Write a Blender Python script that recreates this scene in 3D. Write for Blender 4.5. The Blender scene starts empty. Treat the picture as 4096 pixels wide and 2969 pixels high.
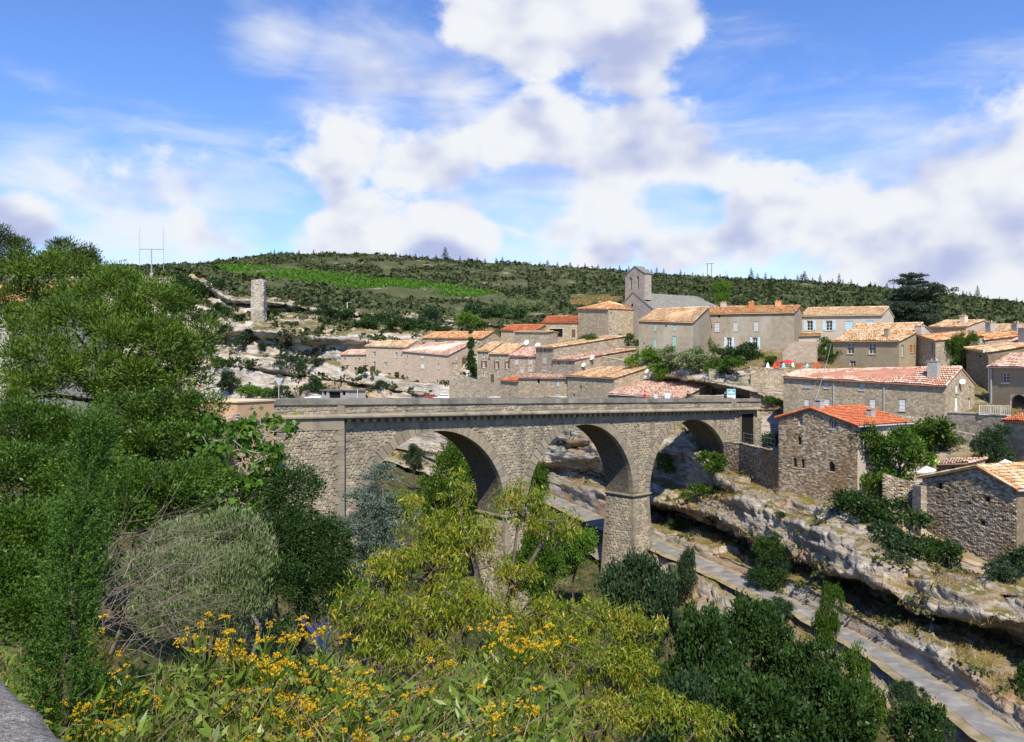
import bpy, math, random
import numpy as np
from mathutils import Vector, Matrix
# ------------------------------------------------------------------ camera, light, exposure
SC = bpy.context.scene
COL = SC.collection
F, CX, HZ = 3215.0, 2048.0, 1470.0          # focal length, principal column and eye level in photograph pixels
cam = bpy.data.cameras.new('camera'); cam_o = bpy.data.objects.new('camera', cam); COL.objects.link(cam_o)
cam.sensor_width = 36.0; cam.lens = 36.0 * F / 4096.0; cam.shift_y = -14.5 / 4096.0
cam.clip_start = 0.1; cam.clip_end = 5000.0
cam_o.location = (0, 0, 0); cam_o.rotation_euler = (math.pi / 2, 0, 0)
SC.camera = cam_o
SUN_EL = math.radians(50.0); SUN_H = Vector((0.06, -1.0, 0)).normalized()
SUN = Vector((SUN_H.x * math.cos(SUN_EL), SUN_H.y * math.cos(SUN_EL), math.sin(SUN_EL)))
sl = bpy.data.lights.new('sun', 'SUN'); sl.energy = 5.0; sl.angle = math.radians(0.53); sl.color = (1.0, 0.91, 0.76)
so = bpy.data.objects.new('sun', sl); COL.objects.link(so); so.location = (20, -60, 90)
so.rotation_euler = (-SUN).to_track_quat('-Z', 'Y').to_euler()
SC.view_settings.view_transform = 'Standard'; SC.view_settings.look = 'None'
SC.view_settings.exposure = 0.40; SC.view_settings.gamma = 1.0; SC.view_settings.use_curve_mapping = False
SC.cycles.max_bounces = 4; SC.cycles.glossy_bounces = 1; SC.cycles.transmission_bounces = 2; SC.cycles.caustics_reflective = False; SC.cycles.diffuse_bounces = 2; SC.cycles.transparent_max_bounces = 6

def raydir(px, py):
    return Vector(((px - CX) / F, 1.0, (HZ - py) / F)).normalized()

def make_world():
    w = bpy.data.worlds.new('World'); SC.world = w; w.use_nodes = True
    nt = w.node_tree; N = nt.nodes; L = nt.links; N.clear()
    def nd(t, **k):
        n = N.new(t)
        for a, b in k.items(): setattr(n, a, b)
        return n
    def math_(op, a, b=None, clamp=False):
        n = nd('ShaderNodeMath', operation=op, use_clamp=clamp)
        for i, v in enumerate((a, b)):
            if v is None: continue
            if isinstance(v, (int, float)): n.inputs[i].default_value = v
            else: L.new(v, n.inputs[i])
        return n.outputs[0]
    def vmath(op, a, b=None):
        n = nd('ShaderNodeVectorMath', operation=op)
        for i, v in enumerate((a, b)):
            if v is None: continue
            if isinstance(v, (tuple, list, Vector)): n.inputs[i].default_value = tuple(v)
            else: L.new(v, n.inputs[i])
        return n.outputs['Value'] if op in ('LENGTH', 'DOT_PRODUCT', 'DISTANCE') else n.outputs['Vector']
    sky = nd('ShaderNodeTexSky', sky_type='NISHITA', sun_disc=False)
    sky.sun_elevation = SUN_EL; sky.sun_rotation = math.atan2(SUN_H.x, SUN_H.y)
    sky.air_density = 1.0; sky.dust_density = 0.0; sky.ozone_density = 6.0
    hs = nd('ShaderNodeHueSaturation'); hs.inputs['Saturation'].default_value = 1.12; hs.inputs['Hue'].default_value = 0.512
    hs.inputs['Value'].default_value = 1.5
    L.new(sky.outputs[0], hs.inputs['Color'])
    bg1 = nd('ShaderNodeBackground'); bg1.inputs['Strength'].default_value = 0.105; L.new(hs.outputs[0], bg1.inputs['Color'])
    d = nd('ShaderNodeTexCoord').outputs['Generated']
    # cumulus: places where clouds gather (directions on the dome) + fractal noise everywhere
    blobs = [(510, 470, 170), (440, 600, 250), (640, 650, 270), (860, 680, 130), (1150, 620, 250), (1400, 580, 280), (1640, 640, 320),
             (1270, 760, 300), (2130, 50, 330), (2480, 110, 330), (2520, 280, 230), (2180, 580, 300), (2540, 540, 270),
             (2420, 690, 430), (2950, 500, 210), (2870, 660, 350), (930, 890, 260), (1400, 910, 380), (1750, 940, 300), (2220, 870, 240),
             (2400, 1000, 160), (2850, 880, 380), (3250, 790, 350), (3520, 600, 350), (3650, 860, 500), (4010, 640, 420), (4060, 330, 260),
             (3800, 1010, 600), (40, 910, 170)]
    ds = vmath('MULTIPLY', d, (1.0, 1.0, 1.45))
    acc = None
    for (px, py, rx) in blobs:
        c = raydir(px, py); c = Vector((c.x, c.y, c.z * 1.45))
        q = math_('MULTIPLY', vmath('DISTANCE', ds, c), F / rx)
        acc = q if acc is None else math_('MINIMUM', acc, q)
    acc = math_('MINIMUM', acc, 1.55)
    for (px, py, rx) in [(830, 420, 300), (250, 250, 560), (3080, 300, 330), (3560, 180, 560), (1010, 790, 190), (2080, 790, 170), (2700, 830, 160)]:
        c = raydir(px, py); c = Vector((c.x, c.y, c.z * 1.45))
        acc = math_('MAXIMUM', acc, math_('MULTIPLY_ADD' if False else 'SUBTRACT', 1.75, math_('MULTIPLY', vmath('DISTANCE', ds, c), F / rx * .9)))
    def cloud_noise(vec, scale, detail, rough, dist=0.0):
        n = nd('ShaderNodeTexNoise'); n.inputs['Scale'].default_value = scale
        n.inputs['Detail'].default_value = detail; n.inputs['Roughness'].default_value = rough
        n.inputs['Distortion'].default_value = dist
        L.new(vec, n.inputs['Vector']); return n.outputs['Fac']
    n0 = cloud_noise(ds, 7.0, 7, 0.60)
    base = math_('ADD', math_('MULTIPLY', math_('SUBTRACT', 0.90, acc), 0.80), math_('MULTIPLY', math_('SUBTRACT', n0, 0.5), 1.95))
    mr = nd('ShaderNodeMapRange', interpolation_type='SMOOTHSTEP')
    mr.inputs['From Min'].default_value = -0.06; mr.inputs['From Max'].default_value = 0.26; L.new(base, mr.inputs['Value'])
    cum = mr.outputs[0]
    # high veil of thin cloud
    rot = nd('ShaderNodeMapping'); rot.inputs['Rotation'].default_value = (0, math.radians(20), 0)
    rot.inputs['Scale'].default_value = (1.5, 1.5, 7.0); L.new(d, rot.inputs['Vector'])
    vn = cloud_noise(rot.outputs[0], 2.2, 5, .6, .5)
    vb = None
    for (px, py, rx) in [(1500, 270, 430), (1850, 390, 380), (2050, 480, 260), (1100, 150, 260), (150, 640, 420), (2300, 820, 1100), (3600, 800, 900), (600, 900, 700)]:
        c = raydir(px, py); c = Vector((c.x, c.y, c.z * 1.45))
        q = math_('MULTIPLY', vmath('DISTANCE', ds, c), F / rx); vb = q if vb is None else math_('MINIMUM', vb, q)
    vb = math_('MINIMUM', vb, 1.5)
    v2 = nd('ShaderNodeMapRange', interpolation_type='SMOOTHSTEP'); v2.inputs['From Min'].default_value = .05; v2.inputs['From Max'].default_value = .85
    L.new(math_('ADD', math_('MULTIPLY', math_('SUBTRACT', vn, .5), 1.5), math_('MULTIPLY', math_('SUBTRACT', 1.1, vb), .62)), v2.inputs['Value'])
    sz_ = nd('ShaderNodeSeparateXYZ'); L.new(d, sz_.inputs[0])
    hz = nd('ShaderNodeMapRange', interpolation_type='SMOOTHSTEP'); hz.inputs['From Min'].default_value = .20; hz.inputs['From Max'].default_value = .02; hz.inputs['To Min'].default_value = 0.0; hz.inputs['To Max'].default_value = .62; L.new(sz_.outputs['Z'], hz.inputs['Value'])
    veil = math_('MAXIMUM', math_('MULTIPLY', v2.outputs[0], .88), hz.outputs[0])
    fac = math_('SUBTRACT', 1.0, math_('MULTIPLY', math_('SUBTRACT', 1.0, cum), math_('SUBTRACT', 1.0, veil)))
    # light and dark sides of the clouds
    nl = cloud_noise(vmath('ADD', ds, (0.012, 0.0, 0.055)), 7.0, 3, 0.5); nb = cloud_noise(ds, 7.0, 3, 0.5)
    sh = math_('ADD', math_('MULTIPLY', math_('SUBTRACT', nl, nb), 1.7), math_('MULTIPLY', base, 0.24))
    shr = nd('ShaderNodeMapRange', interpolation_type='SMOOTHSTEP'); shr.inputs['From Min'].default_value = -0.04; shr.inputs['From Max'].default_value = 0.40
    L.new(sh, shr.inputs['Value'])
    mixc = nd('ShaderNodeMix', data_type='RGBA'); mixc.inputs[6].default_value = (0.93, 0.955, 1.0, 1); mixc.inputs[7].default_value = (0.50, 0.56, 0.83, 1)
    L.new(shr.outputs[0], mixc.inputs[0])
    bg2 = nd('ShaderNodeBackground'); bg2.inputs['Strength'].default_value = 0.72; L.new(mixc.outputs[2], bg2.inputs['Color'])
    ms = nd('ShaderNodeMixShader'); L.new(fac, ms.inputs[0]); L.new(bg1.outputs[0], ms.inputs[1]); L.new(bg2.outputs[0], ms.inputs[2])
    w.cycles.sampling_method = 'NONE'
    out = nd('ShaderNodeOutputWorld'); L.new(ms.outputs[0], out.inputs['Surface'])
make_world()

# ------------------------------------------------------------------ helpers
def P(px, py, Y): return np.array(((px - CX) / F * Y, Y, (HZ - py) / F * Y))
def PV(px, py, Y): return Vector(P(px, py, Y))
def rng(s): return np.random.default_rng(s)

def mesh_np(name, V, Fq, mat, rnd=None, smooth=False):
    """mesh from arrays: V (n,3), Fq (m,3|4)"""
    me = bpy.data.meshes.new(name); V = np.ascontiguousarray(V, dtype=np.float32); Fq = np.ascontiguousarray(Fq, dtype=np.int32)
    m, k = Fq.shape
    me.vertices.add(len(V)); me.vertices.foreach_set('co', V.ravel())
    me.loops.add(m * k); me.loops.foreach_set('vertex_index', Fq.ravel())
    me.polygons.add(m); me.polygons.foreach_set('loop_start', np.arange(0, m * k, k, dtype=np.int32))
    if smooth: me.polygons.foreach_set('use_smooth', np.ones(m, dtype=bool))
    if rnd is not None:
        a = me.attributes.new('rnd', 'FLOAT', 'FACE'); a.data.foreach_set('value', np.ascontiguousarray(rnd, dtype=np.float32))
    me.update(calc_edges=True)
    for q in (mat if isinstance(mat, (list, tuple)) else [mat]):
        if q: me.materials.append(q)
    return me

def mesh_py(name, V, Fc, mat, rnd=None, smooth=False):
    me = bpy.data.meshes.new(name); me.from_pydata([tuple(v) for v in V], [], Fc)
    if rnd is not None:
        a = me.attributes.new('rnd', 'FLOAT', 'FACE'); a.data.foreach_set('value', np.asarray(rnd, dtype=np.float32))
    if smooth: me.polygons.foreach_set('use_smooth', np.ones(len(me.polygons), dtype=bool))
    me.update()
    for q in (mat if isinstance(mat, (list, tuple)) else [mat]):
        if q: me.materials.append(q)
    return me

def obj(name, me, parent=None, loc=None, rz=None, kind=None, label=None, cat=None, group=None, scale=None):
    o = bpy.data.objects.new(name, me); COL.objects.link(o)
    if parent: o.parent = parent
    if loc is not None: o.location = tuple(loc)
    if rz is not None: o.rotation_euler = (0, 0, rz)
    if scale is not None: o.scale = (scale,) * 3 if isinstance(scale, (int, float)) else tuple(scale)
    if kind: o['kind'] = kind
    if label: o['label'] = label
    if cat: o['category'] = cat
    if group: o['group'] = group
    return o
def thing(name, label, cat, loc=(0, 0, 0), rz=0, group=None):
    return obj(name, None, None, loc, rz, None, label, cat, group)
def copy_tree(o, loc, rz=0, scale=1.0, label=None, parent=None):
    c = o.copy(); COL.objects.link(c); c.parent = parent
    if parent is None:
        c.location = tuple(loc); c.rotation_euler = (0, 0, rz); c.scale = (scale,) * 3 if isinstance(scale, (int, float)) else tuple(scale)
        if label: c['label'] = label
    for ch in o.children: copy_tree(ch, None, parent=c)
    return c

class MB:
    """collects shapes for one mesh"""
    def __init__(s): s.v = []; s.f = []; s.r = []
    def add(s, V, Fc, r=None):
        b = len(s.v); s.v += [tuple(v) for v in V]; s.f += [[b + i for i in f] for f in Fc]
        s.r += [random.random() if r is None else r] * len(Fc)
    def box(s, x0, x1, y0, y1, z0, z1, r=None):
        s.add([(x0, y0, z0), (x1, y0, z0), (x1, y1, z0), (x0, y1, z0), (x0, y0, z1), (x1, y0, z1), (x1, y1, z1), (x0, y1, z1)],
              [[0, 3, 2, 1], [4, 5, 6, 7], [0, 1, 5, 4], [1, 2, 6, 5], [2, 3, 7, 6], [3, 0, 4, 7]], r)
    def quad(s, a, b, c, d, r=None): s.add([a, b, c, d], [[0, 1, 2, 3]], r)
    def tube(s, pts, rad, n=6, r=None, cap=True):
        pts = [Vector(p) for p in pts]; rad = rad if isinstance(rad, (list, tuple, np.ndarray)) else [rad] * len(pts)
        V = []; m = len(pts)
        ref = Vector((0.31, 0.17, 0.93))
        for i, p in enumerate(pts):
            t = (pts[min(i + 1, m - 1)] - pts[max(i - 1, 0)]);
            t = t.normalized() if t.length > 1e-9 else Vector((0, 0, 1))
            a = t.cross(ref); a = a.normalized() if a.length > 1e-4 else t.cross(Vector((1, 0, 0))).normalized()
            b = t.cross(a)
            for k in range(n):
                q = 2 * math.pi * k / n; V.append(p + (a * math.cos(q) + b * math.sin(q)) * rad[i])
        Fc = [[i * n + k, i * n + (k + 1) % n, (i + 1) * n + (k + 1) % n, (i + 1) * n + k] for i in range(m - 1) for k in range(n)]
        if cap: Fc += [list(range(n))[::-1], [(m - 1) * n + k for k in range(n)]]
        s.add(V, Fc, r)
    def lathe(s, prof, n=12, c=(0, 0, 0), r=None):
        V = []; m = len(prof)
        for (rr, z) in prof:
            for k in range(n):
                q = 2 * math.pi * k / n; V.append((c[0] + rr * math.cos(q), c[1] + rr * math.sin(q), c[2] + z))
        Fc = [[i * n + k, i * n + (k + 1) % n, (i + 1) * n + (k + 1) % n, (i + 1) * n + k] for i in range(m - 1) for k in range(n)]
        Fc += [list(range(n))[::-1], [(m - 1) * n + k for k in range(n)]]
        s.add(V, Fc, r)
    def build(s, name, mat, parent=None, smooth=False, loc=None, rz=None, **k):
        return obj(name, mesh_py(name, s.v, s.f, mat, s.r, smooth), parent, loc, rz, **k)

# value noise on arrays
def _h(i, j, k, seed):
    n = (i * 374761393 + j * 668265263 + k * 2147483647 % 4294967296 + seed * 144665) & 0xffffffff
    n = ((n ^ (n >> 13)) * 1274126177) & 0xffffffff
    n = ((n ^ (n >> 16)) * 2246822519) & 0xffffffff
    return ((n ^ (n >> 15)) & 0xffff) / 32767.5 - 1.0
def vnoise(p, seed=0):
    p = np.asarray(p, dtype=np.float64); i = np.floor(p).astype(np.int64); f = p - i; f = f * f * (3 - 2 * f)
    r = 0
    for a in (0, 1):
        for b in (0, 1):
            for c in (0, 1):
                w = (f[..., 0] if a else 1 - f[..., 0]) * (f[..., 1] if b else 1 - f[..., 1]) * (f[..., 2] if c else 1 - f[..., 2])
                r = r + w * _h(i[..., 0] + a, i[..., 1] + b, i[..., 2] * 31 + c * 31, seed)
    return r
def fbm(p, o=4, seed=0, g=.5):
    r = 0; a = 1.0; p = np.asarray(p, dtype=np.float64)
    for k in range(o): r = r + a * vnoise(p * (2.03 ** k) + 17.3 * k, seed + k); a *= g
    return r

# ------------------------------------------------------------------ materials
MATS = {}
def new_mat(name):
    m = bpy.data.materials.new(name); m.use_nodes = True; nt = m.node_tree; nt.nodes.clear()
    return m, nt.nodes, nt.links
def ramp(N, cols, pos=None):
    r = N.new('ShaderNodeValToRGB'); e = r.color_ramp.elements
    n = len(cols)
    while len(e) < n: e.new(0.5)
    for i, c in enumerate(cols):
        e[i].position = pos[i] if pos else i / max(1, n - 1); e[i].color = (c[0], c[1], c[2], 1)
    return r
def surf(name, cols, scale=3.0, rough=.85, bump=.3, bscale=None, detail=6, rnd=0.0, pos=None, vor=None, stretch=(1, 1, 1), spec=.25, coords='Object', dist=0.02, streak=None, grass=None, mortar=(.17, .15, .12)):
    """procedural surface: fractal colour, optional per-piece variation, stone cells, dry growth on flat ground"""
    m, N, L = new_mat(name)
    tc = N.new('ShaderNodeTexCoord'); mp = N.new('ShaderNodeMapping'); mp.inputs['Scale'].default_value = stretch
    if coords == 'World':
        g = N.new('ShaderNodeNewGeometry'); L.new(g.outputs['Position'], mp.inputs['Vector'])
    else: L.new(tc.outputs[coords], mp.inputs['Vector'])
    nz = N.new('ShaderNodeTexNoise'); nz.inputs['Scale'].default_value = scale; nz.inputs['Detail'].default_value = detail; nz.inputs['Roughness'].default_value = .62
    L.new(mp.outputs[0], nz.inputs['Vector'])
    val = nz.outputs['Fac']
    st = N.new('ShaderNodeMapRange'); st.inputs['From Min'].default_value = .28; st.inputs['From Max'].default_value = .72
    L.new(val, st.inputs['Value']); val = st.outputs[0]
    hgt = nz.outputs['Fac']
    if rnd:
        at = N.new('ShaderNodeAttribute'); at.attribute_name = 'rnd'
        oi = N.new('ShaderNodeObjectInfo')
        ad = N.new('ShaderNodeMath'); ad.operation = 'ADD'; L.new(at.outputs['Fac'], ad.inputs[0]); L.new(oi.outputs['Random'], ad.inputs[1])
        fr = N.new('ShaderNodeMath'); fr.operation = 'FRACT'; L.new(ad.outputs[0], fr.inputs[0])
        mx = N.new('ShaderNodeMix'); mx.data_type = 'FLOAT'; mx.inputs[0].default_value = rnd
        L.new(val, mx.inputs[2]); L.new(fr.outputs[0], mx.inputs[3]); val = mx.outputs[0]
    vo = None
    if vor:
        vo = N.new('ShaderNodeTexVoronoi'); vo.inputs['Scale'].default_value = vor; L.new(mp.outputs[0], vo.inputs['Vector'])
        ve = N.new('ShaderNodeTexVoronoi'); ve.feature = 'DISTANCE_TO_EDGE'; ve.inputs['Scale'].default_value = vor; L.new(mp.outputs[0], ve.inputs['Vector'])
        sp = N.new('ShaderNodeSeparateColor'); L.new(vo.outputs['Color'], sp.inputs[0])
        mx = N.new('ShaderNodeMix'); mx.data_type = 'FLOAT'; mx.inputs[0].default_value = .6
        L.new(val, mx.inputs[2]); L.new(sp.outputs[0], mx.inputs[3]); val = mx.outputs[0]
    r = ramp(N, cols, pos); L.new(val, r.inputs[0]); col = r.outputs[0]
    if vor:
        em = N.new('ShaderNodeMapRange'); em.inputs['From Min'].default_value = 0.015; em.inputs['From Max'].default_value = 0.09; L.new(ve.outputs['Distance'], em.inputs['Value'])
        mc = N.new('ShaderNodeMix'); mc.data_type = 'RGBA'; mc.inputs[6].default_value = (*mortar, 1); L.new(em.outputs[0], mc.inputs[0]); L.new(col, mc.inputs[7]); col = mc.outputs[2]
        hgt2 = N.new('ShaderNodeMath'); hgt2.operation = 'MULTIPLY_ADD'; L.new(em.outputs[0], hgt2.inputs[0]); hgt2.inputs[1].default_value = 1.2; L.new(hgt, hgt2.inputs[2]); hgt = hgt2.outputs[0]
    if streak:      # weather stains, large soft patches
        n2 = N.new('ShaderNodeTexNoise'); n2.inputs['Scale'].default_value = streak[1]; n2.inputs['Detail'].default_value = 5
        m2 = N.new('ShaderNodeMapping'); m2.inputs['Scale'].default_value = streak[3] if len(streak) > 3 else (1, 1, .35)
        L.new(mp.outputs[0], m2.inputs['Vector']); L.new(m2.outputs[0], n2.inputs['Vector'])
        mr = N.new('ShaderNodeMapRange'); mr.inputs['From Min'].default_value = .5; mr.inputs['From Max'].default_value = .68; mr.inputs['To Max'].default_value = streak[2]
        L.new(n2.outputs['Fac'], mr.inputs['Value'])
        mc = N.new('ShaderNodeMix'); mc.data_type = 'RGBA'; L.new(mr.outputs[0], mc.inputs[0]); L.new(col, mc.inputs[6]); mc.inputs[7].default_value = (*streak[0], 1); col = mc.outputs[2]
    if grass:       # soil and dry growth hold only where the rock lies flat
        g = N.new('ShaderNodeNewGeometry'); sx = N.new('ShaderNodeSeparateXYZ'); L.new(g.outputs['Normal'], sx.inputs[0])
        n3 = N.new('ShaderNodeTexNoise'); n3.inputs['Scale'].default_value = grass[3]; n3.inputs['Detail'].default_value = 7; L.new(mp.outputs[0], n3.inputs['Vector'])
        am = N.new('ShaderNodeMath'); am.operation = 'MULTIPLY_ADD'; L.new(n3.outputs['Fac'], am.inputs[0]); am.inputs[1].default_value = .9; L.new(sx.outputs['Z'], am.inputs[2])
        mr = N.new('ShaderNodeMapRange'); mr.inputs['From Min'].default_value = grass[2]; mr.inputs['From Max'].default_value = grass[2] + .2; L.new(am.outputs[0], mr.inputs['Value'])
        rg = ramp(N, grass[:2] if not isinstance(grass[0][0], (tuple, list)) else grass[0]); L.new(n3.outputs['Fac'], rg.inputs[0])
        rg.color_ramp.elements[0].position = .38; rg.color_ramp.elements[-1].position = .62
        mc = N.new('ShaderNodeMix'); mc.data_type = 'RGBA'; L.new(mr.outputs[0], mc.inputs[0]); L.new(col, mc.inputs[6]); L.new(rg.outputs[0], mc.inputs[7]); col = mc.outputs[2]
    b = N.new('ShaderNodeBsdfPrincipled'); b.inputs['Roughness'].default_value = rough; b.inputs['Specular IOR Level'].default_value = spec
    L.new(col, b.inputs['Base Color'])
    if bump:
        bn = N.new('ShaderNodeBump'); bn.inputs['Strength'].default_value = bump; bn.inputs['Distance'].default_value = dist
        if bscale:
            nb = N.new('ShaderNodeTexNoise'); nb.inputs['Scale'].default_value = bscale; nb.inputs['Detail'].default_value = 6; L.new(mp.outputs[0], nb.inputs['Vector'])
            am = N.new('ShaderNodeMath'); am.operation = 'ADD'; L.new(nb.outputs['Fac'], am.inputs[0]); L.new(hgt, am.inputs[1]); hgt = am.outputs[0]
        L.new(hgt, bn.inputs['Height']); L.new(bn.outputs[0], b.inputs['Normal'])
    o = N.new('ShaderNodeOutputMaterial'); L.new(b.outputs[0], o.inputs['Surface'])
    MATS[name] = m; return m
def leafmat(name, cols, transl=.35, rough=.5, pos=None, spec=.3, patch=.35, pscale=1.2):
    m, N, L = new_mat(name)
    at = N.new('ShaderNodeAttribute'); at.attribute_name = 'rnd'
    tc = N.new('ShaderNodeTexCoord'); nz = N.new('ShaderNodeTexNoise'); nz.inputs['Scale'].default_value = pscale; nz.inputs['Detail'].default_value = 3
    L.new(tc.outputs['Object'], nz.inputs['Vector'])
    st = N.new('ShaderNodeMapRange'); st.inputs['From Min'].default_value = .3; st.inputs['From Max'].default_value = .7; L.new(nz.outputs['Fac'], st.inputs['Value'])
    mx = N.new('ShaderNodeMix'); mx.data_type = 'FLOAT'; mx.inputs[0].default_value = patch; L.new(at.outputs['Fac'], mx.inputs[2]); L.new(st.outputs[0], mx.inputs[3])
    r = ramp(N, cols, pos); L.new(mx.outputs[0], r.inputs[0])
    b = N.new('ShaderNodeBsdfPrincipled'); b.inputs['Roughness'].default_value = rough; b.inputs['Specular IOR Level'].default_value = spec
    L.new(r.outputs[0], b.inputs['Base Color'])
    t = N.new('ShaderNodeBsdfTranslucent'); hs = N.new('ShaderNodeHueSaturation'); hs.inputs['Value'].default_value = 1.3; hs.inputs['Hue'].default_value = .485; L.new(r.outputs[0], hs.inputs['Color']); L.new(hs.outputs[0], t.inputs['Color'])
    ms = N.new('ShaderNodeMixShader'); ms.inputs[0].default_value = transl; L.new(b.outputs[0], ms.inputs[1]); L.new(t.outputs[0], ms.inputs[2])
    o = N.new('ShaderNodeOutputMaterial'); L.new(ms.outputs[0], o.inputs['Surface'])
    MATS[name] = m; return m
def plain(name, c, rough=.6, metal=0.0, spec=.4):
    return surf(name, [tuple(x * .85 for x in c), tuple(min(1, x * 1.08) for x in c)], 6.0, rough, .08, spec=spec)

LIME = [(.13, .105, .08), (.28, .245, .195), (.44, .40, .34), (.58, .545, .48)]
surf('limestone', LIME, .9, .95, .9, 5.0, 5, stretch=(.65, .65, 3.4), coords='World', dist=.12,
     streak=((.34, .20, .085), .20, .7, (1, 1, .6)), grass=[[(.17, .13, .05), (.27, .18, .07), (.09, .10, .025), (.24, .18, .08)], None, 1.20, .9])
surf('limestone_far', [(.15, .13, .105), (.32, .285, .235), (.47, .43, .375), (.60, .565, .51)], .45, .95, 1.0, 2.0, 5, stretch=(.45, .45, 3.0), coords='World', dist=.25,
     streak=((.46, .29, .13), .09, .7, (1, 1, .7)), grass=[[(.17, .14, .06), (.25, .19, .09), (.085, .09, .03), (.28, .23, .14)], None, 1.2, .35])
surf('hill_soil', [(.045, .058, .018), (.065, .075, .026), (.10, .095, .04), (.36, .31, .23)], .12, .95, .3, 1.5, 4, coords='World', pos=[0, .5, .78, 1])
surf('bank_soil', [(.025, .03, .010), (.055, .055, .02), (.10, .085, .035), (.20, .16, .09)], .6, .95, .6, 6.0, 8, coords='World', dist=.06)
surf('asphalt', [(.14, .137, .13), (.20, .195, .185), (.25, .24, .225)], 1.2, .9, .35, 30, 8, coords='World', streak=((.36, .345, .31), .9, .75, (1, 1, 1)))
surf('verge', [(.13, .125, .05), (.27, .22, .135), (.36, .31, .22)], .9, .95, .5, 8, 7, coords='World')
surf('bridge_stone', [(.165, .148, .118), (.26, .23, .182), (.345, .293, .21), (.42, .358, .255), (.285, .272, .24)], 3.0, .92, .5, 14, 6, rnd=.62, streak=((.105, .098, .085), .55, .6, (1, 1, .14)))
surf('bridge_mortar', [(.20, .17, .12), (.29, .245, .175)], 2.0, .95, .6, 20, 6)
surf('bridge_soffit', [(.07, .06, .047), (.11, .095, .072), (.15, .13, .10)], 1.5, .95, .6, 8, 6, vor=2.6)  # darker than the other bridge stone: shade under the arches put into the colour
surf('bridge_dressed', [(.19, .165, .125), (.29, .25, .185), (.38, .315, .215)], 2.2, .92, .4, 16, 7, rnd=.55, streak=((.10, .10, .09), 1.2, .55))
surf('bridge_coping', [(.12, .11, .09), (.21, .195, .16), (.31, .28, .22)], 1.8, .92, .4, 14, 7, rnd=.5, streak=((.085, .085, .08), 1.0, .7))
surf('dark', [(.006, .006, .006), (.012, .011, .01)], 3, .9, 0)
surf('glass', [(.012, .014, .018), (.03, .035, .04)], 2, .12, 0, spec=.6)
# ------------------------------------------------------------------ terrain
def catmull(tab, n, wts):
    """tab (C,R,3) -> (n,R,3), smooth along columns; wts: column positions"""
    C = len(tab); t = np.interp(np.linspace(0, 1, n), (np.array(wts) - wts[0]) / (wts[-1] - wts[0]), np.arange(C))
    i = np.clip(np.floor(t).astype(int), 0, C - 2); f = (t - i)[:, None, None]
    p1 = tab[i]; p2 = tab[i + 1]
    f = f * .55 + (f * f * (3 - 2 * f)) * .45
    return p1 + (p2 - p1) * f
def rows_dense(G, nv, w=None):
    """G (n,R,3) -> linear along rows with nv samples, R-1 segments weighted by length"""
    R = G.shape[1]; seg = np.linalg.norm(np.diff(G, axis=1), axis=2).mean(0) + .3
    if w is not None: seg = seg * np.array(w)
    cum = np.concatenate([[0], np.cumsum(seg)]); t = np.interp(np.linspace(0, cum[-1], nv), cum, np.arange(R))
    t = np.unique(np.concatenate([t, np.arange(R)]))
    i = np.clip(np.floor(t).astype(int), 0, R - 2); f = (t - i)[None, :, None]
    return G[:, i] + (G[:, i + 1] - G[:, i]) * f
def grid_normals(G):
    du = np.gradient(G, axis=0); dv = np.gradient(G, axis=1); n = np.cross(du, dv)
    return n / (np.linalg.norm(n, axis=2, keepdims=True) + 1e-9)
def grid_faces(a, b, flip=False):
    i, j = np.meshgrid(np.arange(a - 1), np.arange(b - 1), indexing='ij'); k = (i * b + j).ravel()
    f = np.stack([k, k + b, k + b + 1, k + 1], 1)
    return f[:, ::-1] if flip else f
def rockify(G, amp, sc, seed, strata=.5):
    nrm = grid_normals(G)
    s = np.sign((nrm * (-G)).sum(2, keepdims=True)); s[s == 0] = 1
    nrm = nrm * s
    p = G / sc
    a = fbm(p * [1, 1, 1.6], 5, seed)
    rid = 1 - 2 * np.abs(fbm(p * [.6, .6, 1.3] + 5.1, 4, seed + 9))
    lay = vnoise(np.stack([G[..., 0] * .05, G[..., 1] * .05, G[..., 2] * 1.15 + .12 * G[..., 0]], -1), seed + 3) + .5 * vnoise(np.stack([G[..., 0] * .12, G[..., 1] * .12, G[..., 2] * 2.9], -1), seed + 4)
    fine = fbm(p * [3.1, 3.1, 5.0], 3, seed + 21); crack = -np.clip(1 - np.abs(vnoise(p * [.9, .9, 2.6], seed + 31)) * 9, 0, 1)
    return G + nrm * (amp * (.30 * a + .16 * rid + strata * 1.5 * lay + .16 * fine + .40 * crack + .42 * blocks(G, seed + 40, 1.1 * sc / 2.3, 6.5 * sc / 2.3) + .16 * blocks(G, seed + 50, .42 * sc / 2.3, 2.0 * sc / 2.3)))[..., None]
def blocks(G, seed, th, ln):
    w = G[..., 2] + .10 * G[..., 0] + .45 * vnoise(G / 3.3, seed); la = np.floor(w / th).astype(np.int64); a = _h(la, la * 0 + 5, la * 0 + 9, seed); b = _h(la, la * 0 + 2, la * 0 + 4, seed)
    j = .5 * vnoise(G / 1.1, seed + 2)
    return _h(la, np.floor(G[..., 0] / ln + a * 3 + j).astype(np.int64), np.floor(G[..., 1] / ln + b * 3 + j).astype(np.int64), seed + 1)
def sheet(name, G, mat, flip=False, smooth=True, **k):
    return obj(name, mesh_np(name, G.reshape(-1, 3), grid_faces(G.shape[0], G.shape[1], flip), mat, smooth=smooth), **k)

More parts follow.
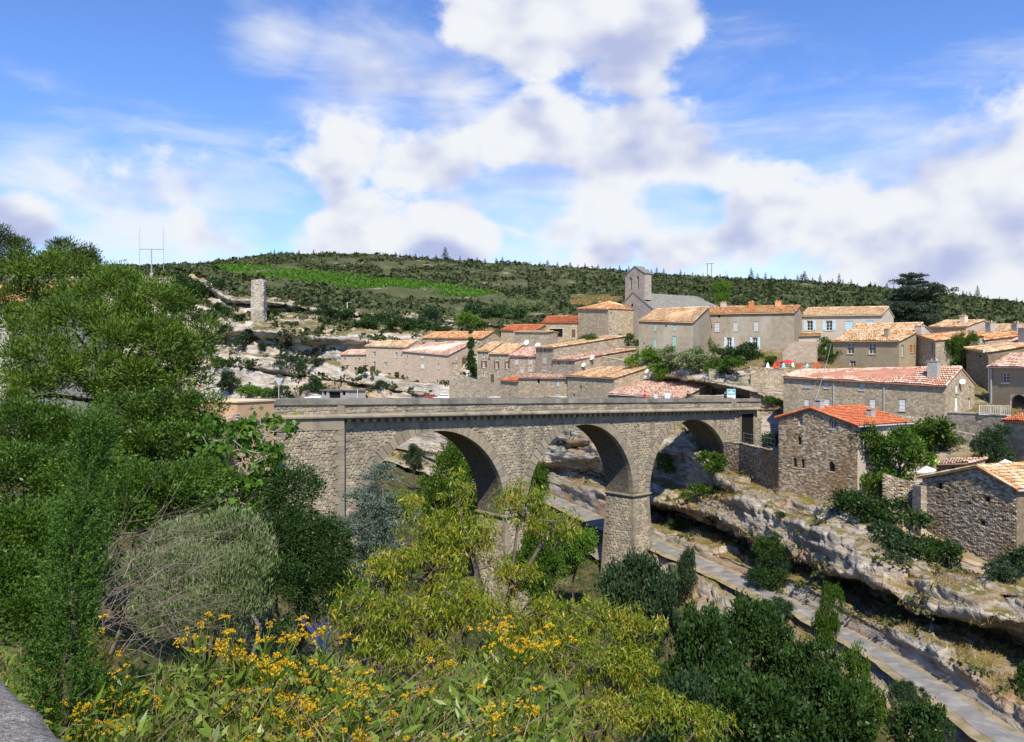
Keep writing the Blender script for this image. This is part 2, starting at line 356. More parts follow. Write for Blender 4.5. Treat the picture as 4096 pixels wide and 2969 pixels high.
# columns of the gorge wall: path left / path right / shelf lip / cave floor / cave top / cave lip / ledge / notch / notch lip / top / terrace
GORGE = {
 4400: [(3250, 33.6), (3160, 35.4), (3020, 36.5), (2760, 41), (2700, 43), (2600, 40.5), (2480, 42), (2470, 43.5), (2455, 42.5), (2400, 44), (2380, 47)],
 4096: [(3060, 37.6), (2945, 40.5), (2840, 41.5), (2640, 46), (2590, 48), (2490, 46), (2400, 47), (2395, 48), (2385, 47.5), (2345, 49), (2335, 52)],
 3960: [(2967, 39.9), (2855, 43.2), (2750, 44), (2590, 48), (2540, 50.5), (2462, 47.6), (2390, 49), (2385, 50), (2375, 49.5), (2325, 51), (2310, 54)],
 3780: [(2830, 44), (2735, 47.3), (2620, 48), (2520, 51), (2480, 53.8), (2437, 50.6), (2360, 52), (2355, 53), (2345, 52.5), (2290, 54), (2270, 57)],
 3630: [(2725, 47.7), (2645, 50.9), (2540, 51.5), (2475, 54), (2450, 56), (2415, 54), (2310, 55.5), (2305, 57), (2295, 56.5), (2230, 58), (2200, 61)],
 3450: [(2605, 52.7), (2545, 55.6), (2470, 56), (2420, 58), (2350, 62), (2290, 58), (2165, 60), (2162, 62), (2150, 60.6), (2080, 62.5), (2030, 66)],
 3300: [(2520, 57), (2465, 60.1), (2375, 60.8), (2330, 63), (2322, 66), (2302, 62), (2132, 63.5), (2130, 66), (2112, 63.8), (2030, 66), (1995, 69.5)],
 3175: [(2453, 60.8), (2400, 64.3), (2320, 65), (2255, 67.5), (2245, 71), (2232, 66), (2088, 68.3), (2084, 71), (2068, 68.6), (1990, 71), (1960, 74)],
 3010: [(2375, 66), (2318, 70.5), (2270, 71), (2230, 73.5), (2180, 79), (2150, 72.4), (2018, 74.8), (2012, 78), (1992, 75.2), (1950, 78), (1935, 81)],
 2865: [(2308, 71.4), (2255, 76.2), (2215, 76.8), (2165, 79), (2110, 85), (2065, 79), (1985, 82), (1970, 87), (1900, 85), (1880, 86), (1850, 89)],
 2734: [(2245, 77.2), (2200, 82), (2165, 83), (2115, 86), (2060, 92), (2030, 87), (1980, 90), (1960, 95), (1800, 96), (1740, 97), (1700, 100)],
 2600: [(2190, 83), (2150, 88), (2110, 89), (2080, 91), (2040, 96), (2000, 93), (1930, 96), (1900, 99), (1780, 98), (1720, 100), (1640, 104)],
 2400: [(2105, 94.2), (2065, 100.5), (1960, 102), (1945, 106), (1890, 110), (1830, 104.5), (1790, 106.5), (1780, 108.5), (1765, 107), (1700, 109), (1600, 111)],
 2200: [(2012, 110), (1975, 118.4), (1930, 119), (1910, 122), (1880, 125), (1850, 121), (1790, 122), (1780, 124), (1770, 122.5), (1690, 124), (1600, 125)],
 2000: [(1925, 124), (1900, 131), (1870, 132), (1850, 134), (1840, 136), (1830, 133.5), (1780, 135), (1776, 136.5), (1770, 135), (1690, 137), (1600, 139)],
 1800: [(1855, 137), (1835, 143), (1815, 144), (1800, 146), (1795, 147.5), (1785, 146), (1750, 147), (1748, 148.5), (1742, 147.5), (1690, 149), (1590, 151)],
 1650: [(1802, 149), (1785, 154), (1765, 155), (1750, 157), (1745, 158.5), (1735, 157), (1700, 158), (1697, 159.5), (1690, 158.5), (1640, 160), (1590, 161)],
 1300: [(1730, 168), (1715, 173), (1700, 174), (1690, 176), (1685, 177), (1675, 176), (1660, 177), (1657, 178), (1650, 177.5), (1620, 179), (1598, 181)],
 1000: [(1705, 184), (1690, 188), (1680, 189), (1670, 191), (1665, 192), (1655, 191), (1645, 192), (1642, 193), (1638, 192.5), (1620, 194), (1600, 196)],
 600: [(1685, 204), (1675, 208), (1665, 209), (1655, 211), (1650, 212), (1645, 211), (1640, 212), (1637, 213), (1632, 212.5), (1615, 214), (1600, 216)]}
GORGE[-500] = [(y, Y + 45) for (y, Y) in GORGE[600]]
for x in GORGE:          # caves and notches reach well back under their lips
    if 2600 <= x: 
        g_ = GORGE[x]; g_[3] = (g_[3][0], g_[3][1] + 2.2); g_[4] = (g_[4][0], g_[4][1] + 3.5); g_[7] = (g_[7][0], g_[7][1] + 1.5); g_[5] = (g_[5][0], g_[5][1] - .4)
gx = sorted(GORGE); tab = np.array([[P(x, y, Y) for (y, Y) in GORGE[x]] for x in gx])
low = tab[:, :1] + np.array([0, 0, -2.2]) + (tab[:, :1] - tab[:, 1:2]) * 1.2      # ground falls away to the stream bed
low[:, :, 2] = np.minimum(low[:, :, 2], tab[:, :1, 2] - 1.5)
tabg = np.concatenate([low, tab], 1)
# column weights: more columns where the rock is near
wt = [0]
for a, b in zip(gx[:-1], gx[1:]): wt.append(wt[-1] + (b - a) * (1.0 if a >= 2500 else .35))
G = catmull(tabg, 700, wt); G = rows_dense(G, 165, [.3, .2, 1.2, 1, 1, 1, 1.2, .6, .6, 1.3, .6])
G0 = G.copy(); GR = rockify(G, .62, 2.3, 11, .55)
# keep the path bed level: fade relief near it
fr = np.ones(G.shape[1]); pass_ = 0
pc = catmull((tab[:, :1] + tab[:, 1:2]) * .5, 700, wt)
dist = np.linalg.norm((G0 - pc)[:, :, :], axis=2); half = np.linalg.norm(catmull(tab[:, 1:2] - tab[:, :1], 700, wt), axis=2) * .5
k = np.clip((dist - half * 1.05) / 1.2, 0, 1)[..., None]
G = G0 + (GR - G0) * k
sheet('gorge_cliff', G, MATS['limestone'], kind='structure', flip=True, smooth=False)
GORGE_G = G
# valley path: a ribbon on the bed, with a verge of bare earth
def ribbon(name, f0, f1, lift, mat):
    a = tab[:, 0] + (tab[:, 1] - tab[:, 0]) * f0; b = tab[:, 0] + (tab[:, 1] - tab[:, 0]) * f1
    T = catmull(np.stack([a, b], 1), 500, wt); T = np.stack([T[:, 0] * (1 - q) + T[:, 1] * q for q in np.linspace(0, 1, 7)], 1)
    e = fbm(T * .35, 3, 5)[..., None]; T[:, 0, :2] += e[:, 0] * .22; T[:, -1, :2] += e[:, -1] * .22
    T[..., 2] += lift
    return sheet(name, T, mat, flip=True, kind='structure')
ribbon('path_verge', -.35, 1.04, .06, MATS['verge'])
ribbon('valley_path', .06, .80, .075, MATS['asphalt'])

# village ground: terraces from the cliff top to the foot of the hill
VILL = {
 600: [(1600, 200), (1500, 208), (1496, 210), (1492, 207), (1450, 212), (1410, 219), (1370, 222), (1350, 219), (1300, 223), (1250, 231), (1170, 244), (1150, 247), (1110, 245), (1100, 254)],
 800: [(1600, 195), (1480, 204), (1476, 206), (1472, 203), (1440, 207), (1400, 214), (1360, 217), (1340, 214), (1290, 218), (1250, 227), (1180, 240), (1165, 243), (1120, 241), (1110, 250)],
 920: [(1600, 190), (1470, 198), (1466, 200), (1462, 197), (1427, 202), (1400, 209), (1350, 214), (1330, 209), (1300, 213), (1260, 222), (1240, 232), (1215, 235), (1200, 232), (1180, 242)],
 985: [(1600, 187), (1478, 192), (1475, 194), (1468, 191), (1428, 196), (1408, 203), (1335, 207), (1317, 202), (1300, 206), (1280, 218), (1250, 230), (1220, 235), (1200, 230), (1190, 240)],
 1000: [(1600, 186), (1478, 192), (1475, 194), (1468, 191), (1428, 196), (1412, 201), (1340, 207), (1317, 201), (1300, 206), (1280, 218), (1250, 230), (1220, 235), (1200, 230), (1190, 240)],
 1138: [(1600, 178), (1497, 183), (1494, 186), (1487, 182), (1438, 188), (1432, 195), (1360, 200), (1336, 193), (1318, 198), (1285, 212), (1255, 226), (1228, 231), (1215, 226), (1198, 236)],
 1270: [(1600, 172), (1518, 176), (1515, 179), (1508, 175), (1463, 180), (1456, 187), (1385, 191), (1354, 185), (1335, 190), (1300, 205), (1270, 222), (1252, 226), (1242, 222), (1222, 232)],
 1400: [(1600, 166), (1536, 169), (1533, 171), (1527, 168), (1480, 172), (1470, 176), (1400, 181), (1352, 177), (1340, 182), (1318, 196), (1280, 216), (1268, 219), (1256, 216), (1240, 226)],
 1550: [(1600, 160), (1560, 162), (1557, 164), (1552, 161), (1508, 164), (1500, 167), (1420, 176), (1375, 175), (1345, 182), (1330, 192), (1292, 210), (1282, 213), (1268, 210), (1252, 220)],
 1700: [(1600, 154), (1590, 155.5), (1587, 157), (1582, 154.5), (1535, 157), (1520, 160), (1420, 168), (1385, 172), (1350, 180), (1335, 190), (1300, 205), (1292, 208), (1278, 205), (1262, 214)],
 1850: [(1600, 148), (1595, 149.5), (1592, 151), (1588, 149), (1560, 151), (1530, 154), (1440, 160), (1400, 166), (1360, 176), (1345, 186), (1310, 200), (1303, 203), (1290, 200), (1275, 210)],
 2050: [(1600, 138), (1595, 139), (1592, 140), (1585, 139.5), (1550, 142), (1530, 146), (1460, 152), (1410, 158), (1385, 166), (1350, 180), (1320, 195), (1313, 198), (1305, 195), (1292, 205)],
 2200: [(1600, 126), (1597, 127), (1594, 128), (1588, 127.5), (1565, 130), (1540, 134), (1480, 138), (1440, 144), (1400, 152), (1355, 165), (1315, 190), (1310, 193), (1303, 190), (1295, 203)],
 2400: [(1600, 121), (1598, 122), (1596, 123), (1592, 122.5), (1575, 124), (1550, 126), (1490, 130), (1440, 134), (1385, 142), (1355, 155), (1320, 185), (1312, 190), (1300, 188), (1290, 200)],
 2600: [(1600, 121), (1598, 121.5), (1590, 122), (1510, 121), (1485, 122), (1472, 122.5), (1455, 123), (1435, 126), (1370, 138), (1358, 152), (1330, 182), (1320, 187), (1310, 185), (1300, 199)],
 2680: [(1600, 114), (1598, 115), (1560, 123), (1502, 115), (1484, 117), (1466, 119), (1448, 121), (1437, 124), (1400, 135), (1370, 150), (1330, 180), (1320, 185), (1310, 184), (1300, 198)],
 2800: [(1602, 107), (1600, 108), (1570, 118), (1522, 109), (1502, 111), (1478, 113.5), (1453, 117), (1440, 122), (1400, 135), (1370, 150), (1330, 180), (1322, 185), (1312, 184), (1300, 198)],
 2960: [(1606, 101), (1604, 102), (1590, 109), (1555, 102), (1535, 103), (1490, 106), (1478, 109), (1442, 118), (1400, 130), (1370, 150), (1330, 180), (1322, 184), (1312, 183), (1302, 197)],
 3130: [(1640, 99), (1632, 99.3), (1620, 100), (1600, 99.7), (1560, 100.5), (1484, 103), (1479, 107), (1440, 116), (1400, 128), (1370, 148), (1330, 178), (1322, 183), (1315, 182), (1305, 196)],
 3400: [(2000, 71), (1970, 74), (1930, 78), (1790, 83), (1750, 86), (1600, 92), (1482, 100), (1476, 104), (1440, 112), (1370, 145), (1330, 175), (1322, 180), (1315, 179), (1305, 193)],
 3700: [(2180, 60), (2060, 63), (1960, 67), (1880, 71), (1790, 76), (1640, 86), (1520, 92), (1482, 100), (1450, 108), (1370, 140), (1330, 170), (1322, 175), (1315, 174), (1305, 190)],
 4096: [(2330, 53), (2160, 57), (2010, 62), (1890, 67), (1770, 73), (1670, 77), (1645, 84), (1560, 92), (1480, 104), (1380, 135), (1330, 165), (1322, 170), (1315, 169), (1305, 185)],
 4500: [(2370, 47), (2210, 51), (2060, 56), (1910, 63), (1790, 69), (1690, 75), (1655, 81), (1565, 89), (1480, 101), (1380, 132), (1330, 162), (1322, 167), (1315, 166), (1305, 182)]}
VILL[-500] = [(y + 6, Y + 40) for (y, Y) in VILL[600]]
vx = sorted(VILL); vt = np.array([[P(x, y, Y) for (y, Y) in VILL[x]] for x in vx])
sk = vt[:, :1] * np.array([.985, .985, 1]) + np.array([0, 0, -9.0]); vt = np.concatenate([sk, vt], 1)
VG = catmull(vt, 580, vx); VG = rows_dense(VG, 125, [.2, 1.2, .8, .8, 1.2, 1, 1.2, 1.4, 1, .8, .6, 1, 1, 1])
amp = np.interp(np.linspace(-500, 4500, 580), [600, 1850, 2300, 2550, 2650, 3000, 3200, 4500], [1.15, .8, .3, .4, .75, .7, .3, .25])[:, None, None]
VR = rockify(VG, 1.0, 3.4, 23, .55); VG = VG + (VR - VG) * amp
sheet('village_terraces', VG, MATS['limestone_far'], kind='structure', flip=True)

# hill behind the village
HILL = {-600: [(1112, 296), (1100, 330), (1090, 380)], 600: [(1104, 252), (1085, 300), (1074, 350)], 800: [(1114, 248), (1085, 310), (1066, 390)],
        920: [(1184, 240), (1105, 330), (1042, 460)], 1098: [(1200, 236), (1100, 345), (1018, 500)], 1500: [(1256, 219), (1130, 350), (1020, 520)],
        1770: [(1270, 211), (1150, 350), (1041, 520)], 2050: [(1295, 203), (1170, 345), (1055, 510)], 2400: [(1294, 198), (1190, 320), (1081, 490)],
        2900: [(1303, 196), (1195, 310), (1117, 470)], 3200: [(1307, 194), (1205, 310), (1129, 460)], 3600: [(1307, 190), (1225, 300), (1162, 440)],
        4096: [(1307, 183), (1262, 290), (1220, 420)], 4500: [(1307, 180), (1268, 285), (1236, 410)]}
hx = sorted(HILL)
ht = []
for x in hx:
    (a, b, c) = HILL[x]; bump = .5 * (b[0] + c[0]) - 4
    r = [P(x, a[0] + 25, a[1] - 6), P(x, *a), P(x, *b), P(x, bump, .52 * b[1] + .48 * c[1]), P(x, *c)]
    e = P(x, c[0], c[1]); q = e * (1 + 60 / c[1]); q[2] = e[2] - 2; r.append(q)
    q = e * (1 + 260 / c[1]); q[2] = e[2] - 40; r.append(q); ht.append(r)
HG = rows_dense(catmull(np.array(ht), 300, hx), 110, [.5, 1, 1, 1, .4, .1])
HG[..., 2] += 1.3 * fbm(HG / 22.0, 4, 77)
sheet('hill', HG, MATS['hill_soil'], kind='structure', flip=True)
def hillP(px, py):
    """point of the hill seen at a pixel of the photograph"""
    a = [np.interp(px, hx, [HILL[x][i][0] for x in hx]) for i in range(3)]; d = [np.interp(px, hx, [HILL[x][i][1] for x in hx]) for i in range(3)]
    bump = .5 * (a[1] + a[2]) - 4; db = .52 * d[1] + .48 * d[2]
    Y = np.interp(py, [a[2], bump, a[1], a[0]], [d[2], db, d[1], d[0]])
    return P(px, py, Y)

TERR = np.concatenate([VG.reshape(-1, 3), GORGE_G.reshape(-1, 3)]); TERR = TERR[TERR[:, 1] > 20]; TPX = CX + F * TERR[:, 0] / TERR[:, 1]; TPY = HZ - F * TERR[:, 2] / TERR[:, 1]
def snap(px, py, Y):
    """the spot of the rock or terrace nearest to a wanted place"""
    i = np.argmin((TPX - px) ** 2 + (TPY - py) ** 2 + ((TERR[:, 1] - Y) * 2.0) ** 2); return TERR[i]
# the camera's own bank and the stream bed: smooth surface through surveyed spots
CP = np.array([(0, 0, -1.75), (-3, 2, -1.9), (3, 2, -2.1), (0, 4, -2.5), (0, 6, -3.7), (4, 6, -4.6), (-4, 6, -3.1), (0, 10, -6.4), (6, 10, -8.6), (-5, 10, -5.2), (-10, 10, -4.4),
 (0, 16, -10.5), (8, 16, -14), (-8, 16, -7.8), (-15, 16, -5.6), (0, 25, -15.5), (9, 25, -19), (-8, 25, -11.5), (-15, 25, -8), (-25, 25, -5), (3, 40, -20.5), (14, 40, -21.5), (-6, 40, -16.5), (-13, 40, -11),
 (-18, 40, -6.5), (-30, 40, -4.6), (5, 60, -22), (10, 62, -22.5), (-5, 60, -19), (-10, 59, -14.5), (-17, 54, -7.5), (-20, 50, -4.6), (-35, 58, -4.2), (2, 80, -22), (9, 80, -22), (-5, 80, -20.5), (-15, 80, -15), (-30, 80, -5.5), (-10, 110, -20), (0, 105, -21), (-25, 110, -13),
 (-45, 110, -5), (22, 20, -20), (19, 30, -20.7), (30, 10, -20), (15, 5, -12), (8, 2, -5), (-20, 0, -3), (23, 47, -20.4), (21, 60, -20.6), (17, 80, -20.6), (12, 95, -21), (5, 116, -21), (32, 45, -22), (32, 60, -22), (30, 80, -22), (-16, 145, -19.5), (-40, 150, -14), (-60, 30, -4), (-60, 90, -4), (-80, 150, -8), (-60, 200, -16), (40, 20, -22)], float)
def tps(d): return np.where(d > 1e-9, d * d * np.log(d + 1e-12), 0)
K = tps(np.linalg.norm(CP[:, None, :2] - CP[None, :, :2], axis=2)) + np.eye(len(CP)) * 2.0
Q = np.c_[np.ones(len(CP)), CP[:, :2]]; A = np.block([[K, Q], [Q.T, np.zeros((3, 3))]])
sol = np.linalg.solve(A, np.r_[CP[:, 2], 0, 0, 0])
def bankz(x, y):
    x = np.asarray(x, float); y = np.asarray(y, float)
    d = np.sqrt((x[..., None] - CP[:, 0]) ** 2 + (y[..., None] - CP[:, 1]) ** 2)
    return tps(d) @ sol[:-3] + sol[-3] + sol[-2] * x + sol[-1] * y
gxx = np.concatenate([np.linspace(-90, -25, 30), np.linspace(-24, 24, 100), np.linspace(25, 40, 16)]); gyy = np.concatenate([np.linspace(-6, 40, 100), np.linspace(41, 120, 60), np.linspace(122, 210, 30)])
X, Y = np.meshgrid(gxx, gyy, indexing='ij'); Z = bankz(X, Y)
BG = np.stack([X, Y, Z], -1); BG[..., 2] += np.clip(Y / 12, .12, 1) * .35 * fbm(BG / 1.9, 5, 31)
sheet('bank', BG, MATS['bank_soil'], kind='structure', flip=False)
# sea of ground that carries on past everything
g = np.array([[(-3000, -3000, -60), (-3000, 4000, -60)], [(3000, -3000, -60), (3000, 4000, -60)]], float)
sheet('ground', g, MATS['hill_soil'], kind='structure')

# ------------------------------------------------------------------ the bridge
random.seed(4)
BU = Vector((.749, .663, 0)).normalized(); BA = Vector(((1360 - CX) / F * 59, 59, 0)); BRZ = math.atan2(BU.y, BU.x)
bridge = thing('bridge', 'long grey stone road bridge with three round arches across the gorge', 'bridge', BA, BRZ)
WD = 3.7; S1 = 56.0; RAD = 7.28; CTR = [8.75, 25.85, 42.98]; CAPZ = -12.85
def zt(s): return -2.35 - .0242 * s            # top of the parapet
def crown(i): return -5.1 - .0165 * (CTR[i] - 8.75)
def soff(s):
    for i, c in enumerate(CTR):
        if abs(s - c) < RAD:
            return max(CAPZ, crown(i) - RAD + math.sqrt(RAD * RAD - (s - c) ** 2)) if abs(s - c) < RAD - 1e-6 else CAPZ
    return None
# core with arches
ss = sorted(set([0.0, S1] + [c + RAD * math.sin(a) for c in CTR for a in np.linspace(-math.pi / 2, math.pi / 2, 49)] + list(np.linspace(0, S1, 40))))
core = MB(); sof = MB()
for a, b in zip(ss[:-1], ss[1:]):
    m = (a + b) / 2; o = soff(m)
    if o is None: la = lb = -24.5 if m < 50.3 else -22
    else:
        i = min(range(3), key=lambda q: abs(m - CTR[q])); f = lambda s: crown(i) - RAD + math.sqrt(max(0, RAD * RAD - (s - CTR[i]) ** 2))
        la, lb = f(a), f(b)
    ta, tb = zt(a) - 1.2, zt(b) - 1.2
    if o is None and a >= 15.9 and b <= 35.8: la = lb = CAPZ      # pier shafts are separate parts
    core.quad((a, 0, la), (b, 0, lb), (b, 0, tb), (a, 0, ta)); core.quad((b, WD, lb), (a, WD, la), (a, WD, ta), (b, WD, tb))
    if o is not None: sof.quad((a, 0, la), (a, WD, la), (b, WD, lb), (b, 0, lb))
for i, c in enumerate(CTR):                    # vertical cheeks between springing and cap
    for s_ in (c - RAD, c + RAD):
        zb = CAPZ if (abs(s_ - 17.3) < 2.5 or abs(s_ - 34.4) < 2.5) else -24
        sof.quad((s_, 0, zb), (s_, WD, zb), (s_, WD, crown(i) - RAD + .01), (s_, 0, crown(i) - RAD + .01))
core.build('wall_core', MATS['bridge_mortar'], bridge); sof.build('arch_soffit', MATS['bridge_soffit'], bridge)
ab = MB(); ab.box(-16, 0, -.55, WD + .3, -20, zt(-8) - 1.25); ab.build('abutment', MATS['bridge_mortar'], bridge)
dk = MB(); dk.add([(-16, .05, zt(-16) - .98), (S1, .05, zt(S1) - .98), (S1, WD - .05, zt(S1) - .98), (-16, WD - .05, zt(-16) - .98)], [[0, 1, 2, 3]])
dk.build('deck', MATS['asphalt'], bridge)
# voussoirs
TH = .78
for i, c in enumerate(CTR):
    n = 39; zc = crown(i) - RAD
    for k in range(n):
        a0 = math.pi - math.pi * k / n - .004; a1 = math.pi - math.pi * (k + 1) / n + .004
        V = []
        for y in (-.07, .45):
            for (rr, aa) in ((RAD - .015, a0), (RAD - .015, a1), (RAD + TH, a1), (RAD + TH, a0)):
                V.append((c + rr * math.cos(aa), y, zc + rr * math.sin(aa)))
        m = MB(); m.add(V, [[0, 1, 2, 3], [7, 6, 5, 4], [0, 4, 5, 1], [1, 5, 6, 2], [2, 6, 7, 3], [3, 7, 4, 0]]); m.build('voussoir', MATS['bridge_dressed'], bridge)
# piers: battered shafts with moulded caps
def frustum(m, x0, x1, y0, y1, z1, z0, bx, by):
    m.add([(x0 - bx, y0 - by, z0), (x1 + bx, y0 - by, z0), (x1 + bx, y1 + by, z0), (x0 - bx, y1 + by, z0), (x0, y0, z1), (x1, y0, z1), (x1, y1, z1), (x0, y1, z1)],
          [[0, 3, 2, 1], [4, 5, 6, 7], [0, 1, 5, 4], [1, 2, 6, 5], [2, 3, 7, 6], [3, 0, 4, 7]])
PIERS = [(CTR[0] + RAD, CTR[1] - RAD), (CTR[1] + RAD, CTR[2] - RAD)]
for (a, b) in PIERS:
    m = MB(); frustum(m, a + .05, b - .05, .05, WD - .05, CAPZ - .3, -26, .55, .7); m.build('pier', MATS['bridge_mortar'], bridge)
    m = MB(); frustum(m, a - .18, b + .18, -.2, WD + .2, CAPZ + .02, CAPZ - .14, 0, 0); frustum(m, a - .05, b + .05, -.07, WD + .07, CAPZ - .141, CAPZ - .34, 0, 0); m.build('pier_cap', MATS['bridge_dressed'], bridge)
# rubble stones
def stones(x0, x1, z0, z1, sx, sz, mask, r, put, jit=.38):
    nx = int((x1 - x0) / sx * 2) + 3; nz = int((z1 - z0) / sz) + 2
    JX = r.uniform(-jit, jit, (nz + 1, nx + 3)) * sx * .55; JZ = r.uniform(-jit, jit, (nz + 1, nx + 3)) * sz
    vx_ = lambda j, i: (x0 + i * sx / 2 + JX[j, i], z0 + j * sz + JZ[j, i])
    out = []
    for j in range(nz - 1):
        for c in range((nx - 2) // 2):
            i = 2 * c + (j % 2)
            poly = [vx_(j, i), vx_(j, i + 1), vx_(j, i + 2), vx_(j + 1, i + 2), vx_(j + 1, i + 1), vx_(j + 1, i)]
            cx_ = sum(p[0] for p in poly) / 6; cz_ = sum(p[1] for p in poly) / 6
            if not mask(cx_, cz_): continue
            h = r.uniform(.03, .085); sh = r.uniform(.93, .98); inn = r.uniform(.60, .76)
            tx, tz = r.uniform(-.03, .03, 2)
            V = [put(cx_ + (p[0] - cx_) * sh, 0.0, cz_ + (p[1] - cz_) * sh) for p in poly] + [put(cx_ + (p[0] - cx_) * inn + tx, h, cz_ + (p[1] - cz_) * inn + tz) for p in poly]
            out.append((cx_, cz_, V))
    return out
SF = [[0, 1, 7, 6], [1, 2, 8, 7], [2, 3, 9, 8], [3, 4, 10, 9], [4, 5, 11, 10], [5, 0, 6, 11], [6, 7, 8, 9, 10, 11]]
rs = rng(3)
def spand(x, z):
    if x < .25 or z > zt(x) - 2.25 or x > 57: return False
    for i, c in enumerate(CTR):
        d = math.hypot(x - c, z - (crown(i) - RAD))
        if d < RAD + TH + .12 and z > crown(i) - RAD - .1: return False
        if abs(x - c) < RAD + .1 and z <= crown(i) - RAD: return False
    if 15.8 < x < 18.8 or 33 < x < 36: return z > CAPZ + .15
    if x > 52.4 and x < 55.2 and z > zt(x) - 7.0: return False
    return True
front = stones(-12, 0, -18, -4.4, .36, .25, lambda x, z: x < -.75 and z < zt(x) - 2.2 and z > -14.5, rs, lambda x, h, z: (x, -.55 - h, z))
near = sorted(front, key=lambda q: abs(q[0] + 3.2) * 1.0 + abs(q[1] + 7.6) * .6)
for q in near[:300]:
    obj('stone', mesh_py('stone', q[2], SF, MATS['bridge_stone'], [random.random() * .0] * 7), bridge)
rest = MB()
for q in near[300:]: rest.add(q[2], SF)
for q in stones(0, 57, -21, -4.4, .36, .25, spand, rs, lambda x, h, z: (x, -h, z)): rest.add(q[2], SF)
for q in stones(-14, S1, zt(S1) - 1.1, zt(-14) - .3, .42, .24, lambda x, z: zt(x) - 1.0 < z < zt(x) - .42 and not (-.55 < x < .4), rs, lambda x, h, z: (x, -.40 - h * .6, z), .22): rest.add(q[2], SF)
for (a, b) in PIERS:
    bat = lambda z: (CAPZ - .3 - z) / (26 - 13.15)
    for q in stones(a - .6, b + .6, -25.5, CAPZ - .45, .48, .33, lambda x, z: a + .42 - bat(z) * .55 < x < b - .42 + bat(z) * .55 and not abs(x - (a + b) / 2) < .0, rs, lambda x, h, z: (x, .05 - bat(z) * .7 - h, z)): rest.add(q[2], SF)
    for q in stones(-.7, WD + .7, -25.5, CAPZ - .45, .48, .33, lambda y, z: .4 - bat(z) * .7 < y < WD - .4 + bat(z) * .7, rs, lambda y, h, z: (a + .05 - bat(z) * .55 - h, WD - y, z)): rest.add(q[2], SF)
for c0 in (33.12, 16.02): pass
rest.build('rubble_stones', MATS['bridge_stone'], bridge, kind='stuff')
# dressed quoins: pier corners and the edge of the abutment
for (a, b) in PIERS:
    z = CAPZ - .38; k = 0
    while z > -24.5:
        h = .42 + .06 * random.random(); bt = (CAPZ - .3 - z) / 12.85; lx = .55 if k % 2 else .36; ly = .36 if k % 2 else .55
        for (sx_, x) in ((1, a + .03 - bt * .55), (-1, b - .03 + bt * .55)):
            m = MB(); y = .03 - bt * .7; x2 = x + sx_ * lx; m.box(min(x, x2) - (.04 if sx_ > 0 else 0), max(x, x2) + (.04 if sx_ < 0 else 0), y - .05, y + ly, z - h + .02, z); m.build('quoin', MATS['bridge_dressed'], bridge)
        z -= h; k += 1
z = zt(0) - 2.1; k = 0
while z > -15.5:
    h = .40 + .1 * random.random(); w = .72 if k % 2 else .5; m = MB(); m.box(-w, .03, -.61, -.1, z - h + .02, z); m.build('quoin', MATS['bridge_dressed'], bridge); z -= h; k += 1
# frieze band, modillions, cornice, parapets and copings
def block(name, s0, s1, y0, y1, za, zb, mat, bev=0.0):
    m = MB(); d0, d1 = zt(s0), zt(s1)
    m.add([(s0, y0, d0 + za), (s1, y0, d1 + za), (s1, y1, d1 + za), (s0, y1, d0 + za), (s0, y0 + bev, d0 + zb), (s1, y0 + bev, d1 + zb), (s1, y1 - bev, d1 + zb), (s0, y1 - bev, d0 + zb)],
          [[0, 3, 2, 1], [4, 5, 6, 7], [0, 1, 5, 4], [1, 2, 6, 5], [2, 3, 7, 6], [3, 0, 4, 7]]); return m.build(name, mat, bridge)
s = 0.0
while s < 52: e = min(52, s + random.uniform(1.0, 1.5)); block('frieze_block', s + .006, e - .006, -.06, .3, -2.22, -1.42, MATS['bridge_dressed']); s = e
s = -14.0
while s < -.1: e = min(0, s + random.uniform(1.0, 1.5)); block('frieze_block', s + .006, e - .006, -.63, -.2, -2.18, -1.42, MATS['bridge_dressed']); s = e
s = .35
while s < 51.5: block('modillion', s, s + .30, -.42, .1, -1.70, -1.40, MATS['bridge_dressed']); s += .72
s = -14.0
while s < S1:
    e = min(S1, s + random.uniform(1.1, 1.6)); m = MB(); prof = [(-.72, -1.12), (-.80, -1.20), (-.80, -1.31), (-.72, -1.40), (.2, -1.40), (.2, -1.04), (-.55, -1.05)]
    if e > 51.2: prof = [(y + .12, z) for (y, z) in prof]
    V = [(s + .005, y, zt(s) + z) for (y, z) in prof] + [(e - .005, y, zt(e) + z) for (y, z) in prof]; n = len(prof)
    m.add(V, [[k, k + n, (k + 1) % n + n, (k + 1) % n] for k in range(n)] + [list(range(n)), list(range(2 * n - 1, n - 1, -1))]); m.build('cornice_block', MATS['bridge_dressed'], bridge); s = e
for (y0, y1, nm) in ((-.40, -.02, 'parapet'), (WD - .25, WD + .1, 'parapet')):
    m = MB(); m.add([(-14, y0, zt(-14) - 1.05), (S1, y0, zt(S1) - 1.05), (S1, y1, zt(S1) - 1.05), (-14, y1, zt(-14) - 1.05), (-14, y0, zt(-14) - .3), (S1, y0, zt(S1) - .3), (S1, y1, zt(S1) - .3), (-14, y1, zt(-14) - .3)],
                    [[0, 3, 2, 1], [4, 5, 6, 7], [0, 1, 5, 4], [1, 2, 6, 5], [2, 3, 7, 6], [3, 0, 4, 7]]); m.build(nm, MATS['bridge_mortar'], bridge)
    s = -14.0
    while s < S1:
        e = min(S1, s + random.uniform(1.2, 1.9)); off = -.03 if s < -.1 else -.06
        if s < 0 < e: e = 0.0
        block('coping_stone', s + .006, e - .006, y0 - .12 + off * .5, y1 + .1, -.37 + random.uniform(-.012, .012), random.uniform(-.012, .012), MATS['bridge_coping'], .04); s = e
block('pilaster', -.5, .12, -.50, .0, -1.06, -.375, MATS['bridge_dressed']); block('pilaster', 49.8, 50.8, -.55, .0, -1.06, -.375, MATS['bridge_dressed'])
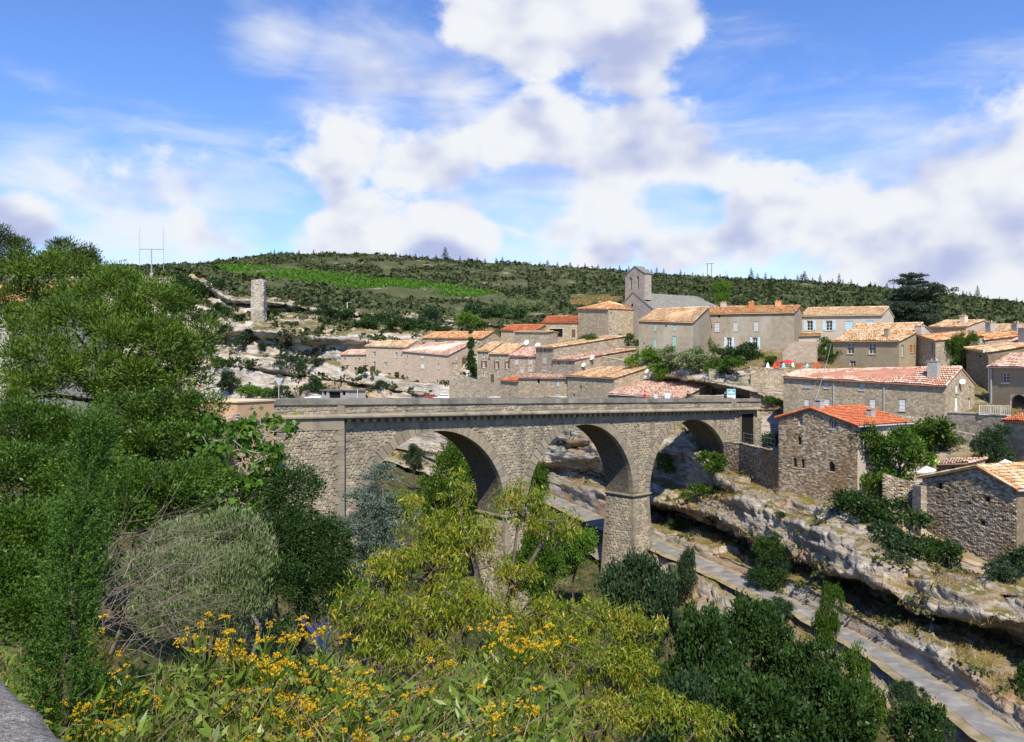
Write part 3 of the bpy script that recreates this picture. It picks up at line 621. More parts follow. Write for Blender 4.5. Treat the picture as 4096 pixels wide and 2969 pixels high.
# doorway in the far end of the bridge
m = MB(); m.box(52.5, 55.1, -.05, -.02, zt(54) - 6.3, zt(54) - 1.5); m.build('door_shade_panel', MATS['dark'], bridge)  # near-black panel on the wall face, painting the shade of the open doorway
for (a, b) in ((52.25, 52.5), (55.1, 55.35)):
    m = MB(); m.box(a, b, -.14, .1, zt(54) - 6.4, zt(54) - 1.42); m.build('door_jamb', MATS['bridge_dressed'], bridge)
m = MB(); m.box(52.2, 55.4, -.18, .1, zt(54) - 1.78, zt(54) - 1.45); m.build('lintel', MATS['bridge_dressed'], bridge)
def onbridge(s, y, dz=0): # a point standing on the deck
    return BA + BU * s + Vector((-BU.y, BU.x, 0)) * y + Vector((0, 0, zt(s) - .98 + dz))
# ------------------------------------------------------------------ building materials
TILE = [(.36, .17, .085), (.50, .27, .14), (.62, .40, .22), (.66, .50, .33), (.55, .33, .20)]
surf('tile_ochre', [(.34, .165, .075), (.48, .25, .11), (.60, .37, .18), (.68, .50, .30), (.69, .57, .41), (.46, .23, .10)], 1.0, .9, .2, 9, 5, rnd=.72)
surf('tile_pink', [(.34, .155, .10), (.47, .23, .15), (.58, .35, .25), (.66, .48, .37), (.69, .57, .47), (.48, .21, .12)], 1.0, .9, .2, 9, 5, rnd=.72)
surf('tile_red', [(.42, .10, .04), (.52, .15, .065), (.58, .20, .085), (.60, .36, .22), (.48, .13, .055)], 1.0, .85, .2, 9, 5, rnd=.7, pos=[0, .35, .7, .93, 1])
surf('tile_orange', [(.26, .09, .035), (.48, .17, .06), (.57, .26, .10), (.64, .38, .18), (.70, .54, .34), (.46, .17, .055)], 1.0, .88, .2, 9, 5, rnd=.72)
surf('slate', [(.15, .15, .135), (.21, .205, .185), (.27, .26, .235)], 2.0, .9, .4, 9, 6, rnd=.6)
def wallm(name, cols, **k):
    a = dict(scale=1.3, rough=.95, bump=.5, bscale=14, detail=6, streak=((.20, .165, .12), .6, .35), dist=.03); a.update(k)
    return surf(name, cols, **a)
wallm('rubble_tan', [(.20, .15, .095), (.36, .285, .19), (.49, .405, .285), (.64, .57, .45)], vor=3.6, stretch=(1, 1, 1.5), mortar=(.32, .26, .18))
wallm('rubble_pink', [(.37, .275, .20), (.46, .355, .265), (.53, .43, .33), (.60, .53, .43)], vor=3.6, stretch=(1, 1, 1.5), mortar=(.45, .355, .27), streak=((.38, .30, .22), .5, .3))
wallm('rubble_grey', [(.16, .13, .09), (.30, .255, .185), (.42, .365, .28), (.60, .55, .46)], vor=3.4, stretch=(1, 1, 1.6), mortar=(.25, .21, .155))
wallm('rubble_dark', [(.11, .08, .05), (.19, .145, .09), (.27, .215, .14), (.40, .34, .25)], vor=4.2, stretch=(1, 1, 2.0), mortar=(.15, .115, .075), rnd=.0)
wallm('facing', [(.13, .095, .06), (.25, .185, .115), (.36, .275, .175), (.56, .49, .38), (.30, .20, .105)], rnd=.75, scale=2.0, streak=((.27, .155, .06), .25, .6, (1, 1, .6)))
wallm('church_stone', [(.24, .215, .18), (.34, .30, .26), (.43, .385, .33), (.36, .28, .22)], vor=2.6, stretch=(1, 1, 2.0), mortar=(.27, .245, .205))
wallm('render_grey', [(.24, .20, .145), (.31, .265, .20), (.37, .325, .255)], streak=((.42, .385, .32), .35, .6, (1, 1, .25)))
wallm('render_ochre', [(.27, .215, .135), (.32, .26, .17), (.36, .30, .20)], streak=((.25, .215, .16), .4, .4))
wallm('render_cream', [(.45, .39, .31), (.51, .45, .365), (.55, .50, .415)], streak=((.40, .35, .28), .4, .3))
wallm('render_pale', [(.38, .35, .30), (.44, .41, .36), (.48, .45, .40)], streak=((.33, .30, .26), .4, .35))
wallm('render_orange', [(.50, .32, .19), (.55, .37, .23)], streak=((.42, .27, .17), .6, .4))
wallm('concrete', [(.30, .29, .265), (.37, .36, .33), (.43, .415, .38)], scale=4.0)
plain('paint_blue', (.50, .66, .74), .7); plain('paint_green', (.30, .53, .47), .7); plain('paint_white', (.74, .74, .72), .7); plain('paint_grey', (.52, .53, .54), .7)
plain('paint_brown', (.17, .055, .035), .7); plain('paint_orange', (.42, .13, .045), .7); plain('wood', (.14, .085, .05), .8); plain('stone_trim', (.50, .45, .36), .9)
plain('metal', (.34, .35, .36), .45); plain('dish', (.80, .80, .80), .5); plain('zinc', (.42, .44, .46), .5)

# one canal tile, 12 faces, shared by every tile object
def tile_mesh(mat):
    V = []; n = 4
    for (r, y, z) in ((.125, 0, .045), (.095, .47, .0)):
        for k in range(n + 1):
            a = math.pi * k / n; V.append((r * math.cos(a), y, z + r * .85 * math.sin(a)))
    return mesh_py('canal_tile', V, [[k, k + 1, n + 2 + k, n + 1 + k] for k in range(n)], MATS[mat], smooth=True)
def roof_tiles(root, parent, fn, w, ln, lim, mat, seed, indiv=0):
    """fn(u,t) -> local point of the slope, u metres along the eave, t 0..1 up the slope; lim(t) -> (u0,u1)"""
    r = rng(seed); nc = max(3, int(round(w / .25))); nr = max(2, int(round(ln / .40)))
    fn_ = fn; a = (Vector(fn(1, 0)) - Vector(fn(0, 0))).normalized(); s = (Vector(fn(w / 2, 1)) - Vector(fn(w / 2, 0))).normalized(); nrm = a.cross(s).normalized()
    a_, s_, n_ = np.array(a), np.array(s), np.array(nrm); ang = np.linspace(0, math.pi, 5); ca, sa = np.cos(ang), np.sin(ang) * .85
    lay = []
    for j in range(nr):
        t = j / nr; u0, u1 = lim(min(1, t + .5 / nr))
        for i in range(nc):
            u = (i + .5) / nc * w
            if u < u0 - .05 or u > u1 + .05: continue
            lay.append((u + r.normal(0, .012), t, r.normal(0, .008)))
    V = []; Fc = []; R = []; L_ = ln / nr
    tl = tile_mesh(mat) if indiv else None
    mid = w * .4
    order = sorted(range(len(lay)), key=lambda q: lay[q][1] * ln + abs(lay[q][0] - mid) * .25) if indiv else range(len(lay))
    for c, q in enumerate(order):
        u, t, h = lay[q]; p = np.array(fn(u, t)) + n_ * h
        if c < indiv:
            o = obj('tile', tl, parent); M = Matrix((tuple(a_) + (p[0],), tuple(s_) + (p[1],), tuple(n_) + (p[2],), (0, 0, 0, 1)))
            M = Matrix(((a_[0], s_[0], n_[0], p[0]), (a_[1], s_[1], n_[1], p[1]), (a_[2], s_[2], n_[2], p[2]), (0, 0, 0, 1)))
            o.matrix_local = M; o.scale = (1, L_ * 1.17 / .47, 1); continue
        b = len(V)
        for (rad, d, z) in ((.125, 0, .045), (.098, L_ * 1.15, 0)):
            for k in range(5): V.append(p + a_ * (rad * ca[k]) + s_ * d + n_ * (z + rad * sa[k]))
        for k in range(4): Fc.append((b + k, b + k + 1, b + 6 + k, b + 5 + k))
        R += [r.random()] * 4
    if Fc: obj('roof_tiles', mesh_np('roof_tiles', np.array(V), np.array(Fc), MATS[mat], R, True), parent, kind='stuff')

def hole_wall(m, fx, x0, x1, z0, ztop, holes, rev=.22):
    """wall rectangle with openings; fx(u,d,z) -> local point (d = depth into the wall); ztop(u) -> height of the top edge"""
    hs = [h for h in holes if h[2] > h[0] + .02 and h[3] > h[1] + .02]
    xs = sorted(set([x0, x1] + [v for h in hs for v in (h[0], h[2]) if x0 < v < x1])); zl = min(ztop(x0), ztop(x1)) - .001
    zs = sorted(set([z0, zl] + [min(v, zl) for h in hs for v in (h[1], h[3]) if v > z0]))
    for a, b in zip(xs[:-1], xs[1:]):
        for c, d in zip(zs[:-1], zs[1:]):
            if d - c < 1e-4: continue
            mx, mz = (a + b) / 2, (c + d) / 2
            if any(h[0] < mx < h[2] and h[1] < mz < h[3] for h in hs): continue
            m.quad(fx(a, 0, c), fx(b, 0, c), fx(b, 0, d), fx(a, 0, d))
        m.quad(fx(a, 0, zl), fx(b, 0, zl), fx(b, 0, ztop(b)), fx(a, 0, ztop(a)))
    for (a, c, b, d) in [(h[0], h[1], h[2], min(h[3], zl)) for h in hs]:
        m.quad(fx(a, 0, c), fx(a, rev, c), fx(b, rev, c), fx(b, 0, c)); m.quad(fx(a, 0, d), fx(b, 0, d), fx(b, rev, d), fx(a, rev, d))
        m.quad(fx(a, 0, c), fx(a, 0, d), fx(a, rev, d), fx(a, rev, c)); m.quad(fx(b, 0, c), fx(b, rev, c), fx(b, rev, d), fx(b, 0, d))

def window(root, fx, kind, a, c, b, d, col=None, rev=.22):
    w, h = b - a, d - c
    def bx(m, u0, u1, d0, d1, z0, z1):
        V = [fx(u0, d0, z0), fx(u1, d0, z0), fx(u1, d1, z0), fx(u0, d1, z0), fx(u0, d0, z1), fx(u1, d0, z1), fx(u1, d1, z1), fx(u0, d1, z1)]
        m.add(V, [[0, 3, 2, 1], [4, 5, 6, 7], [0, 1, 5, 4], [1, 2, 6, 5], [2, 3, 7, 6], [3, 0, 4, 7]])
    nm = 'door' if kind in 'dg' else 'window'
    fr = MB(); t = min(.07, w * .12)
    if kind in 'wo':
        for (u0, u1, z0, z1) in ((a, a + t, c, d), (b - t, b, c, d), (a + t, b - t, c, c + t), (a + t, b - t, d - t, d), ((a + b) / 2 - t * .4, (a + b) / 2 + t * .4, c + t, d - t)): bx(fr, u0, u1, rev - .07, rev - .02, z0, z1)
        if h > 1.0:
            for q in (1, 2): bx(fr, a + t, b - t, rev - .06, rev - .03, c + h * q / 3 - .02, c + h * q / 3 + .02)
        wo = fr.build(nm, MATS['paint_white'], root)
        p = MB(); p.quad(fx(a, rev - .015, c), fx(b, rev - .015, c), fx(b, rev - .015, d), fx(a, rev - .015, d)); p.build('pane', MATS['glass'], wo)
    elif kind == 'h':  # open hole: a near-black sheet stands in for the shade inside
        fr.quad(fx(a, rev, c), fx(b, rev, c), fx(b, rev, d), fx(a, rev, d)); wo = fr.build(nm, MATS['dark'], root)
    elif kind == 'a':      # arched opening: dark pane with a round stone head
        fr.quad(fx(a, rev, c), fx(b, rev, c), fx(b, rev, d), fx(a, rev, d)); wo = fr.build(nm, MATS['glass'], root)
        hd = MB(); n = 8; cx, cz, r = (a + b) / 2, d - w / 2, w / 2
        for k in range(n):
            q0, q1 = math.pi * k / n, math.pi * (k + 1) / n
            P0 = [(cx + r * math.cos(q0), cz + r * math.sin(q0)), (cx + r * math.cos(q1), cz + r * math.sin(q1))]
            e = (b if q0 < math.pi / 2 else a)
            hd.add([fx(P0[0][0], -.01, P0[0][1]), fx(e, -.01, d + .02), fx(P0[1][0], -.01, P0[1][1])], [[0, 1, 2]])
            hd.add([fx(P0[0][0], -.01, P0[0][1]), fx(P0[1][0], -.01, P0[1][1]), fx(P0[1][0], rev, P0[1][1]), fx(P0[0][0], rev, P0[0][1])], [[0, 1, 2, 3]])
        hd.build('arch_head', MATS['stone_trim'], wo)
    else:                  # closed shutters or a door leaf
        n = 2 if w > .55 else 1
        for k in range(n):
            u0, u1 = a + w * k / n + .012, a + w * (k + 1) / n - .012; bx(fr, u0, u1, rev * .3, rev * .3 + .04, c + .01, d - .01)
            for q in (.2, .5, .8): bx(fr, u0 + .03, u1 - .03, rev * .3 - .025, rev * .3, c + h * q - .05, c + h * q + .05)
        wo = fr.build(nm, MATS[col or 'paint_grey'], root)
    if kind == 'o':
        for (u0, u1) in ((a - w * .5 - .02, a - .02), (b + .02, b + w * .5 + .02)):
            m = MB(); bx(m, u0, u1, -.05, -.012, c - .02, d + .02)
            for q in (.15, .85): bx(m, u0 + .02, u1 - .02, -.075, -.05, c + h * q - .04, c + h * q + .04)
            m.build('shutter', MATS[col or 'paint_blue'], wo)
    if nm == 'window' and kind != 'h':
        m = MB(); bx(m, a - .08, b + .08, -.07, rev * .6, c - .09, c - .003); m.build('sill', MATS['stone_trim'], wo)
    return wo

HS = [0]
def house(name, label, L, R, eave, base, D, ridge, frac=.5, wall='rubble_tan', roof='tile_ochre', win=(), side=(), hip=0.0, over=.30, ov=.12, chim=(), dish=(), pipe=(), trim=None, cat='house', indiv=0, face=None, genoise=True, cut=None, backz=None):
    HS[0] += 1; sd = HS[0]
    A = Vector(((L[0] - CX) / F * L[1], L[1])); B = Vector(((R[0] - CX) / F * R[1], R[1])); dv = (B - A); w = dv.length; dv.normalize(); nv = Vector((-dv.y, dv.x))
    zb = (HZ - base) / F * L[1]; e0 = (HZ - eave[0]) / F * L[1] - zb; e1 = (HZ - eave[1]) / F * R[1] - zb
    rA = A + nv * D * frac; rB = B + nv * D * frac
    r0 = (HZ - ridge[0]) / F * rA.y - zb; r1 = (HZ - ridge[1]) / F * rB.y - zb
    root = thing(name, label, cat, (A.x, A.y, zb), math.atan2(dv.y, dv.x))
    def onfront(px, py):
        k = (px - CX) / F; det = dv.x - k * dv.y; u = (k * A.y - A.x) / det; Yp = A.y + dv.y * u
        return u, (HZ - py) / F * Yp - zb
    def onside(px, py):
        k = (px - CX) / F; u = (k * B.y - B.x) / (nv.x - k * nv.y); Yp = B.y + nv.y * u
        return u, (HZ - py) / F * Yp - zb
    ff = lambda u, d, z: (u, d, z); fs = lambda u, d, z: (w - d, u, z)
    def rect(fn, q):
        a, d = fn(q[1], q[2]); b, c = fn(q[3], q[4]); return (min(a, b), min(c, d), max(a, b), max(c, d))
    fh = [rect(onfront, q) for q in win]; shh = [rect(onside, q) for q in side]
    bz0, bz1 = (e0, e1) if frac < .95 else (r0, r1)
    if backz is not None: bz0, bz1 = e0 + backz, e1 + backz
    m = MB(); low = -2.5
    hole_wall(m, ff, 0, w, low, lambda u: e0 + (e1 - e0) * u / w, fh)
    def stop(u):
        return e1 + (r1 - e1) * u / (D * frac) if u <= D * frac else r1 + (bz1 - r1) * (u - D * frac) / (D * (1 - frac))
    gz = (lambda u: e1) if hip else stop
    zz = min(e1, bz1)
    hole_wall(m, fs, 0, D, low, lambda u: zz, shh)
    if not hip:
        m.add([(w, 0, zz), (w, D, zz), (w, D, bz1), (w, D * frac, r1), (w, 0, e1)], [[0, 1, 2, 3, 4]])
        m.add([(0, 0, low), (0, 0, e0), (0, D * frac, r0), (0, D, bz0), (0, D, low)], [[0, 1, 2, 3, 4]])
    else: m.quad((0, 0, low), (0, 0, e0), (0, D, bz0), (0, D, low)); m.quad((w, 0, zz), (w, D, zz), (w, D, bz1), (w, 0, e1))
    m.quad((w, D, low), (0, D, low), (0, D, bz0), (w, D, bz1))
    m.build('wall', MATS[wall], root)
    for q, h in zip(win, fh):
        window(root, ff, q[0], *h, q[5] if len(q) > 5 else None)
        if trim: 
            t = MB(); a, c, b, d = h; s_ = .14
            for (u0, u1, z0, z1) in ((a - s_, a, c - .1, d + s_), (b, b + s_, c - .1, d + s_), (a, b, d, d + s_)): t.box(u0, u1, -.025, .01, z0, z1)
            t.build('window_surround', MATS[trim], root)
    for q, h in zip(side, shh): window(root, fs, q[0], *h, q[5] if len(q) > 5 else None)
    # roof slab and tiles
    sl = (r0 - e0) / (D * frac); lift = .06
    zf = lambda u: e0 + (e1 - e0) * u / w; zr = lambda u: r0 + (r1 - r0) * u / w
    x0, x1 = -ov, w + ov; hx0, hx1 = (hip, w - hip) if hip else (x0, x1)
    ye = -over; ze0, ze1 = e0 - sl * over + lift, e1 - (r1 - e1) / (D * frac) * over + lift
    m = MB(); T = -.09
    def slab(a, b, c, d):
        V = [a, b, c, d] + [(p[0], p[1], p[2] + T) for p in (a, b, c, d)]
        m.add(V, [[0, 1, 2, 3], [7, 6, 5, 4], [0, 4, 5, 1], [1, 5, 6, 2], [2, 6, 7, 3], [3, 7, 4, 0]])
    yr = D * frac
    slab((x0, ye, ze0), (x1, ye, ze1), (hx1, yr, r1 + lift), (hx0, yr, r0 + lift))
    if frac < .95:
        yb = D + over; bk0 = r0 + (bz0 - r0) * (yb - yr) / (D - yr) + lift; bk1 = r1 + (bz1 - r1) * (yb - yr) / (D - yr) + lift
        slab((hx0, yr, r0 + lift + .004), (hx1, yr, r1 + lift + .004), (x1, yb, bk1), (x0, yb, bk0))
    if hip:
        m.add([(x1, ye, ze1), (x1, D + over, ze1), (hx1, yr, r1 + lift)], [[0, 1, 2]]); m.add([(x0, D + over, ze0), (x0, ye, ze0), (hx0, yr, r0 + lift)], [[0, 1, 2]])
    rf = m.build('roof', MATS[roof], root)
    ww = x1 - x0
    fn = lambda u, t: (x0 + u, ye + (yr - ye) * t, (ze0 + (ze1 - ze0) * u / ww) * (1 - t) + (r0 + (r1 - r0) * u / ww + lift) * t + .01 + .045 * math.sin(u * .9 + sd) + .03 * math.sin(u * 2.3 + t * 4 + sd * 2))
    ln = math.hypot(yr - ye, (r0 + r1 - e0 - e1) / 2)
    if roof != 'slate':
        lim = (lambda t: (hip * t, ww - hip * t)) if hip else (lambda t: (0, ww))
        roof_tiles(root, rf, fn, ww, ln, lim, roof, sd, indiv)
        if hip:
            dd = D + 2 * over; fn2 = lambda u, t: (x1 + (hx1 - x1) * t, ye + u, ze1 * (1 - t) + (r1 + lift) * t + .01)
            roof_tiles(root, rf, fn2, dd, math.hypot(hip, r1 - e1), lambda t: (dd / 2 * t, dd - dd / 2 * t), roof, sd + 500)
        else:
            cp = MB(); r = rng(sd); n = max(2, int(ww / .45))     # ridge row and the verge row on the right
            for k in range(n):
                a_, b_ = k / n, (k + 1.12) / n; pa, pb = Vector((x0 + ww * a_, yr, r0 + (r1 - r0) * a_ + lift + .02)), Vector((x0 + ww * min(1, b_), yr, r0 + (r1 - r0) * b_ + lift))
                cp.tube([pa, pb], [.14, .11], 6, r.random(), False)
            n = max(2, int(ln / .42))
            for k in range(n):
                pa, pb = Vector(fn(ww, k / n)), Vector(fn(ww, (k + 1.1) / n)); cp.tube([pa + Vector((0, 0, .03)), pb], [.13, .10], 6, r.random(), False)
            cp.build('ridge_tiles', MATS[roof], rf, kind='stuff')
    else:
        r = rng(sd); V = []; Fc = []; Rn = []; n1, n2 = int(ww / .45), int(ln / .32)
        for j in range(n2):
            for i in range(n1):
                u0, u1 = (i + .5 * (j % 2)) / n1 * ww, min(ww, (i + 1 + .5 * (j % 2)) / n1 * ww); t0, t1 = j / n2, min(1, (j + 1.1) / n2); h = .03 + r.uniform(0, .02); b = len(V)
                for (u, t, q) in ((u0 + .01, t0, h), (u1 - .01, t0, h), (u1 - .01, t1, .005), (u0 + .01, t1, .005), (u0 + .01, t0, 0), (u1 - .01, t0, 0)):
                    p = fn(u, t); V.append((p[0], p[1], p[2] + q))
                Fc += [(b, b + 1, b + 2, b + 3), (b + 4, b + 5, b + 1, b)]; Rn += [r.random()] * 2
        obj('roof_slabs', mesh_np('roof_slabs', np.array(V), np.array(Fc), MATS[roof], Rn), rf, kind='stuff')
    if genoise and roof != 'slate':         # rows of tile ends corbelled under the eave
        g = MB(); n = int(w / .25)
        for k in range(n):
            u = (k + .5) / n * w; zc = zf(u) - .10; g.box(u - .09, u + .09, -over * .55, .02, zc - .07, zc + .03)
        g.build('eave_corbels', MATS['stone_trim'], root, kind='stuff')
    for (px, t, cw, chh, mt) in chim:       # chimneys stand on the slope
        u = onfront(px, eave[0])[0]; p = fn(u + ov, t); c = MB(); c.box(p[0] - cw / 2, p[0] + cw / 2, p[1] - cw * .4, p[1] + cw * .4, p[2] - .5, p[2] + chh); c.box(p[0] - cw / 2 - .06, p[0] + cw / 2 + .06, p[1] - cw * .4 - .06, p[1] + cw * .4 + .06, p[2] + chh, p[2] + chh + .08)
        ch = c.build('chimney', MATS[mt], root); c = MB()
        for q in (-.25, .25): c.tube([(p[0] + q * cw, p[1], p[2] + chh + .08), (p[0] + q * cw, p[1], p[2] + chh + .30)], [.08, .07], 8)
        c.build('chimney_pot', MATS['tile_orange'], ch)
    for (px, py, wh, r) in dish:            # satellite dishes
        r = r * .5
        if wh == 'f': u, z = onfront(px, py); p = Vector((u, -.35, z))
        elif wh == 's': u, z = onside(px, py); p = Vector((w + .35, u, z))
        else: u, z = onfront(px, py); p = Vector((u, D * .4, (HZ - py) / F * (A.y + nv.y * D * .4 + dv.y * u) - zb))
        dm = MB(); ax = Vector((math.sin(-root.rotation_euler.z) * 0 + .25, -1, .55)).normalized(); t1 = ax.cross(Vector((0, 0, 1))).normalized(); t2 = t1.cross(ax)
        V = [p]; n = 14
        for q in (.55, 1.0):
            for k in range(n): aa = 2 * math.pi * k / n; V.append(p + ax * (.12 * r * q * q) + (t1 * math.cos(aa) + t2 * math.sin(aa)) * r * q)
        dm.add(V, [[0, 1 + k, 1 + (k + 1) % n] for k in range(n)] + [[1 + k, 1 + n + k, 1 + n + (k + 1) % n, 1 + (k + 1) % n] for k in range(n)]); do = dm.build('satellite_dish', MATS['dish'], root, True)
        am = MB(); am.tube([p - ax * .02, p - ax * .3, p - ax * .3 - Vector((0, 0, .4))], .025, 5); am.tube([p + t2 * (-r * .8), p + ax * r * 1.0], .015, 4); am.build('dish_arm', MATS['metal'], do)
    for (px, p0, p1, wh) in pipe:           # rain pipes
        fnc = onfront if wh == 'f' else onside; u, za = fnc(px, p0); _, zc = fnc(px, p1); c = MB(); pt = (lambda z: (u, -.07, z)) if wh == 'f' else (lambda z: (w + .07, u, z)); c.tube([pt(za), pt(zc)], .05, 6); c.build('rain_pipe', MATS['zinc'], root)
    if face:                                # coursed rubble: real stones standing proud of the wall, joined
        st = MB(); r = rng(sd + 90)
        tall = max(r0, r1)
        def mk(u, z): return all(not (h[0] - .1 < u < h[2] + .1 and h[1] - .08 < z < h[3] + .08) for h in fh)
        fz = face[2] if len(face) > 2 else -.5
        for q in stones(0, w, fz, e1 if face[0] != 'gable' else tall, face[1], face[1] * .42, lambda u, z: mk(u, z) and .06 < u < w - .06 and z < zf(u) - .12, r, lambda u, h, z: (u, -h * .7, z), .26): st.add(q[2], SF)
        st.build('wall_stones', MATS['facing'], root, kind='stuff')
    return root, onfront, onside, (w, D, e0, e1, r0, r1, zb, A, B, dv, nv)
# ------------------------------------------------------------------ the village
# left: the pale stone row on the cliff
house('small_stone_house', 'small low stone house at the left end of the pale row on the cliff', (1363, 172.5), (1462, 169), (1418, 1417), 1482, 5, (1402, 1399), wall='rubble_pink', roof='tile_pink', win=[('h', 1377, 1431, 1382, 1440), ('w', 1434, 1433, 1441, 1447)])
house('stone_house', 'pale stone house with four small windows, second in the cliff row', (1464, 168.5), (1622, 163), (1384, 1388), 1500, 7, (1368, 1362), wall='rubble_pink', roof='tile_ochre', win=[('w', 1492, 1407, 1503, 1427), ('w', 1580, 1410, 1590, 1430), ('w', 1492, 1447, 1503, 1468), ('w', 1538, 1449, 1549, 1469)])
house('stone_house', 'big pale stone house with pinkish roof at the right end of the cliff row', (1609, 163), (1795, 155), (1404, 1420), 1530, 10, (1374, 1366), frac=.8, wall='rubble_pink', roof='tile_pink', trim='stone_trim',
      win=[('h', 1627, 1418, 1632, 1429), ('s', 1684, 1418, 1694, 1433, 'paint_white'), ('w', 1625, 1452, 1630, 1474), ('s', 1684, 1453, 1696, 1474, 'paint_white'), ('w', 1751, 1454, 1758, 1475)],
      side=[('s', 1822, 1411, 1829, 1441, 'paint_grey'), ('w', 1854, 1391, 1865, 1423), ('w', 1809, 1451, 1818, 1488), ('w', 1822, 1451, 1829, 1476), ('d', 1848, 1430, 1866, 1470, 'wood')])
house('low_house', 'low house with long brown tiled roof behind the pale cliff row', (1690, 176), (1931, 166), (1350, 1352), 1400, 7, (1330, 1327), wall='rubble_tan', roof='tile_orange', win=[('w', 1902, 1366, 1908, 1380)], side=[('s', 1948, 1352, 1955, 1378, 'stone_trim')])
# terrace of three with brown shutters
house('terrace_house', 'narrow stone terrace house with brown shutters, left end beside the cypress', (1909, 144), (1958, 142.5), (1402, 1404), 1535, 8, (1371, 1371), wall='rubble_grey', roof='tile_ochre', trim='stone_trim', win=[('w', 1931, 1414, 1938, 1432), ('o', 1931, 1444, 1942, 1471, 'paint_brown'), ('w', 1930, 1490, 1937, 1506)], pipe=[(1911, 1404, 1470, 'f')])
house('terrace_house', 'middle stone terrace house with two pairs of brown shutters and wooden door', (1958.5, 142), (2039, 139.5), (1413, 1414), 1535, 8, (1380, 1379), wall='rubble_grey', roof='tile_ochre', trim='stone_trim', dish=[(2065, 1370, 'r', .95)], win=[('o', 1982, 1446, 1992, 1474, 'paint_brown'), ('o', 2024, 1446, 2033, 1474, 'paint_brown'), ('h', 1989, 1424, 1994, 1433), ('d', 1961, 1497, 1978, 1530, 'wood')])
house('terrace_house', 'stone terrace house with two tall grey windows left of the tall narrow house', (2039.5, 139), (2143, 136), (1423, 1425), 1535, 8, (1392, 1390), wall='rubble_grey', roof='tile_pink', trim='stone_trim', dish=[(2111, 1381, 'r', .95)], win=[('s', 2061, 1432, 2071, 1458, 'paint_grey'), ('s', 2117, 1431, 2128, 1457, 'paint_grey'), ('s', 2083, 1472, 2093, 1492, 'paint_grey'), ('s', 2117, 1472, 2128, 1486, 'paint_grey')])
house('terrace_house', 'tall narrow stone house with three little attic openings and long sloping roof', (2143.5, 135.5), (2214, 131), (1391, 1390), 1530, 15, (1346, 1347), frac=1.0, wall='rubble_grey', roof='tile_ochre', trim='stone_trim', win=[('h', 2160, 1397, 2166, 1406), ('h', 2176, 1397, 2183, 1406), ('h', 2193, 1397, 2199, 1406), ('s', 2173, 1424, 2184, 1454, 'paint_grey'), ('s', 2173, 1473, 2184, 1486, 'paint_grey')])
house('dark_fronted_house', 'low house with dark front and sloping roof right of the tall narrow house', (2212, 131), (2301, 126.5), (1439, 1441), 1530, 13, (1398, 1399), frac=1.0, wall='rubble_grey', roof='tile_pink', win=[('s', 2254, 1448, 2259, 1463, 'paint_white'), ('h', 2233, 1447, 2237, 1461), ('h', 2278, 1446, 2283, 1459)], dish=[(2362, 1430, 's', .9), (2329, 1460, 's', .75)])
# lower row just behind the bridge
house('lower_house', 'low stone house with red roof at the left end of the row behind the parapet', (2002, 137), (2072, 133), (1520, 1526), 1592, 9, (1487, 1486), frac=.9, wall='rubble_tan', roof='tile_red', win=[('h', 2036, 1576, 2040, 1586)])
house('lower_house', 'stone house with pink roof and small blue shutter in the lower row', (2074, 132.8), (2270, 126), (1511, 1513), 1598, 9, (1486, 1484), frac=.8, wall='rubble_tan', roof='tile_pink', win=[('h', 2149, 1515, 2159, 1534), ('s', 2227, 1520, 2237, 1545, 'paint_blue'), ('s', 2228, 1575, 2238, 1588, 'paint_blue')], chim=[(2285, .9, 1.1, .9, 'rubble_tan')])
house('lower_house', 'larger stone house with ochre roof and two white dishes on its gable', (2270, 125.5), (2457, 117), (1504, 1513), 1600, 11, (1471, 1472), frac=.62, wall='rubble_tan', roof='tile_ochre', win=[('h', 2319, 1544, 2327, 1555), ('h', 2292, 1575, 2299, 1588), ('w', 2343, 1534, 2349, 1550)], dish=[(2584, 1486, 's', .9), (2582, 1506, 's', 1.0)], chim=[(2410, .95, .9, .8, 'tile_orange')])
house('red_roofed_shed', 'low building with wide speckled pink roof rising above the bridge parapet', (2433, 115.5), (2722, 107), (1576, 1592), 1640, 8, (1528, 1538), frac=.9, wall='render_ochre', roof='tile_pink', side=[('s', 2765, 1556, 2775, 1580, 'paint_blue')])
# upper left of the church
house('open_shed', 'stone shed with red roof open under the eave above the terrace houses', (2004, 160), (2138, 156), (1320, 1323), 1400, 8, (1301, 1301), wall='rubble_tan', roof='tile_red', win=[('h', 2064, 1320, 2132, 1328)], genoise=False)
house('garage_house', 'tan stone house with wide dark garage opening and red roof', (2170, 160), (2310, 158), (1289, 1289), 1352, 8, (1267, 1266), wall='rubble_tan', roof='tile_red', win=[('h', 2198, 1316, 2251, 1348), ('d', 2286, 1318, 2302, 1350, 'wood')], trim='stone_trim')
house('square_house', 'tall square blank stone house with low pyramid roof left of the church', (2312, 158), (2434, 150), (1234, 1236), 1360, 9, (1211, 1211), hip=4.2, wall='rubble_tan', roof='tile_orange', side=[('w', 2442, 1249, 2448, 1286), ('w', 2440, 1315, 2447, 1350)], chim=[(2360, .55, .5, .5, 'render_pale')])
house('low_wall_house', 'stone outbuilding wall between the red roofed shed and the garage house', (2060, 153), (2192, 148), (1327, 1328), 1400, 3, (1325, 1326), wall='rubble_grey', roof='tile_ochre', genoise=False, cat='outbuilding')
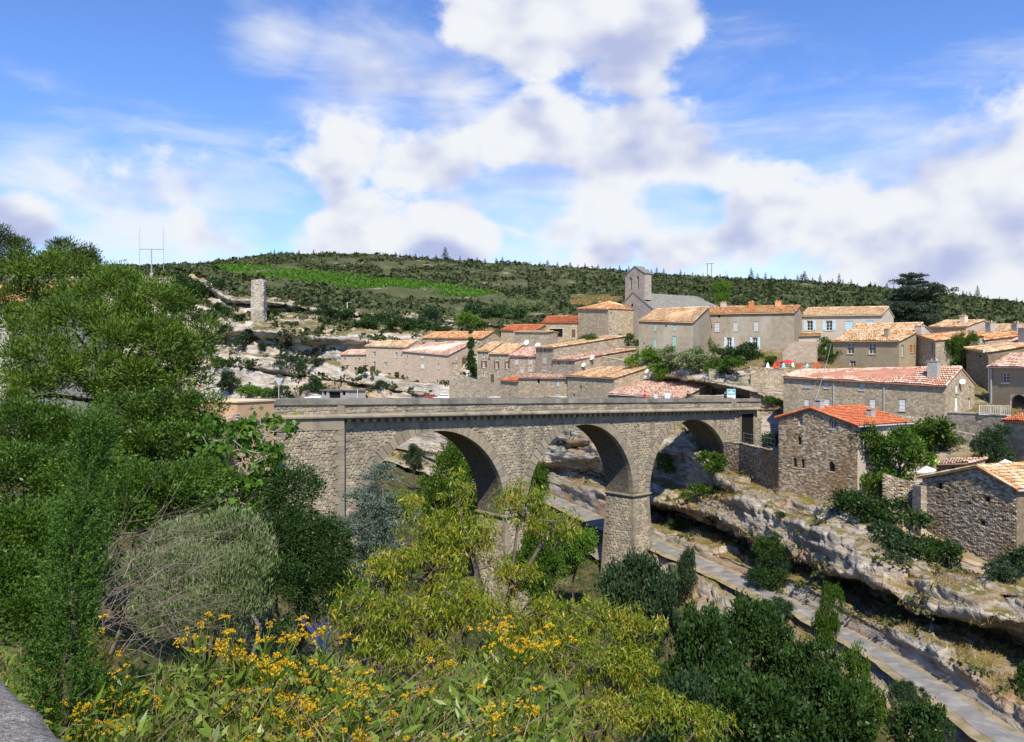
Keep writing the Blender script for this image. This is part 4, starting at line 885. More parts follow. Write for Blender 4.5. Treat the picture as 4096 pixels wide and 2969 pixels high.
# church
def church():
    A = Vector(((2462 - CX) / F * 158, 158)); B = Vector(((2608 - CX) / F * 148.5, 148.5)); dv = (B - A); w = dv.length; dv.normalize(); nv = Vector((-dv.y, dv.x)); zb = (HZ - 1365) / F * 150
    root = thing('church', 'grey stone church with slab roof and twin arched bell gable', 'church', (A.x, A.y, zb), math.atan2(dv.y, dv.x))
    e = (HZ - 1240) / F * 153 - zb; r = (HZ - 1170) / F * 153 - zb; D = 19.0
    m = MB(); m.add([(0, 0, -2), (w, 0, -2), (w, 0, e), (w / 2, 0, r), (0, 0, e)], [[0, 1, 2, 3, 4]]); m.quad((w, 0, -2), (w, D, -2), (w, D, e), (w, 0, e)); m.quad((0, D, -2), (0, 0, -2), (0, 0, e), (0, D, e))
    m.add([(w, D, -2), (0, D, -2), (0, D, e), (w, D, e)], [[0, 1, 2, 3]]); m.build('wall', MATS['church_stone'], root)
    # roof of stone slabs, hipped at the apse end
    V = []; Fc = []; R = []; rr = rng(8); sl = math.hypot(w / 2, r - e); n2 = int(sl / .34); n1 = int(D / .5)
    for sgn in (1, -1):
        for j in range(n2):
            for i in range(n1):
                t0, t1 = j / n2, min(1, (j + 1.15) / n2); y0, y1 = (i + .5 * (j % 2)) / n1 * D, min(D, (i + .98 + .5 * (j % 2)) / n1 * D); ymax = D - 3.2 * t0
                if y0 > ymax: continue
                h = rr.uniform(.03, .07); b = len(V)
                X = lambda t: (w / 2 + sgn * (w / 2 + .15) * (1 - t)); Z = lambda t: e - .1 + (r - e + .1) * t
                V += [(X(t0), y0, Z(t0) + h), (X(t0), y1, Z(t0) + h), (X(t1), y1, Z(t1)), (X(t1), y0, Z(t1)), (X(t0), y0, Z(t0)), (X(t0), y1, Z(t0))]; Fc += [(b, b + 1, b + 2, b + 3), (b + 4, b + 5, b + 1, b)]; R += [rr.random()] * 2
    k = MB(); k.add([(-.1, 0, e - .12), (w / 2, 0, r - .03), (w / 2, D - 3.2, r - .03), (-.1, D, e - .12)], [[0, 1, 2, 3]]); k.add([(w + .1, 0, e - .12), (w + .1, D, e - .12), (w / 2, D - 3.2, r - .03), (w / 2, 0, r - .03)], [[0, 1, 2, 3]]); k.add([(w + .1, D, e - .12), (-.1, D, e - .12), (w / 2, D - 3.2, r - .03)], [[0, 1, 2]])
    rf = k.build('roof', MATS['slate'], root); obj('roof_slabs', mesh_np('roof_slabs', np.array(V), np.array(Fc), MATS['slate'], R), rf, kind='stuff')
    c = MB()
    for sgn in (-1, 1):          # raised verge on the front gable
        c.add([(w / 2, -.08, r - .05), (w / 2, -.08, r + .22), (w / 2 + sgn * (w / 2 + .25), -.08, e + .02), (w / 2 + sgn * (w / 2 + .25), -.08, e - .3), (w / 2, .3, r - .05), (w / 2, .3, r + .22), (w / 2 + sgn * (w / 2 + .25), .3, e + .02), (w / 2 + sgn * (w / 2 + .25), .3, e - .3)], [[0, 1, 2, 3], [4, 5, 6, 7], [1, 5, 6, 2], [0, 4, 7, 3], [2, 6, 7, 3]])
    c.build('verge', MATS['slate'], root)
    o = MB(); cx, cz = w * .475, (HZ - 1221) / F * 153 - zb
    for k2 in range(14):
        a0, a1 = 2 * math.pi * k2 / 14, 2 * math.pi * (k2 + 1) / 14
        o.add([(cx + .42 * math.cos(a0), -.05, cz + .42 * math.sin(a0)), (cx + .42 * math.cos(a1), -.05, cz + .42 * math.sin(a1)), (cx + .3 * math.cos(a1), -.02, cz + .3 * math.sin(a1)), (cx + .3 * math.cos(a0), -.02, cz + .3 * math.sin(a0))], [[0, 1, 2, 3]])
    oc = o.build('oculus', MATS['church_stone'], root); o = MB(); o.add([(cx + .31 * math.cos(2 * math.pi * q / 14), -.015, cz + .31 * math.sin(2 * math.pi * q / 14)) for q in range(14)], [list(range(14))]); o.build('oculus_pane', MATS['dark'], oc)
    # bell gable: a slab with two open arches and its own little roof
    bx0, bx1 = w * .27, w * .80; y0, y1 = .05, 1.7; z0, z1 = r - 1.6, (HZ - 1098) / F * 153 - zb; za = (HZ - 1066) / F * 153 - zb
    bm = MB(); ow = .62; cs = [bx0 + (bx1 - bx0) * .29, bx0 + (bx1 - bx0) * .66]; zo0, zo1 = (HZ - 1158) / F * 153 - zb, (HZ - 1106) / F * 153 - zb
    xs = [bx0] + [v for c_ in cs for v in (c_ - ow / 2, c_ + ow / 2)] + [bx1]
    def fr(q, sgn): return q if sgn > 0 else q[::-1]
    for (y, sgn) in ((y0, 1), (y1, -1)):
        for i in range(5):
            a, b = xs[i], xs[i + 1]
            if i in (1, 3):
                n = 8; rr_ = ow / 2; c_ = (a + b) / 2; zs_ = zo1 - rr_
                bm.add(fr([(a, y, z0), (b, y, z0), (b, y, zo0), (a, y, zo0)], sgn), [[0, 1, 2, 3]])
                for q in range(n):
                    q0, q1 = math.pi * (1 - q / n), math.pi * (1 - (q + 1) / n); xa, xb = c_ + rr_ * math.cos(q0), c_ + rr_ * math.cos(q1)
                    bm.add(fr([(xa, y, zs_ + rr_ * math.sin(q0)), (xb, y, zs_ + rr_ * math.sin(q1)), (xb, y, z1), (xa, y, z1)], sgn), [[0, 1, 2, 3]])
                    if sgn > 0: bm.add([(xa, y0, zs_ + rr_ * math.sin(q0)), (xa, y1, zs_ + rr_ * math.sin(q0)), (xb, y1, zs_ + rr_ * math.sin(q1)), (xb, y0, zs_ + rr_ * math.sin(q1))], [[0, 1, 2, 3]])
                if sgn > 0:
                    for xq in (a, b): bm.quad((xq, y0, zo0), (xq, y1, zo0), (xq, y1, zs_), (xq, y0, zs_))
                    bm.quad((a, y0, zo0), (b, y0, zo0), (b, y1, zo0), (a, y1, zo0))
            else: bm.add(fr([(a, y, z0), (b, y, z0), (b, y, z1), (a, y, z1)], sgn), [[0, 1, 2, 3]])
        bm.add([(bx0, y, z1), (bx1, y, z1), ((bx0 + bx1) / 2, y, za)], [[0, 1, 2]])
    bm.quad((bx1, y0, z0), (bx1, y1, z0), (bx1, y1, z1), (bx1, y0, z1)); bm.quad((bx0, y1, z0), (bx0, y0, z0), (bx0, y0, z1), (bx0, y1, z1))
    bt = bm.build('bell_gable', MATS['church_stone'], root)
    g = MB(); mx = (bx0 + bx1) / 2
    for sgn in (-1, 1):
        ex = mx + sgn * ((bx1 - bx0) / 2 + .18)
        V = [(mx, y0 - .12, za + .10), (mx, y1 + .12, za + .10), (ex, y1 + .12, z1), (ex, y0 - .12, z1)]; V += [(p[0], p[1], p[2] - .12) for p in V]
        g.add(V, [[0, 1, 2, 3], [7, 6, 5, 4], [0, 4, 5, 1], [1, 5, 6, 2], [2, 6, 7, 3], [3, 7, 4, 0]])
    g.build('gable_roof', MATS['slate'], bt)
    bl = MB()
    for c_ in cs: bl.lathe([(.02, .0), (.07, -.05), (.11, -.18), (.15, -.34), (.20, -.42)], 10, (c_, .85, zo1 - .35))
    bl.build('bell', MATS['metal'], bt)
church()
# main street houses right of the church
house('grey_house', 'big grey rendered house with ochre roof and four pale green shutters right of the church', (2556, 126), (2772, 121.5), (1282, 1289), 1450, 9, (1238, 1230), frac=.8, wall='render_grey', roof='tile_ochre',
      win=[('s', 2617, 1297, 2625, 1322, 'paint_green'), ('s', 2693, 1296, 2703, 1321, 'paint_green'), ('s', 2615, 1355, 2624, 1388, 'paint_green'), ('s', 2690, 1346, 2704, 1388, 'paint_green'), ('h', 2661, 1301, 2667, 1308), ('h', 2575, 1370, 2579, 1378)])
house('long_grey_house', 'long grey rendered house with red roof and pale blue open shutters', (2825, 130), (3177, 123.5), (1256, 1250), 1445, 9, (1230, 1224), wall='render_grey', roof='tile_orange', chim=[(2870, .9, .9, .7, 'render_pale'), (2985, .85, .8, .8, 'tile_orange'), (3095, .85, .9, .8, 'tile_orange')],
      win=[('s', 2858, 1291, 2878, 1326, 'paint_grey'), ('s', 2934, 1289, 2950, 1325, 'paint_grey'), ('s', 3016, 1287, 3034, 1324, 'paint_grey'), ('h', 2873, 1262, 2881, 1271), ('o', 2907, 1351, 2926, 1396, 'paint_blue'), ('o', 3010, 1351, 3030, 1395, 'paint_blue')], pipe=[(2963, 1258, 1320, 'f')])
house('cream_house', 'cream house with pale blue shutters and bright ochre tiled roof', (3204, 130), (3527, 122.5), (1263, 1259), 1440, 7.5, (1234, 1229), wall='render_cream', roof='tile_ochre',
      win=[('o', 3227, 1284, 3251, 1322, 'paint_blue'), ('o', 3303, 1284, 3329, 1322, 'paint_blue'), ('s', 3381, 1285, 3411, 1320, 'paint_blue'), ('s', 3463, 1284, 3495, 1316, 'paint_blue')])
house('small_annex', 'little lean-to with ochre tiles against the cream house wall', (3195, 127.3), (3279, 125.8), (1343, 1341), 1440, 1.6, (1333, 1333), frac=1.0, wall='render_cream', roof='tile_ochre', cat='annex')
house('ochre_house', 'brownish rendered house with white curtained windows and tiled roof beside the ivy', (3332, 109), (3596, 101), (1364, 1363), 1490, 4.5, (1323, 1322), frac=1.0, wall='render_ochre', roof='tile_ochre', trim=None,
      win=[('w', 3388, 1374, 3416, 1415), ('w', 3474, 1374, 3503, 1416), ('w', 3398, 1443, 3422, 1480)], side=[('w', 3606, 1380, 3615, 1425), ('s', 3640, 1380, 3650, 1410, 'paint_orange'), ('s', 3655, 1382, 3663, 1422, 'paint_orange')], chim=[(3522, .35, .55, 1.0, 'render_ochre'), (3605, .9, .9, .6, 'render_pale')])
house('pale_gable_house', 'pale house with low gable just behind the ochre rendered house', (3380, 113), (3640, 105.5), (1334, 1331), 1440, 6, (1300, 1294), wall='render_pale', roof='tile_ochre')
house('stone_barn', 'rough stone house with sloping tile roof right of the ochre rendered house', (3668, 103.5), (3742, 99), (1342, 1364), 1490, 6, (1328, 1344), frac=1.0, wall='rubble_grey', roof='tile_orange', win=[('h', 3729, 1370, 3733, 1414)])
house('red_door_house', 'narrow stone house with red shuttered window under a sloping roof', (3744, 104), (3820, 100), (1365, 1366), 1490, 7, (1330, 1340), frac=1.0, wall='rubble_grey', roof='tile_orange', win=[('d', 3781, 1377, 3794, 1403, 'paint_orange')])
house('orange_roof_house', 'house under a long bright orange roof with two chimneys', (3821, 104), (3940, 99), (1358, 1361), 1490, 9, (1322, 1328), frac=1.0, wall='rubble_grey', roof='tile_orange', win=[('h', 3828, 1381, 3843, 1394), ('h', 3873, 1369, 3884, 1378)], trim='stone_trim', chim=[(3842, .5, .9, 1.5, 'concrete'), (3858, .85, .9, 1.0, 'concrete')])
house('far_house', 'pinkish gabled house with chimney below the dark hill at right', (3718, 132), (3864, 126), (1308, 1309), 1380, 8, (1284, 1282), wall='rubble_pink', roof='tile_ochre', chim=[(3815, .6, .9, 1.1, 'tile_pink')], side=[('w', 3886, 1323, 3894, 1345), ('h', 3873, 1322, 3878, 1337)])
house('far_house', 'wide ochre roofed house at the right edge below the hill', (3917, 124), (4150, 117), (1332, 1330), 1400, 9, (1300, 1298), wall='rubble_grey', roof='tile_ochre', win=[('s', 3956, 1335, 3968, 1362, 'paint_blue')])
house('dark_gable_house', 'dark stone gabled house with white dish in front of the wide ochre roof', (3865, 97), (3953, 91), (1392, 1409), 1500, 7, (1374, 1385), frac=.6, wall='rubble_dark', roof='tile_ochre', win=[('h', 3917, 1420, 3925, 1431)], dish=[(3953, 1404, 'f', .5)])
house('edge_house', 'stone house with chimneys and pale roof cut by the right edge', (3956, 100), (4180, 92), (1388, 1386), 1480, 9, (1340, 1338), wall='rubble_dark', roof='tile_pink', chim=[(4058, .35, 1.0, 1.6, 'concrete'), (4078, .55, .9, 1.5, 'concrete')])
house('arch_house', 'ochre rendered house with a wide arched entrance at the right edge', (3956, 86), (4200, 79), (1466, 1468), 1640, 6, (1418, 1416), wall='render_ochre', roof='tile_pink', win=[('w', 4007, 1492, 4036, 1532), ('a', 4041, 1577, 4110, 1640)], pipe=[(3968, 1470, 1640, 'f'), (3964, 1475, 1640, 'f')], trim=None)
house('row_house', 'long low stone house with pinkish tiles, grey shutters and square chimney', (3134, 95), (3783, 80), (1508, 1540), 1725, 6.2, (1484, 1470), wall='rubble_tan', roof='tile_pink', ov=.1,
      win=[('s', 3217, 1520, 3238, 1551, 'paint_grey'), ('s', 3295, 1522, 3315, 1554, 'paint_grey'), ('s', 3437, 1528, 3457, 1562, 'paint_grey'), ('s', 3217, 1597, 3236, 1624, 'paint_white'), ('s', 3294, 1595, 3318, 1628, 'paint_white'), ('s', 3478, 1596, 3502, 1640, 'paint_white'), ('s', 3596, 1596, 3622, 1645, 'paint_white'), ('h', 3414, 1600, 3418, 1606)],
      side=[('s', 3822, 1540, 3832, 1572, 'paint_white'), ('s', 3820, 1590, 3832, 1645, 'paint_white'), ('w', 3872, 1592, 3884, 1640), ('h', 3878, 1545, 3884, 1565)], chim=[(3712, .45, 1.0, 1.6, 'concrete')], pipe=[(3336, 1535, 1640, 'f'), (3537, 1540, 1720, 'f')], dish=[(3836, 1527, 's', .6)])
# the house with the red roof on the rock
def gable_house(name, label, L, R, eaves, base, apex, D, wall, roof, win, side, indiv, sz, facez, over=.25, chim=(), sidewall='render_cream', dish=()):
    """house whose gable faces the valley: ridge runs straight back from the front wall"""
    A = Vector(((L[0] - CX) / F * L[1], L[1])); B = Vector(((R[0] - CX) / F * R[1], R[1])); dv = B - A; w = dv.length; dv.normalize(); nv = Vector((-dv.y, dv.x))
    zb = (HZ - base) / F * L[1]; e0 = (HZ - eaves[0]) / F * L[1] - zb; e1 = (HZ - eaves[1]) / F * R[1] - zb
    root = thing(name, label, 'house', (A.x, A.y, zb), math.atan2(dv.y, dv.x))
    def onf(px, py): k = (px - CX) / F; u = (k * A.y - A.x) / (dv.x - k * dv.y); return u, (HZ - py) / F * (A.y + dv.y * u) - zb
    def ons(px, py): k = (px - CX) / F; u = (k * B.y - B.x) / (nv.x - k * nv.y); return u, (HZ - py) / F * (B.y + nv.y * u) - zb
    au, az = onf(*apex); ff = lambda u, d, z: (u, d, z); fs = lambda u, d, z: (w - d, u, z)
    def rect(fn, q): a, d = fn(q[1], q[2]); b, c = fn(q[3], q[4]); return (min(a, b), min(c, d), max(a, b), max(c, d))
    fh = [rect(onf, q) for q in win]; sh = [rect(ons, q) for q in side]; top = lambda u: e0 + (az - e0) * u / au if u < au else az + (e1 - az) * (u - au) / (w - au)
    m = MB(); lw = min(e0, e1) - .9; low = -4.0
    hole_wall(m, ff, 0, w, low, lambda u: lw, [(h[0], h[1], h[2], min(h[3], lw)) for h in fh])
    up = [h for h in fh if h[3] > lw]; cuts = sorted(set([0, w, au] + [v for h in up for v in (h[0], h[2])]))
    for a, b in zip(cuts[:-1], cuts[1:]):
        hh = [h for h in up if h[0] < (a + b) / 2 < h[2]]; zz = max(lw, hh[0][3]) if hh else lw
        m.quad((a, 0, zz), (b, 0, zz), (b, 0, top(b)), (a, 0, top(a)))
        for h in hh: m.quad((a, 0, lw), (a, 0, h[3]), (a, .22, h[3]), (a, .22, lw)); m.quad((b, 0, lw), (b, .22, lw), (b, .22, h[3]), (b, 0, h[3])); m.quad((a, 0, h[3]), (b, 0, h[3]), (b, .22, h[3]), (a, .22, h[3]))
    m.quad((0, D, low), (0, 0, low), (0, 0, e0), (0, D, e0)); m.add([(w, D, low), (0, D, low), (0, D, e0), (au, D, az), (w, D, e1)], [[0, 1, 2, 3, 4]]); m.build('wall', MATS[wall], root)
    m = MB(); hole_wall(m, fs, 0, D, low, lambda u: e1, sh); m.build('side_wall', MATS[sidewall], root)
    for q, h in zip(win, fh):
        wo = window(root, ff, q[0], *h)
    for q, h in zip(side, sh): window(root, fs, q[0], *h, q[5] if len(q) > 5 else None)
    m = MB(); li = .07
    sR = (az - e1) / (w - au); sL = (az - e0) / au
    eR = (w + over, e1 - sR * over + li); eL = (-over, e0 - sL * over + li); y0, y1 = -.22, D + .2
    for (a, b) in ((eR, (au, az + li)), ((au, az + li + .004), eL)):
        V = [(a[0], y0, a[1]), (a[0], y1, a[1]), (b[0], y1, b[1]), (b[0], y0, b[1])]; V += [(p[0], p[1], p[2] - .1) for p in V]
        m.add(V, [[0, 1, 2, 3], [7, 6, 5, 4], [0, 4, 5, 1], [1, 5, 6, 2], [2, 6, 7, 3], [3, 7, 4, 0]])
    rf = m.build('roof', MATS[roof], root); dd = y1 - y0
    fn = lambda u, t: (eR[0] + (au - eR[0]) * t, y0 + u, eR[1] + (az + li - eR[1]) * t + .01)
    roof_tiles(root, rf, fn, dd, math.hypot(eR[0] - au, az - e1), lambda t: (0, dd), roof, 301, indiv)
    fn2 = lambda u, t: (eL[0] + (au - eL[0]) * t, y1 - u, eL[1] + (az + li - eL[1]) * t + .01)
    roof_tiles(root, rf, fn2, dd, math.hypot(eL[0] - au, az - e0), lambda t: (0, dd), roof, 302)
    c = MB(); n = int(dd / .42)
    for k in range(n): c.tube([(au, y0 + dd * k / n, az + li + .04), (au, y0 + dd * (k + 1.1) / n, az + li + .02)], [.14, .11], 6, None, False)
    for (a, b) in ((eR, (au, az + li)), (eL, (au, az + li))):
        n = int(math.hypot(a[0] - b[0], a[1] - b[1]) / .42)
        for k in range(n): f = lambda q: (a[0] + (b[0] - a[0]) * q, y0 + .05, a[1] + (b[1] - a[1]) * q + .04); c.tube([f(k / n), f(min(1, (k + 1.1) / n))], [.13, .10], 6, None, False)
    c.build('ridge_tiles', MATS[roof], rf, kind='stuff')
    g = MB(); g.tube([(eR[0] + .06, y0, eR[1] - .06), (eR[0] + .06, y1, eR[1] - .06)], .07, 6); g.build('gutter', MATS['zinc'], root)
    st = MB(); r = rng(77)
    ok = lambda u, z: all(not (h[0] - .12 < u < h[2] + .12 and h[1] - .1 < z < h[3] + .1) for h in fh) and .08 < u < w - .08 and z < top(u) - .1
    q_ = stones(0, w, facez, az, sz, sz * .40, ok, r, lambda u, h, z: (u, -h * .8, z), .26)
    q_ = sorted(q_, key=lambda q: -((q[2][0][0] - q[2][2][0]) ** 2))
    for q in q_[:260]: obj('stone', mesh_py('stone', q[2], SF, MATS['facing']), root)
    for q in q_[260:]: st.add(q[2], SF)
    st.build('wall_stones', MATS['facing'], root, kind='stuff')
    for (u, t, cw, chh) in chim:
        p = fn(u, t); c = MB(); c.box(p[0] - cw / 2, p[0] + cw / 2, p[1] - cw / 2, p[1] + cw / 2, p[2] - .4, p[2] + chh); c.box(p[0] - cw / 2 - .05, p[0] + cw / 2 + .05, p[1] - cw / 2 - .05, p[1] + cw / 2 + .05, p[2] + chh + .14, p[2] + chh + .2)
        for a in (-1, 1): c.box(p[0] + a * cw * .4 - .05, p[0] + a * cw * .4 + .05, p[1] - cw / 2, p[1] + cw / 2, p[2] + chh, p[2] + chh + .14)
        c.build('chimney', MATS['concrete'], root)
    return root, w
gable_house('stone_house', 'tall rough stone house with bright red tiled roof on the rock edge', (3114, 75), (3430, 68), (1672, 1704), 1990, (3245, 1635), 7.4, 'rubble_dark', 'tile_red',
            [('w', 3190, 1668, 3208, 1703), ('w', 3320, 1682, 3342, 1717), ('a', 3190, 1743, 3205, 1781), ('a', 3172, 1828, 3187, 1870), ('a', 3204, 1832, 3217, 1874), ('a', 3314, 1845, 3339, 1888)],
            [('w', 3445, 1745, 3478, 1800)], 300, .27, -1.2, chim=[(4.4, .38, .55, .55), (.9, .93, .6, .6)], sidewall='render_cream')
gable_house('stone_house', 'large dark rough stone house with orange roof at the lower right edge', (3690, 61.5), (4066, 54), (1912, 1956), 2330, (3915, 1869), 12, 'rubble_dark', 'tile_ochre',
            [('h', 3750, 1930, 3768, 1951), ('h', 3940, 1986, 3958, 2008), ('h', 3922, 2083, 3940, 2102), ('h', 3870, 2010, 3884, 2018)], [], 300, .29, -2.0, sidewall='rubble_dark')
house('tiled_shed', 'small building with red tiled roof and bare wall at the right edge below the railing', (4016, 70.5), (4180, 66), (1683, 1684), 1800, 4, (1632, 1630), frac=1.0, wall='rubble_tan', roof='tile_red')
house('roadside_shelter', 'small flat roofed stone shelter with dark openings behind the bridge', (1288, 151), (1393, 146), (1562, 1562), 1640, 4, (1561, 1561), frac=1.0, wall='concrete', roof='slate', over=.25, ov=.3, genoise=False, win=[('h', 1294, 1565, 1305, 1582), ('h', 1315, 1567, 1361, 1600), ('h', 1369, 1565, 1382, 1582)], cat='shelter')
house('villa', 'grey rendered house with tiled roof behind the big pine at left', (-320, 56), (88, 53), (1215, 1205), 1560, 7, (1152, 1150), frac=.6, wall='render_pale', roof='tile_orange', win=[('h', 20, 1262, 60, 1330), ('h', -90, 1260, -40, 1330)], over=.5)
# ------------------------------------------------------------------ vegetation
leafmat('leaf_pine', [(0.0332, 0.0710, 0.0076), (0.0663, 0.1279, 0.0114), (0.1089, 0.1847, 0.0170), (0.1610, 0.2368, 0.0237)], .15, .6)
leafmat('leaf_pine_far', [(.035, .060, .018), (.06, .095, .025), (.10, .13, .04)], .2, .6)
leafmat('leaf_laurel', [(0.0235, 0.0586, 0.0078), (0.0469, 0.0978, 0.0109), (0.0860, 0.1564, 0.0172), (0.1329, 0.2033, 0.0274)], .16, .45, spec=.3)
leafmat('leaf_bush', [(0.0213, 0.0493, 0.0061), (0.0417, 0.0911, 0.0091), (0.0721, 0.1404, 0.0137), (0.1138, 0.1898, 0.0228)], .16, .42, spec=.25)
leafmat('leaf_dark', [(0.0121, 0.0310, 0.0086), (0.0224, 0.0535, 0.0121), (0.0389, 0.0820, 0.0155), (0.0646, 0.1207, 0.0242)], .12, .42, spec=.25)
leafmat('leaf_fig', [(0.0480, 0.1120, 0.0144), (0.0800, 0.1760, 0.0200), (0.1360, 0.2560, 0.0360), (0.3200, 0.2720, 0.0240)], .4, .42, pos=[0, .45, .93, 1], patch=.1)
leafmat('leaf_olive', [(.075, .115, .035), (.13, .18, .06), (.21, .26, .11), (.29, .33, .17)], .2, .5)
leafmat('leaf_plum', [(0.0850, 0.1445, 0.0119), (0.1700, 0.2465, 0.0170), (0.3060, 0.3230, 0.0255), (0.4250, 0.3060, 0.0298), (0.4250, 0.2040, 0.0595)], .38, .42, pos=[0, .38, .66, .86, 1], spec=.4, patch=.15)
leafmat('leaf_cedar', [(.060, .095, .070), (.10, .145, .105), (.16, .21, .16), (.23, .28, .23)], .12, .6)
leafmat('leaf_cedar_dark', [(.016, .034, .020), (.032, .058, .034), (.06, .09, .055), (.10, .13, .09)], .12, .6)
leafmat('leaf_juniper', [(0.0198, 0.0634, 0.0079), (0.0436, 0.1109, 0.0111), (0.0792, 0.1663, 0.0174), (0.1346, 0.2059, 0.0317), (0.3326, 0.1742, 0.0396)], .2, .6, pos=[0, .35, .7, .97, 1], patch=.2)
leafmat('leaf_oak', [(0.0144, 0.0336, 0.0160), (0.0280, 0.0600, 0.0240), (0.0520, 0.0920, 0.0360), (0.0880, 0.1280, 0.0560)], .2, .42, spec=.25)
leafmat('leaf_fresh', [(.06, .14, .015), (.11, .22, .022), (.18, .30, .035)], .35, .5)
leafmat('leaf_scrub', [(.036, .050, .017), (.048, .065, .020), (.064, .082, .026), (.090, .105, .040)], .12, .7, patch=.6, pscale=.05)
leafmat('leaf_vine', [(0.0550, 0.1400, 0.0120), (0.0850, 0.2000, 0.0160), (0.1200, 0.2500, 0.0220)], .25, .6, patch=.4, pscale=.06)
leafmat('leaf_dry', [(.20, .14, .045), (.32, .22, .075), (.44, .33, .13), (.12, .13, .03)], .3, .8)
leafmat('leaf_weed', [(0.0405, 0.0765, 0.0108), (0.0900, 0.1530, 0.0162), (0.1710, 0.2520, 0.0315), (0.2700, 0.3420, 0.0810)], .25, .42, spec=.4)
leafmat('petal', [(.48, .28, .006), (.62, .39, .010), (.74, .50, .016)], .25, .7, patch=.2)
surf('bark', [(.055, .043, .032), (.10, .08, .06), (.17, .145, .115)], 6, .95, .6, 25, 5, stretch=(1, 1, .3))
surf('bark_pale', [(.20, .18, .15), (.30, .27, .235), (.42, .39, .35)], 6, .95, .5, 25, 5, stretch=(1, 1, .3))
surf('twig', [(.10, .075, .055), (.19, .15, .115), (.33, .28, .23)], 5, .9, .2, None, 4)
surf('blue_branch', [(.02, .03, .11), (.035, .05, .17), (.07, .09, .24)], 5, .7, .3, 20, 5)

def unit(v): return v / (np.linalg.norm(v, axis=-1, keepdims=True) + 1e-9)
def leafset(C, D, L, W, r, fold=.18):
    n = len(C); D = unit(D); S = unit(np.cross(D, r.normal(size=(n, 3)))); U = np.cross(S, D); L = np.broadcast_to(L, n)[:, None]; W = np.broadcast_to(W, n)[:, None]
    V = np.stack([C - D * L * .5, C + S * W * .5 + U * W * fold - D * L * .05, C + D * L * .5 - U * L * .06, C - S * W * .5 + U * W * fold - D * L * .05], 1).reshape(-1, 3)
    return V, np.arange(4 * n).reshape(n, 4)
CI = []
def tones(r, n):   # leaves of one clump share a tone
    ci = CI[-1]; return .5 * r.random(ci.max() + 1)[ci] + .5 * r.random(n)
def crown_pts(lobes, ncl, per, cr, r, mode='out', shell=.55, flat=1.0, low=.35):
    """leaf positions in clumps spread through the lobes of a crown"""
    lobes = np.asarray(lobes, float); w = (lobes[:, 3] * lobes[:, 5]) ** 1.0 * lobes[:, 4] ** .5; idx = r.choice(len(lobes), ncl, p=w / w.sum())
    d = unit(r.normal(size=(ncl, 3))); flipm = (d[:, 2] < -.1) & (r.random(ncl) > low); d[flipm, 2] *= -1
    rad = shell + (1 - shell) * r.random(ncl) ** .6
    cc = lobes[idx, :3] + d * lobes[idx, 3:6] * rad[:, None]
    cnt = np.maximum(2, r.poisson(per, ncl)); ci = np.repeat(np.arange(ncl), cnt); n = len(ci)
    size = cr * (.55 + .8 * r.random(ncl))
    off = unit(r.normal(size=(n, 3))); dn = (off[:, 2] < -.15) & (r.random(n) < .6); off[dn, 2] *= -1
    off = off * (.35 + .75 * r.random((n, 1)) ** .7)
    C = cc[ci] + off * size[ci][:, None] * np.array([1, 1, flat])
    out = unit(C - lobes[idx[ci], :3]); loc = unit(off + 1e-6); rn = unit(r.normal(size=(n, 3)))
    if mode == 'out': D = out * .6 + loc * .5 + rn * .7
    elif mode == 'hang': D = rn * .6 + loc * .35 + np.array([0, 0, -.85])
    elif mode == 'up': D = rn * .45 + out * .3 + np.array([0, 0, .9])
    elif mode == 'tuft': D = loc * 1.0 + rn * .35 + np.array([0, 0, .35])
    else: D = rn
    CI.append(ci); return C, D, cc, lobes[idx, :3]
def branches(m, base, lobes, cc, src, r, tr, n_tw=40, tw_r=.012, sag=0.0, forks=True):
    base = np.array(base, float); lobes = np.asarray(lobes, float); ctr = lobes[:, :3].mean(0); top = base + (ctr - base) * .45
    bend = r.normal(size=3) * np.linalg.norm(ctr - base) * .06
    m.tube([base - [0, 0, .4], base + (top - base) * .5 + bend, top], [tr, tr * .85, tr * .7], 8)
    for lb in lobes:
        c = lb[:3]; mid = top + (c - top) * .5 + r.normal(size=3) * np.linalg.norm(c - top) * .10 + [0, 0, .08 * np.linalg.norm(c - top)]
        m.tube([top, mid, c], [tr * .55, tr * .38, tr * .2], 6)
    if n_tw:
        for k in r.choice(len(cc), min(n_tw, len(cc)), replace=False):
            b = cc[k]; a = src[k] + (b - src[k]) * r.uniform(0, .45) + r.normal(size=3) * np.linalg.norm(b - src[k]) * .3; mid = (a + b) / 2 + r.normal(size=3) * np.linalg.norm(b - a) * .18 + [0, 0, sag * np.linalg.norm(b - a)]
            m.tube([a, mid, b], [tw_r * 1.8, tw_r * 1.2, tw_r * .5], 4, None, False)
def px_lobes(ls):
    out = []
    for q in ls:
        px, py, Y, rx, ry = q[:5]; k = q[5] if len(q) > 5 else .9; c = P(px, py, Y); a, b = rx / F * Y, ry / F * Y; out.append((*c, a, (a + b) / 2 * k, b))
    return out
